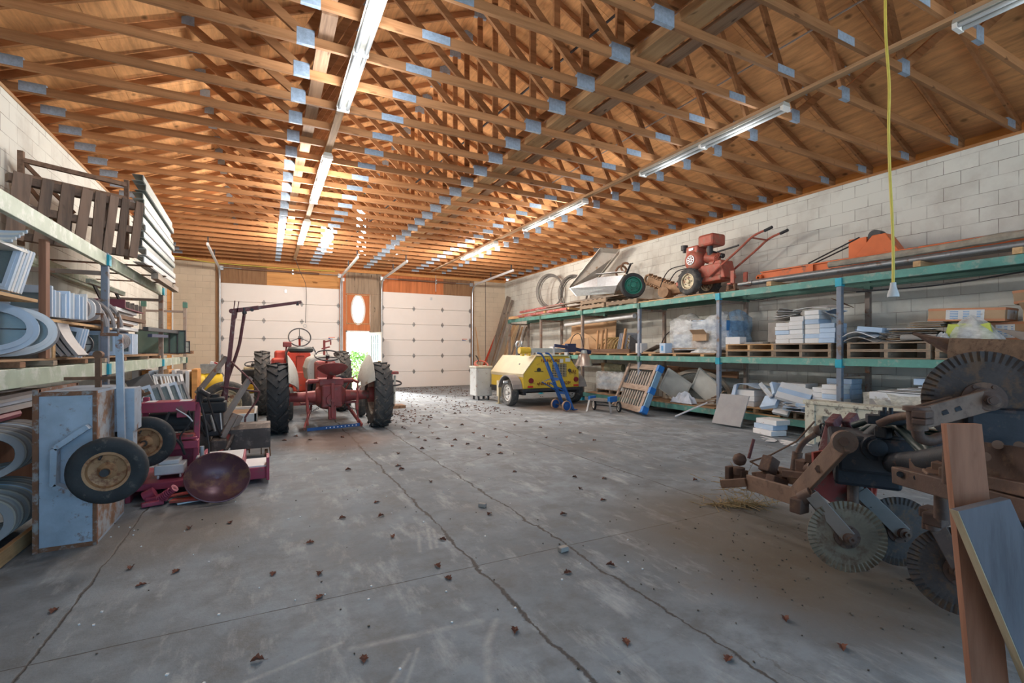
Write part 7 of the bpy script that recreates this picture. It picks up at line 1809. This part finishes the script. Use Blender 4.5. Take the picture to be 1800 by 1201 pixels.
MB().box(q(1302, 838, 4.3), (.09, .09, .12)).cyl(q(1299, 822, 4.3), q(1299, 834, 4.3), .05).lathe([(0, -.06), (.045, -.04), (.06, 0), (.045, .04), (0, .06)], q(1300, 808, 4.3), (0, 0, 1), 18).box(q(1283, 832, 4.35), (.08, .05, .13)).build('hitch_clevis', M_prust, t, bev=.008)
MB().cyl(q(1316, 806, 4.25), q(1325, 772, 4.25), .014).build('draw_pin', M_hoist, t)
MB().box(q(1352, 818, 4.15), (.12, .1, .14), ry(.5)).box(q(1372, 842, 4.1), (.1, .08, .06)).cyl(q(1330, 840, 4.1), q(1360, 850, 4.0), .05).box(q(1366, 845, 4.0), (.2, .08, .06), ry(.35)).build('hitch_block', M_prust, t, bev=.01)
MB().tube([q(1320, 812, 4.2), q(1338, 822, 4.15), q(1352, 850, 4.1)], .008, 6).tube([q(1318, 812, 4.25), q(1355, 800, 4.15), q(1400, 776, 4.0), q(1432, 741, 3.9)], .008, 6).build('trip_rod', M_pbrn, t)
MB().tube(spline([q(1396, 833, 3.9), q(1399, 812, 3.9), q(1405, 790, 3.9), q(1415, 776, 3.88), q(1434, 763, 3.85)], 6), .022, 10).lathe([(0, -.045), (.035, -.03), (.045, 0), (.035, .03), (0, .045)], q(1440, 757, 3.85), (0, 0, 1), 16).cyl(q(1398, 826, 3.9), q(1402, 795, 3.9), .038).build('lift_lever', M_prust, t)
MB().bar(q(1376, 832, 3.8), q(1420, 838, 3.6), .03, .06).box(q(1412, 822, 3.7), (.09, .08, .12)).cyl(q(1408, 826, 3.75), q(1432, 822, 3.6), .05).box(q(1428, 805, 3.6), (.1, .06, .07)).build('cross_shaft', M_prust, t, bev=.008)
# head block with hydraulic parts
M_pbl = M_pdark
MB().box(q(1520, 812, 3.1), (.34, .34, .26), rz(.55)).box(q(1500, 790, 3.2), (.34, .28, .2), rz(.55) @ ry(-.2)).box(q(1560, 800, 2.9), (.5, .2, .22), rz(-1.05)).build('headstock', M_pbl, t, bev=.02)
MB().cyl(q(1496, 776, 3.15), q(1540, 788, 2.85), .085, .075, 20).cyl(q(1530, 770, 2.95), q(1552, 752, 2.9), .05).cyl(q(1538, 786, 2.86), q(1544, 788, 2.82), .05).box(q(1552, 760, 2.85), (.07, .07, .07)).build('turnover_cylinder', M_pdark, t, bev=.01)
MB().prism([(-.18, .16), (.05, .2), (.14, -.1), (.02, -.24), (-.17, -.1)], q(1474, 836, 3.3), (.89, -.46, 0), (0, 0, 1), .025).build('side_plate', M_pred, t)
pl_ = MB(); p = q(1494, 830, 3.28)
pl_.cyl(q(1494, 826, 3.2), q(1496, 888, 3.1), .02).cyl(q(1500, 826, 3.2), q(1500, 888, 3.1), .03); pl_.build('support_leg', M_prust, t)
MB().lathe([(.09, -.03), (.13, -.03), (.13, .03), (.09, .03)], q(1528, 846, 3.3), (.3, -.95, .0), 24, closed=True).build('red_pulley', M_pred, t)
for k, (u, v) in enumerate(((1462, 750), (1491, 748))):
    MB().bar(q(u - 12, v + 45, 3.45), q(u + 3, v - 10, 3.45), .06, .07).box(q(u + 4, v - 8, 3.42), (.12, .06, .07), ry(-.5)).bar(q(u + 2, v - 14, 3.4), q(u + 10, v + 8, 3.4), .04, .03).box(q(u + 10, v + 12, 3.4), (.09, .06, .06)).build('jaw_clamp', M_hoist, t, bev=.008)
chn = MB()
for i in range(9):
    p = q(1446 + 2 * math.sin(i), 752 + 8 * i, 3.5)
    chn.tube([p + V((.022 * math.cos(a) * (1 if i % 2 else .3), .022 * math.cos(a) * (.3 if i % 2 else 1), .03 * math.sin(a))) for a in [2 * PI * j / 10 for j in range(10)]], .008, 6, closed=True)
chn.build('chain', M_pdark, t)
hs = [[(1500, 748, 3.2), (1530, 740, 3.1), (1562, 748, 3.0), (1582, 775, 2.9), (1598, 805, 2.8)], [(1508, 770, 3.2), (1520, 755, 3.1), (1545, 746, 3.0), (1580, 752, 2.8), (1620, 790, 2.5), (1650, 812, 2.4)],
      [(1545, 745, 3.0), (1575, 742, 2.9), (1610, 760, 2.6), (1640, 800, 2.4)], [(1535, 742, 3.1), (1560, 740, 3.0), (1600, 775, 2.7), (1632, 815, 2.5), (1645, 822, 2.4)], [(1512, 768, 3.15), (1528, 752, 3.1), (1540, 748, 3.1)]]
for k, h in enumerate(hs): MB().tube(spline([q(*p) for p in h], 8), .022 if k < 3 else .017, 10).build('hydraulic_hose', M_hosed, t)
MB().cyl(q(1594, 800, 2.82), q(1602, 816, 2.78), .024).cyl(q(1581, 756, 2.9), q(1586, 764, 2.9), .028).build('hose_coupling', M_galv, t)
MB().box(q(1560, 738, 2.8), (.2, .1, .05), rz(-1)).box(q(1568, 728, 2.7), (.12, .06, .03), rz(-1)).cyl(q(1555, 728, 2.7), q(1555, 716, 2.7), .01).cyl(q(1566, 728, 2.6), q(1566, 717, 2.6), .01).build('top_bracket', M_pdark, t, bev=.006)
MB().tube([q(1560, 815, 2.9), q(1620, 812, 2.5), q(1700, 800, 2.1)], .06, 12).build('main_beam', M_pdark, t)
# toolbar and rear bodies
MB().bar(q(1576, 835, 2.35), q(1850, 908, 1.62), .05, .082, UP).build('toolbar', M_prust, t, bev=.005)
MB().bar(q(1606, 818, 2.5), q(1830, 866, 1.85), .05, .07, UP).build('toolbar', M_prust, t, bev=.005)
hb_ = MB()
for u, v, D in ((1582, 834, 2.30), (1612, 840, 2.22)): p = q(u, v, D); hb_.cyl(p, p + tocam(p) * .035, .014, n=10)
hb_.build('bolt_hole', M_pdark, t)
MB().box(q(1655, 824, 2.2), (.06, .06, .06)).box(q(1643, 832, 2.25), (.05, .05, .05)).box(q(1670, 832, 2.1), (.07, .06, .05)).box(q(1660, 836, 2.15), (.14, .1, .03), rz(-1)).build('clamp_block', M_pbrn, t, bev=.006)
MB().cyl(q(1655, 846, 2.2), q(1655, 912, 2.2), .028, n=14).build('coulter_post', M_prust, t)
MB().cyl(q(1636, 893, 2.4), q(1640, 930, 2.4), .03, n=14).box(q(1646, 912, 2.3), (.1, .08, .06)).box(q(1636, 900, 2.4), (.09, .07, .05)).box(q(1638, 922, 2.42), (.08, .06, .05)).build('coulter_clamp', M_prust, t, bev=.008)
def plate4(pts, name, m, th=.012, bow=0):
    a, b, c, d = [V(p) for p in pts]; nn = (b - a).cross(d - a).normalized()
    MB().sheet(lambda u, v: (a.lerp(b, u)).lerp(d.lerp(c, u), v) + nn * (bow * math.sin(PI * v)), 12, 8, th).build(name, m, t)
plate4((q(1672, 596, 2.25), q(1960, 604, 1.75), q(1960, 760, 1.75), q(1700, 650, 2.25)), 'mouldboard', M_scour, .012, -.06)
plate4((q(1606, 586, 2.40), q(1690, 598, 2.22), q(1716, 640, 2.2), q(1662, 608, 2.3)), 'share', M_pbrn, .012)
plate4((q(1604, 587, 2.42), q(1640, 592, 2.34), q(1700, 632, 2.2), q(1684, 634, 2.2)), 'share_edge', M_prust, .02)
plate4((q(1752, 577, 2.6), q(1850, 590, 2.3), q(1850, 612, 2.3), q(1800, 596, 2.45)), 'share', M_fend, .012)
plate4((q(1716, 775, 1.95), q(1900, 800, 1.55), q(1900, 862, 1.55), q(1718, 835, 1.95)), 'frog_plate', M_prust, .02)
MB().box(q(1790, 760, 1.95), (.36, .2, .2), rz(-1)).build('body_frame', M_pdark, t, bev=.02)
bl = MB(); nb_ = 0
for u, v in ((1754, 782), (1792, 784), (1732, 803), (1796, 806)): bl.cut() if nb_ else None; nb_ += 1; p = q(u, v, 1.83); bl.cyl(p, p + tocam(p) * .02, .017, n=14)
bl.split('plough_bolt', M_pbrn, t)
MB().bar(q(1716, 842, 1.95), q(1900, 880, 1.5), .06, .05, UP).bar(q(1716, 868, 2.0), q(1900, 925, 1.55), .05, .10, UP).build('landside_bar', M_prust, t, bev=.005)
plate4((q(1735, 905, 1.95), q(1900, 930, 1.55), q(1900, 1120, 1.5), q(1790, 1080, 1.9)), 'mouldboard', M_pdark, .012, .06)
plate4((q(1588, 1018, 2.98), q(1640, 1016, 2.85), q(1672, 1042, 2.7), q(1640, 1032, 2.85)), 'share_point', M_pdark, .015)
MB().cyl(q(1790, 936, 1.8), q(1800, 936, 1.77), .02).build('lower_bolt', M_galv, t)
# dry stalks caught in the hitch
rn = random.Random(5); b = MB()
for i in range(260):
    base = q(1300 + rn.gauss(0, 26), 850 + rn.gauss(0, 9), 4.35); base.z = max(.012, base.z * .0 + rn.uniform(.005, .25 if rn.random() < .25 else .03))
    d_ = V((rn.gauss(0, 1), rn.gauss(0, 1), rn.gauss(0, .25))).normalized() * rn.uniform(.05, .22); b.bar(base, base + d_, .004, .003)
o = tag(b.build('straw', paint('dry_straw', (.36, .26, .13), .9, 0, .3, 9)), 'dry straw and stalks lying under the plough hitch', 'straw', None, 'stuff')

# timber stand in the near corner by the plough
M_stud = wood('reddish_stud', (.34, .165, .105), 'Z', (.22, .10, .06), scale=7, rnd=.03)
M_gplank = wood('blue_grey_plank', (.13, .13, .15), 'Z', (.07, .065, .075), scale=5, rnd=.03)
M_endw = wood('pale_edge_wood', (.46, .39, .27), 'Z', (.34, .27, .18), scale=7, knots=False, rnd=.03)
tp, bt = q(1689, 745, 1.55), q(1758, 1440, 1.46); bt.z = .002
ax_ = (bt - tp).normalized(); side = V((.8, -.6, 0))
tag(MB().bar(bt, tp, .089, .04, V((-.75, -.66, 0))).build('stud', M_stud), 'reddish upright timber stud standing in the near corner by the plough', 'timber')
gp0, gp1 = q(1722, 886, 1.46), q(1990, 1530, 1.32); gp1.z = .004
w = thing('plank', 'blue-grey plank leaning against the reddish stud in the near corner by the plough', 'timber', gp1)
fc = V((-.62, -.78, .15))
MB().bar(gp1, gp0, .145, .036, fc).build('face', M_gplank, w, bev=.002)
dA = (gp0 - gp1).normalized(); sd = dA.cross(fc).normalized(); sd = sd if sd.dot(RGT) < 0 else -sd
MB().bar(gp1 + sd * .0735, gp0 + sd * .0735, .002, .0365, fc).build('sawn_edge', M_endw, w)
# ================================================================== cords, conduits, leaves
M_ycord = paint('yellow_cord', (.68, .55, .10), .5, 0, .12, 10)
t = thing('drop_cord', 'yellow power cord hanging from the roof with a white socket box', 'cord', at(1568, 520, D=3.9))
D_ = 3.9
pts = spline([at(1556, -30, D=D_), at(1557, 60, D=D_), at(1563, 150, D=D_), at(1562, 220, D=D_), at(1564, 300, D=D_), at(1568, 380, D=D_), at(1570, 440, D=D_), at(1570, 500, D=D_)], 6)
MB().tube([pts[0].lerp(V((pts[0].x, pts[0].y, ZC + .05)), 1.0)] + pts, .011, 8).build('cord', M_ycord, t)
MB().cyl(at(1570, 497, D=D_), at(1570, 508, D=D_), .02, .022).lathe([(.022, .06), (.028, .04), (.04, .0), (.04, -.02), (0, -.02)], at(1570, 518, D=D_), (0, 0, 1), 14).build('socket_box', paint('grey_socket', (.55, .58, .60), .5), t)
t = thing('pull_cord', 'grey pull cord hanging before the big door behind the tractors from the batten above it', 'cord', (.75, 16.2, 2.2))
p0 = V((.81, 16.6, ZC - .05))
MB().tube(spline([p0, p0.lerp(at(538, 505, Y=16.9), .5), at(538, 505, Y=16.9), at(537, 560, Y=16.9), at(537, 568, Y=16.9)], 6), .008, 6).build('cord', M_dark, t)
MB().tube(arc(at(536, 573, Y=16.9), .05, 0, 360, 12)[:-1], .008, 6, closed=True).build('loop', M_galv, t)
tag(MB().tube(spline([(XL + .12, YB - .95, 3.0), (XL + .12, YB - .95, 4.1), (XL + .2, YB - .8, 4.27), (XL + .9, YB - .12, 4.28), (-1.0, YB - .1, 4.26), (.5, YB - .1, 4.25), (2.2, YB - .1, 4.27)], 6), .016, 8).build('yellow_cable', M_ycord), 'yellow cable stapled along the top of the wall above the big door behind the tractors', 'cable')
t = thing('conduit', 'thin grey conduit with a box on the cedar board beside the open entry door', 'conduit', (2.5, YB, 1))
MB().cyl((2.47, YB - .01, 0), (2.47, YB - .01, 3.95), .014, n=8).build('pipe', M_alu, t); MB().bx(2.41, 2.53, YB - .04, YB + .02, 3.95, 4.07).build('junction_box', M_alu, t)
tag(MB().cyl((XL + .14, YB - 1.05, 0), (XL + .14, YB - 1.05, 4.2), .018, n=8).build('conduit', M_vinw), 'white conduit beside the orange post in the far tan corner', 'conduit')
t = thing('conduit', 'thin conduit hanging down the tan block pier in the far corner of planks', 'conduit', (8.15, YB - .02, 1.5))
MB().cyl((8.15, YB - .02, 1.05), (8.15, YB - .02, HW - .1), .012, n=8).build('pipe', M_postB, t); MB().bx(8.10, 8.2, YB - .06, YB, .95, 1.07).build('switch_box', M_alu, t)
tag(MB().cyl((5.95, YB - .15, 3.75), (5.95, YB - .15, HW), .01, n=6).build('chain', M_galv), 'thin chain hanging above the big door behind the trailer', 'chain')
for i, (u0, v0, u1, v1) in enumerate(((836, 575, 850, 668), (838, 590, 844, 672))):
    a = at(u1, v1, Y=17.9); a.z = .03; b = at(u0, v0, Y=18.2)
    tag(MB().tube([a, b], .014, 6).build('stick', M_lumz), 'thin stick by the jamb of the big door behind the trailer, %s from the corner' % ORD[1 - i], 'stick', 'thin sticks by the door jamb')
tag(MB().tube(spline([(7.7, 17.6, .02), (8.0, 17.5, .03), (8.3, 17.7, .02), (8.1, 17.9, .05), (7.75, 17.8, .03)], 6), .03, 8).build('hose', M_darkgr), 'dark green hose on the floor in the far corner of planks', 'hose')

# dry leaves
M_leaf = paint('dry_leaf', (.15, .06, .04), .85, 0, .4, 14, rnd=.35)
protos = []
rl = random.Random(21)
for k in range(4):
    m = MB(); n_ = 9; cv = [.012, .02, .008, .025][k]
    pts = []
    for i in range(n_ + 1):
        s = i / n_; wd = .030 * math.sin(PI * s) ** .7 * (1 + .35 * math.sin(i * 2.6 + k))
        pts.append((s * .10 - .05, wd, cv * math.sin(PI * s) + .006 * math.sin(i * 1.7)))
    vs = []; fs = []
    for x, w_, z in pts: vs += [(x, -w_, z + w_ * .35 + .003), (x, 0, z * .3 + .003), (x, w_, z + w_ * .55 + .003)]
    for i in range(n_):
        for j in (0, 1): fs.append((i * 3 + j, i * 3 + j + 1, i * 3 + j + 4, i * 3 + j + 3))
    m.add(vs, fs, 0, True); m.tube([(-.05, 0, .004), (-.075, .005, .006)], .0015, 4)
    protos.append(m)
spots = [(310, 1006), (562, 1010), (562, 1051), (452, 1163), (640, 1160), (769, 997), (788, 1018), (612, 827), (700, 820), (757, 848), (998, 1008), (1073, 995), (662, 884), (670, 908), (404, 920), (333, 930), (95, 1075), (602, 912), (545, 955), (690, 945), (778, 950), (860, 905),
         (905, 830), (1010, 840), (1062, 842), (1020, 860), (880, 798), (878, 784), (858, 800), (842, 790), (795, 785), (800, 775), (770, 772), (822, 782), (747, 775), (742, 790), (700, 798), (706, 826), (660, 780), (722, 762), (735, 770), (760, 762), (785, 752), (812, 748), (832, 762), (850, 768), (870, 755), (890, 770), (905, 748), (925, 742), (950, 752), (985, 745),
         (500, 775), (520, 768), (545, 774), (602, 770), (715, 738), (738, 745), (758, 735), (800, 728), (1045, 775), (1020, 762), (960, 770), (1222, 845), (1060, 880), (990, 905), (248, 1030), (230, 1000), (480, 1010), (1480, 1140), (1280, 1160), (1380, 1090), (1100, 1130), (905, 1110)]
for i, (u, v) in enumerate(spots):
    p = at(u, v, Z=0); src = protos[i % 4]
    m = MB(); m.v = [x * (.75 if v < 830 else .6) for x in src.v]; m.f = src.f; m.m = src.m; m.s = src.s
    o = m.build('dry_leaf', M_leaf, keep=True, loc=(p.x, p.y, .0), rot=(0, 0, rl.uniform(0, 6.28)))
    tag(o, 'small dry brown leaf lying on the concrete floor', 'leaf', 'dry leaves on the floor')
b = MB()
KEEP = ((5.2, 7.8, 10.2, 12.6), (-.1, 2.1, 8.4, 11.3), (-.35, 1.85, 11.2, 14.9), (-1, 0, 8.4, 10.9), (5.2, 5.9, 12.3, 13.1), (6.6, 9, 12.8, 18.4), (7.9, 9, 6, 18.4), (2.4, 3.1, 11.5, 12.3), (5.7, 6.8, 9.1, 10.1))
for i in range(1100):
    if i < 800: p = V((rl.uniform(2.2, 8.6), rl.triangular(9.8, 18.1, 17.9), 0))
    elif i < 950: p = V((rl.gauss(4.6, .5), rl.gauss(10.9, .7), 0))
    else: p = V((rl.gauss(2.6, .35), rl.gauss(10.3, .8), 0))
    p.y = min(p.y, 18.1); p.x = min(p.x, 8.9)
    if any(x0 - .05 < p.x < x1 + .05 and y0 - .05 < p.y < y1 + .05 for x0, x1, y0, y1 in KEEP) and i % 4: continue
    if any(x0 < p.x < x1 and y0 < p.y < y1 for x0, x1, y0, y1 in KEEP): continue
    s = rl.uniform(.3, .65); R = rz(rl.uniform(0, 6.28)); src = protos[i % 4]
    b.add([R @ (v * s) + p for v in src.v[:30]], src.f[:18])
tag(b.build('leaf_litter', M_leaf), 'drift of dry brown leaves over the far floor by the big doors', 'leaves', None, 'stuff')
b = MB()
for i in range(420):
    u = rl.uniform(0, 1); p = V((rl.uniform(-1.5, 7.5), .9 + 7 * u * u, 0)) if i > 120 else V((rl.gauss(3.3, .5), rl.gauss(2.0, .5), 0))
    b.box(p + V((0, 0, .004)), (rl.uniform(.003, .013), rl.uniform(.003, .011), .005), rz(rl.uniform(0, 3)))
tag(b.build('grit', paint('dark_grit', (.10, .085, .07), .9, 0, .5, 30)), 'dark grit and crumbs scattered over the concrete', 'grit', None, 'stuff')
b = MB()
for i in range(60):
    p = V((rl.uniform(-1.3, 2.5), rl.uniform(2, 6), 0)); b.box(p + V((0, 0, .003)), (rl.uniform(.006, .012),) * 2 + (.006,), rz(rl.uniform(0, 3)))
tag(b.build('white_crumbs', M_vinw), 'white chips scattered on the floor before the rusty cart', 'chips', None, 'stuff')
for i, (u, v, l) in enumerate(((848, 892, .07), (990, 970, .07))):
    p = at(u, v, Z=.0); tag(MB().box(p + V((0, 0, .02)), (l * .6, l, .035), rz(.7 + i)).build('concrete_chip', M_gcard, bev=.006), ('flat broken chip on the long crack in the floor', 'broken concrete lump beside the second crack in the floor')[i], 'concrete chip')
# ================================================================== light and camera
w = bpy.data.worlds.new('sky'); SC.world = w; w.use_nodes = True
t_ = w.node_tree; bg = t_.nodes['Background']
tc_ = t_.nodes.new('ShaderNodeTexCoord'); dt = t_.nodes.new('ShaderNodeVectorMath'); dt.operation = 'DOT_PRODUCT'
dt.inputs[1].default_value = V((-.12, .90, .42)).normalized(); L(t_, tc_.outputs['Generated'], dt.inputs[0])
glow = mth(t_, 'POWER', mth(t_, 'MAXIMUM', dt.outputs['Value'], 0.0), 3.0)
L(t_, mixc(t_, mth(t_, 'MINIMUM', glow, 1.0), SKYCOL, (1.0, .95, .88)), bg.inputs[0])
L(t_, mth(t_, 'ADD', mth(t_, 'MULTIPLY', glow, SUNSIDE), SKY), bg.inputs[1])
def area(name, loc, size, sy, energy, col, rot):
    d = bpy.data.lights.new(name, 'AREA'); d.shape = 'RECTANGLE'; d.size = size; d.size_y = sy; d.energy = energy; d.color = col
    o = bpy.data.objects.new(name, d); C.objects.link(o); o.location = loc; o.rotation_euler = rot
    return o
p = area('sky_portal', (3.25, YF - .1, 2.05), 10.3, 4.1, 1, (1, 1, 1), (rad(90), 0, 0)); p.data.cycles.is_portal = True
p = area('door_portal', (3.02, YB + .16, 1.05), .84, 2.1, 1, (1, 1, 1), (rad(-90), 0, 0)); p.data.cycles.is_portal = True
for x0, x1, z0, z1 in GW:
    p = area('window_portal', ((x0 + x1) / 2, YB + .17, (z0 + z1) / 2), x1 - x0, z1 - z0, 1, (1, 1, 1), (rad(-90), 0, 0)); p.data.cycles.is_portal = True
for x, ws in ((.81, FILL_L), (5.45, FILL_R)):  # added fill points that brighten the roof; the tubes themselves look unlit
    for y, W_ in zip((-.45, 3.54, 7.53, 11.55), ws):
        for q in (.6, 1.85):
            d = bpy.data.lights.new('fill_lamp', 'POINT'); d.energy = W_; d.shadow_soft_size = .12; d.color = ((.84, .93, 1), (.92, .96, 1), (1, .95, .88), (1, .90, .80))[(-.45, 3.54, 7.53, 11.55).index(y)]
            o = bpy.data.objects.new('fill_lamp', d); C.objects.link(o); o.location = (x, y + q, ZC - .30)
sd_ = bpy.data.lights.new('sun', 'SUN'); sd_.energy = SUN; sd_.angle = rad(26); sd_.color = (1, .96, .9)
so = bpy.data.objects.new('sun', sd_); C.objects.link(so); so.rotation_euler = (V((-.22, .90, .37))).to_track_quat('Z', 'Y').to_euler()
cd = bpy.data.cameras.new('camera'); cam = bpy.data.objects.new('camera', cd); C.objects.link(cam)
cam.location = EYE; cam.rotation_euler = (rad(90), 0, -YAW)
cd.sensor_width = 36; cd.lens = FPX / 1800 * 36; cd.shift_y = 16.5 / 1800; cd.clip_start = .05; cd.clip_end = 200
SC.camera = cam
SC.view_settings.view_transform = 'Standard'; SC.view_settings.look = 'None'; SC.view_settings.gamma = 1; SC.view_settings.use_curve_mapping = False
SC.view_settings.exposure = EXPO
SC.cycles.use_denoising = True; SC.cycles.max_bounces = 7; SC.cycles.diffuse_bounces = 5; SC.cycles.transparent_max_bounces = 12
SC.cycles.sample_clamp_indirect = 8; SC.cycles.caustics_reflective = False; SC.cycles.caustics_refractive = False
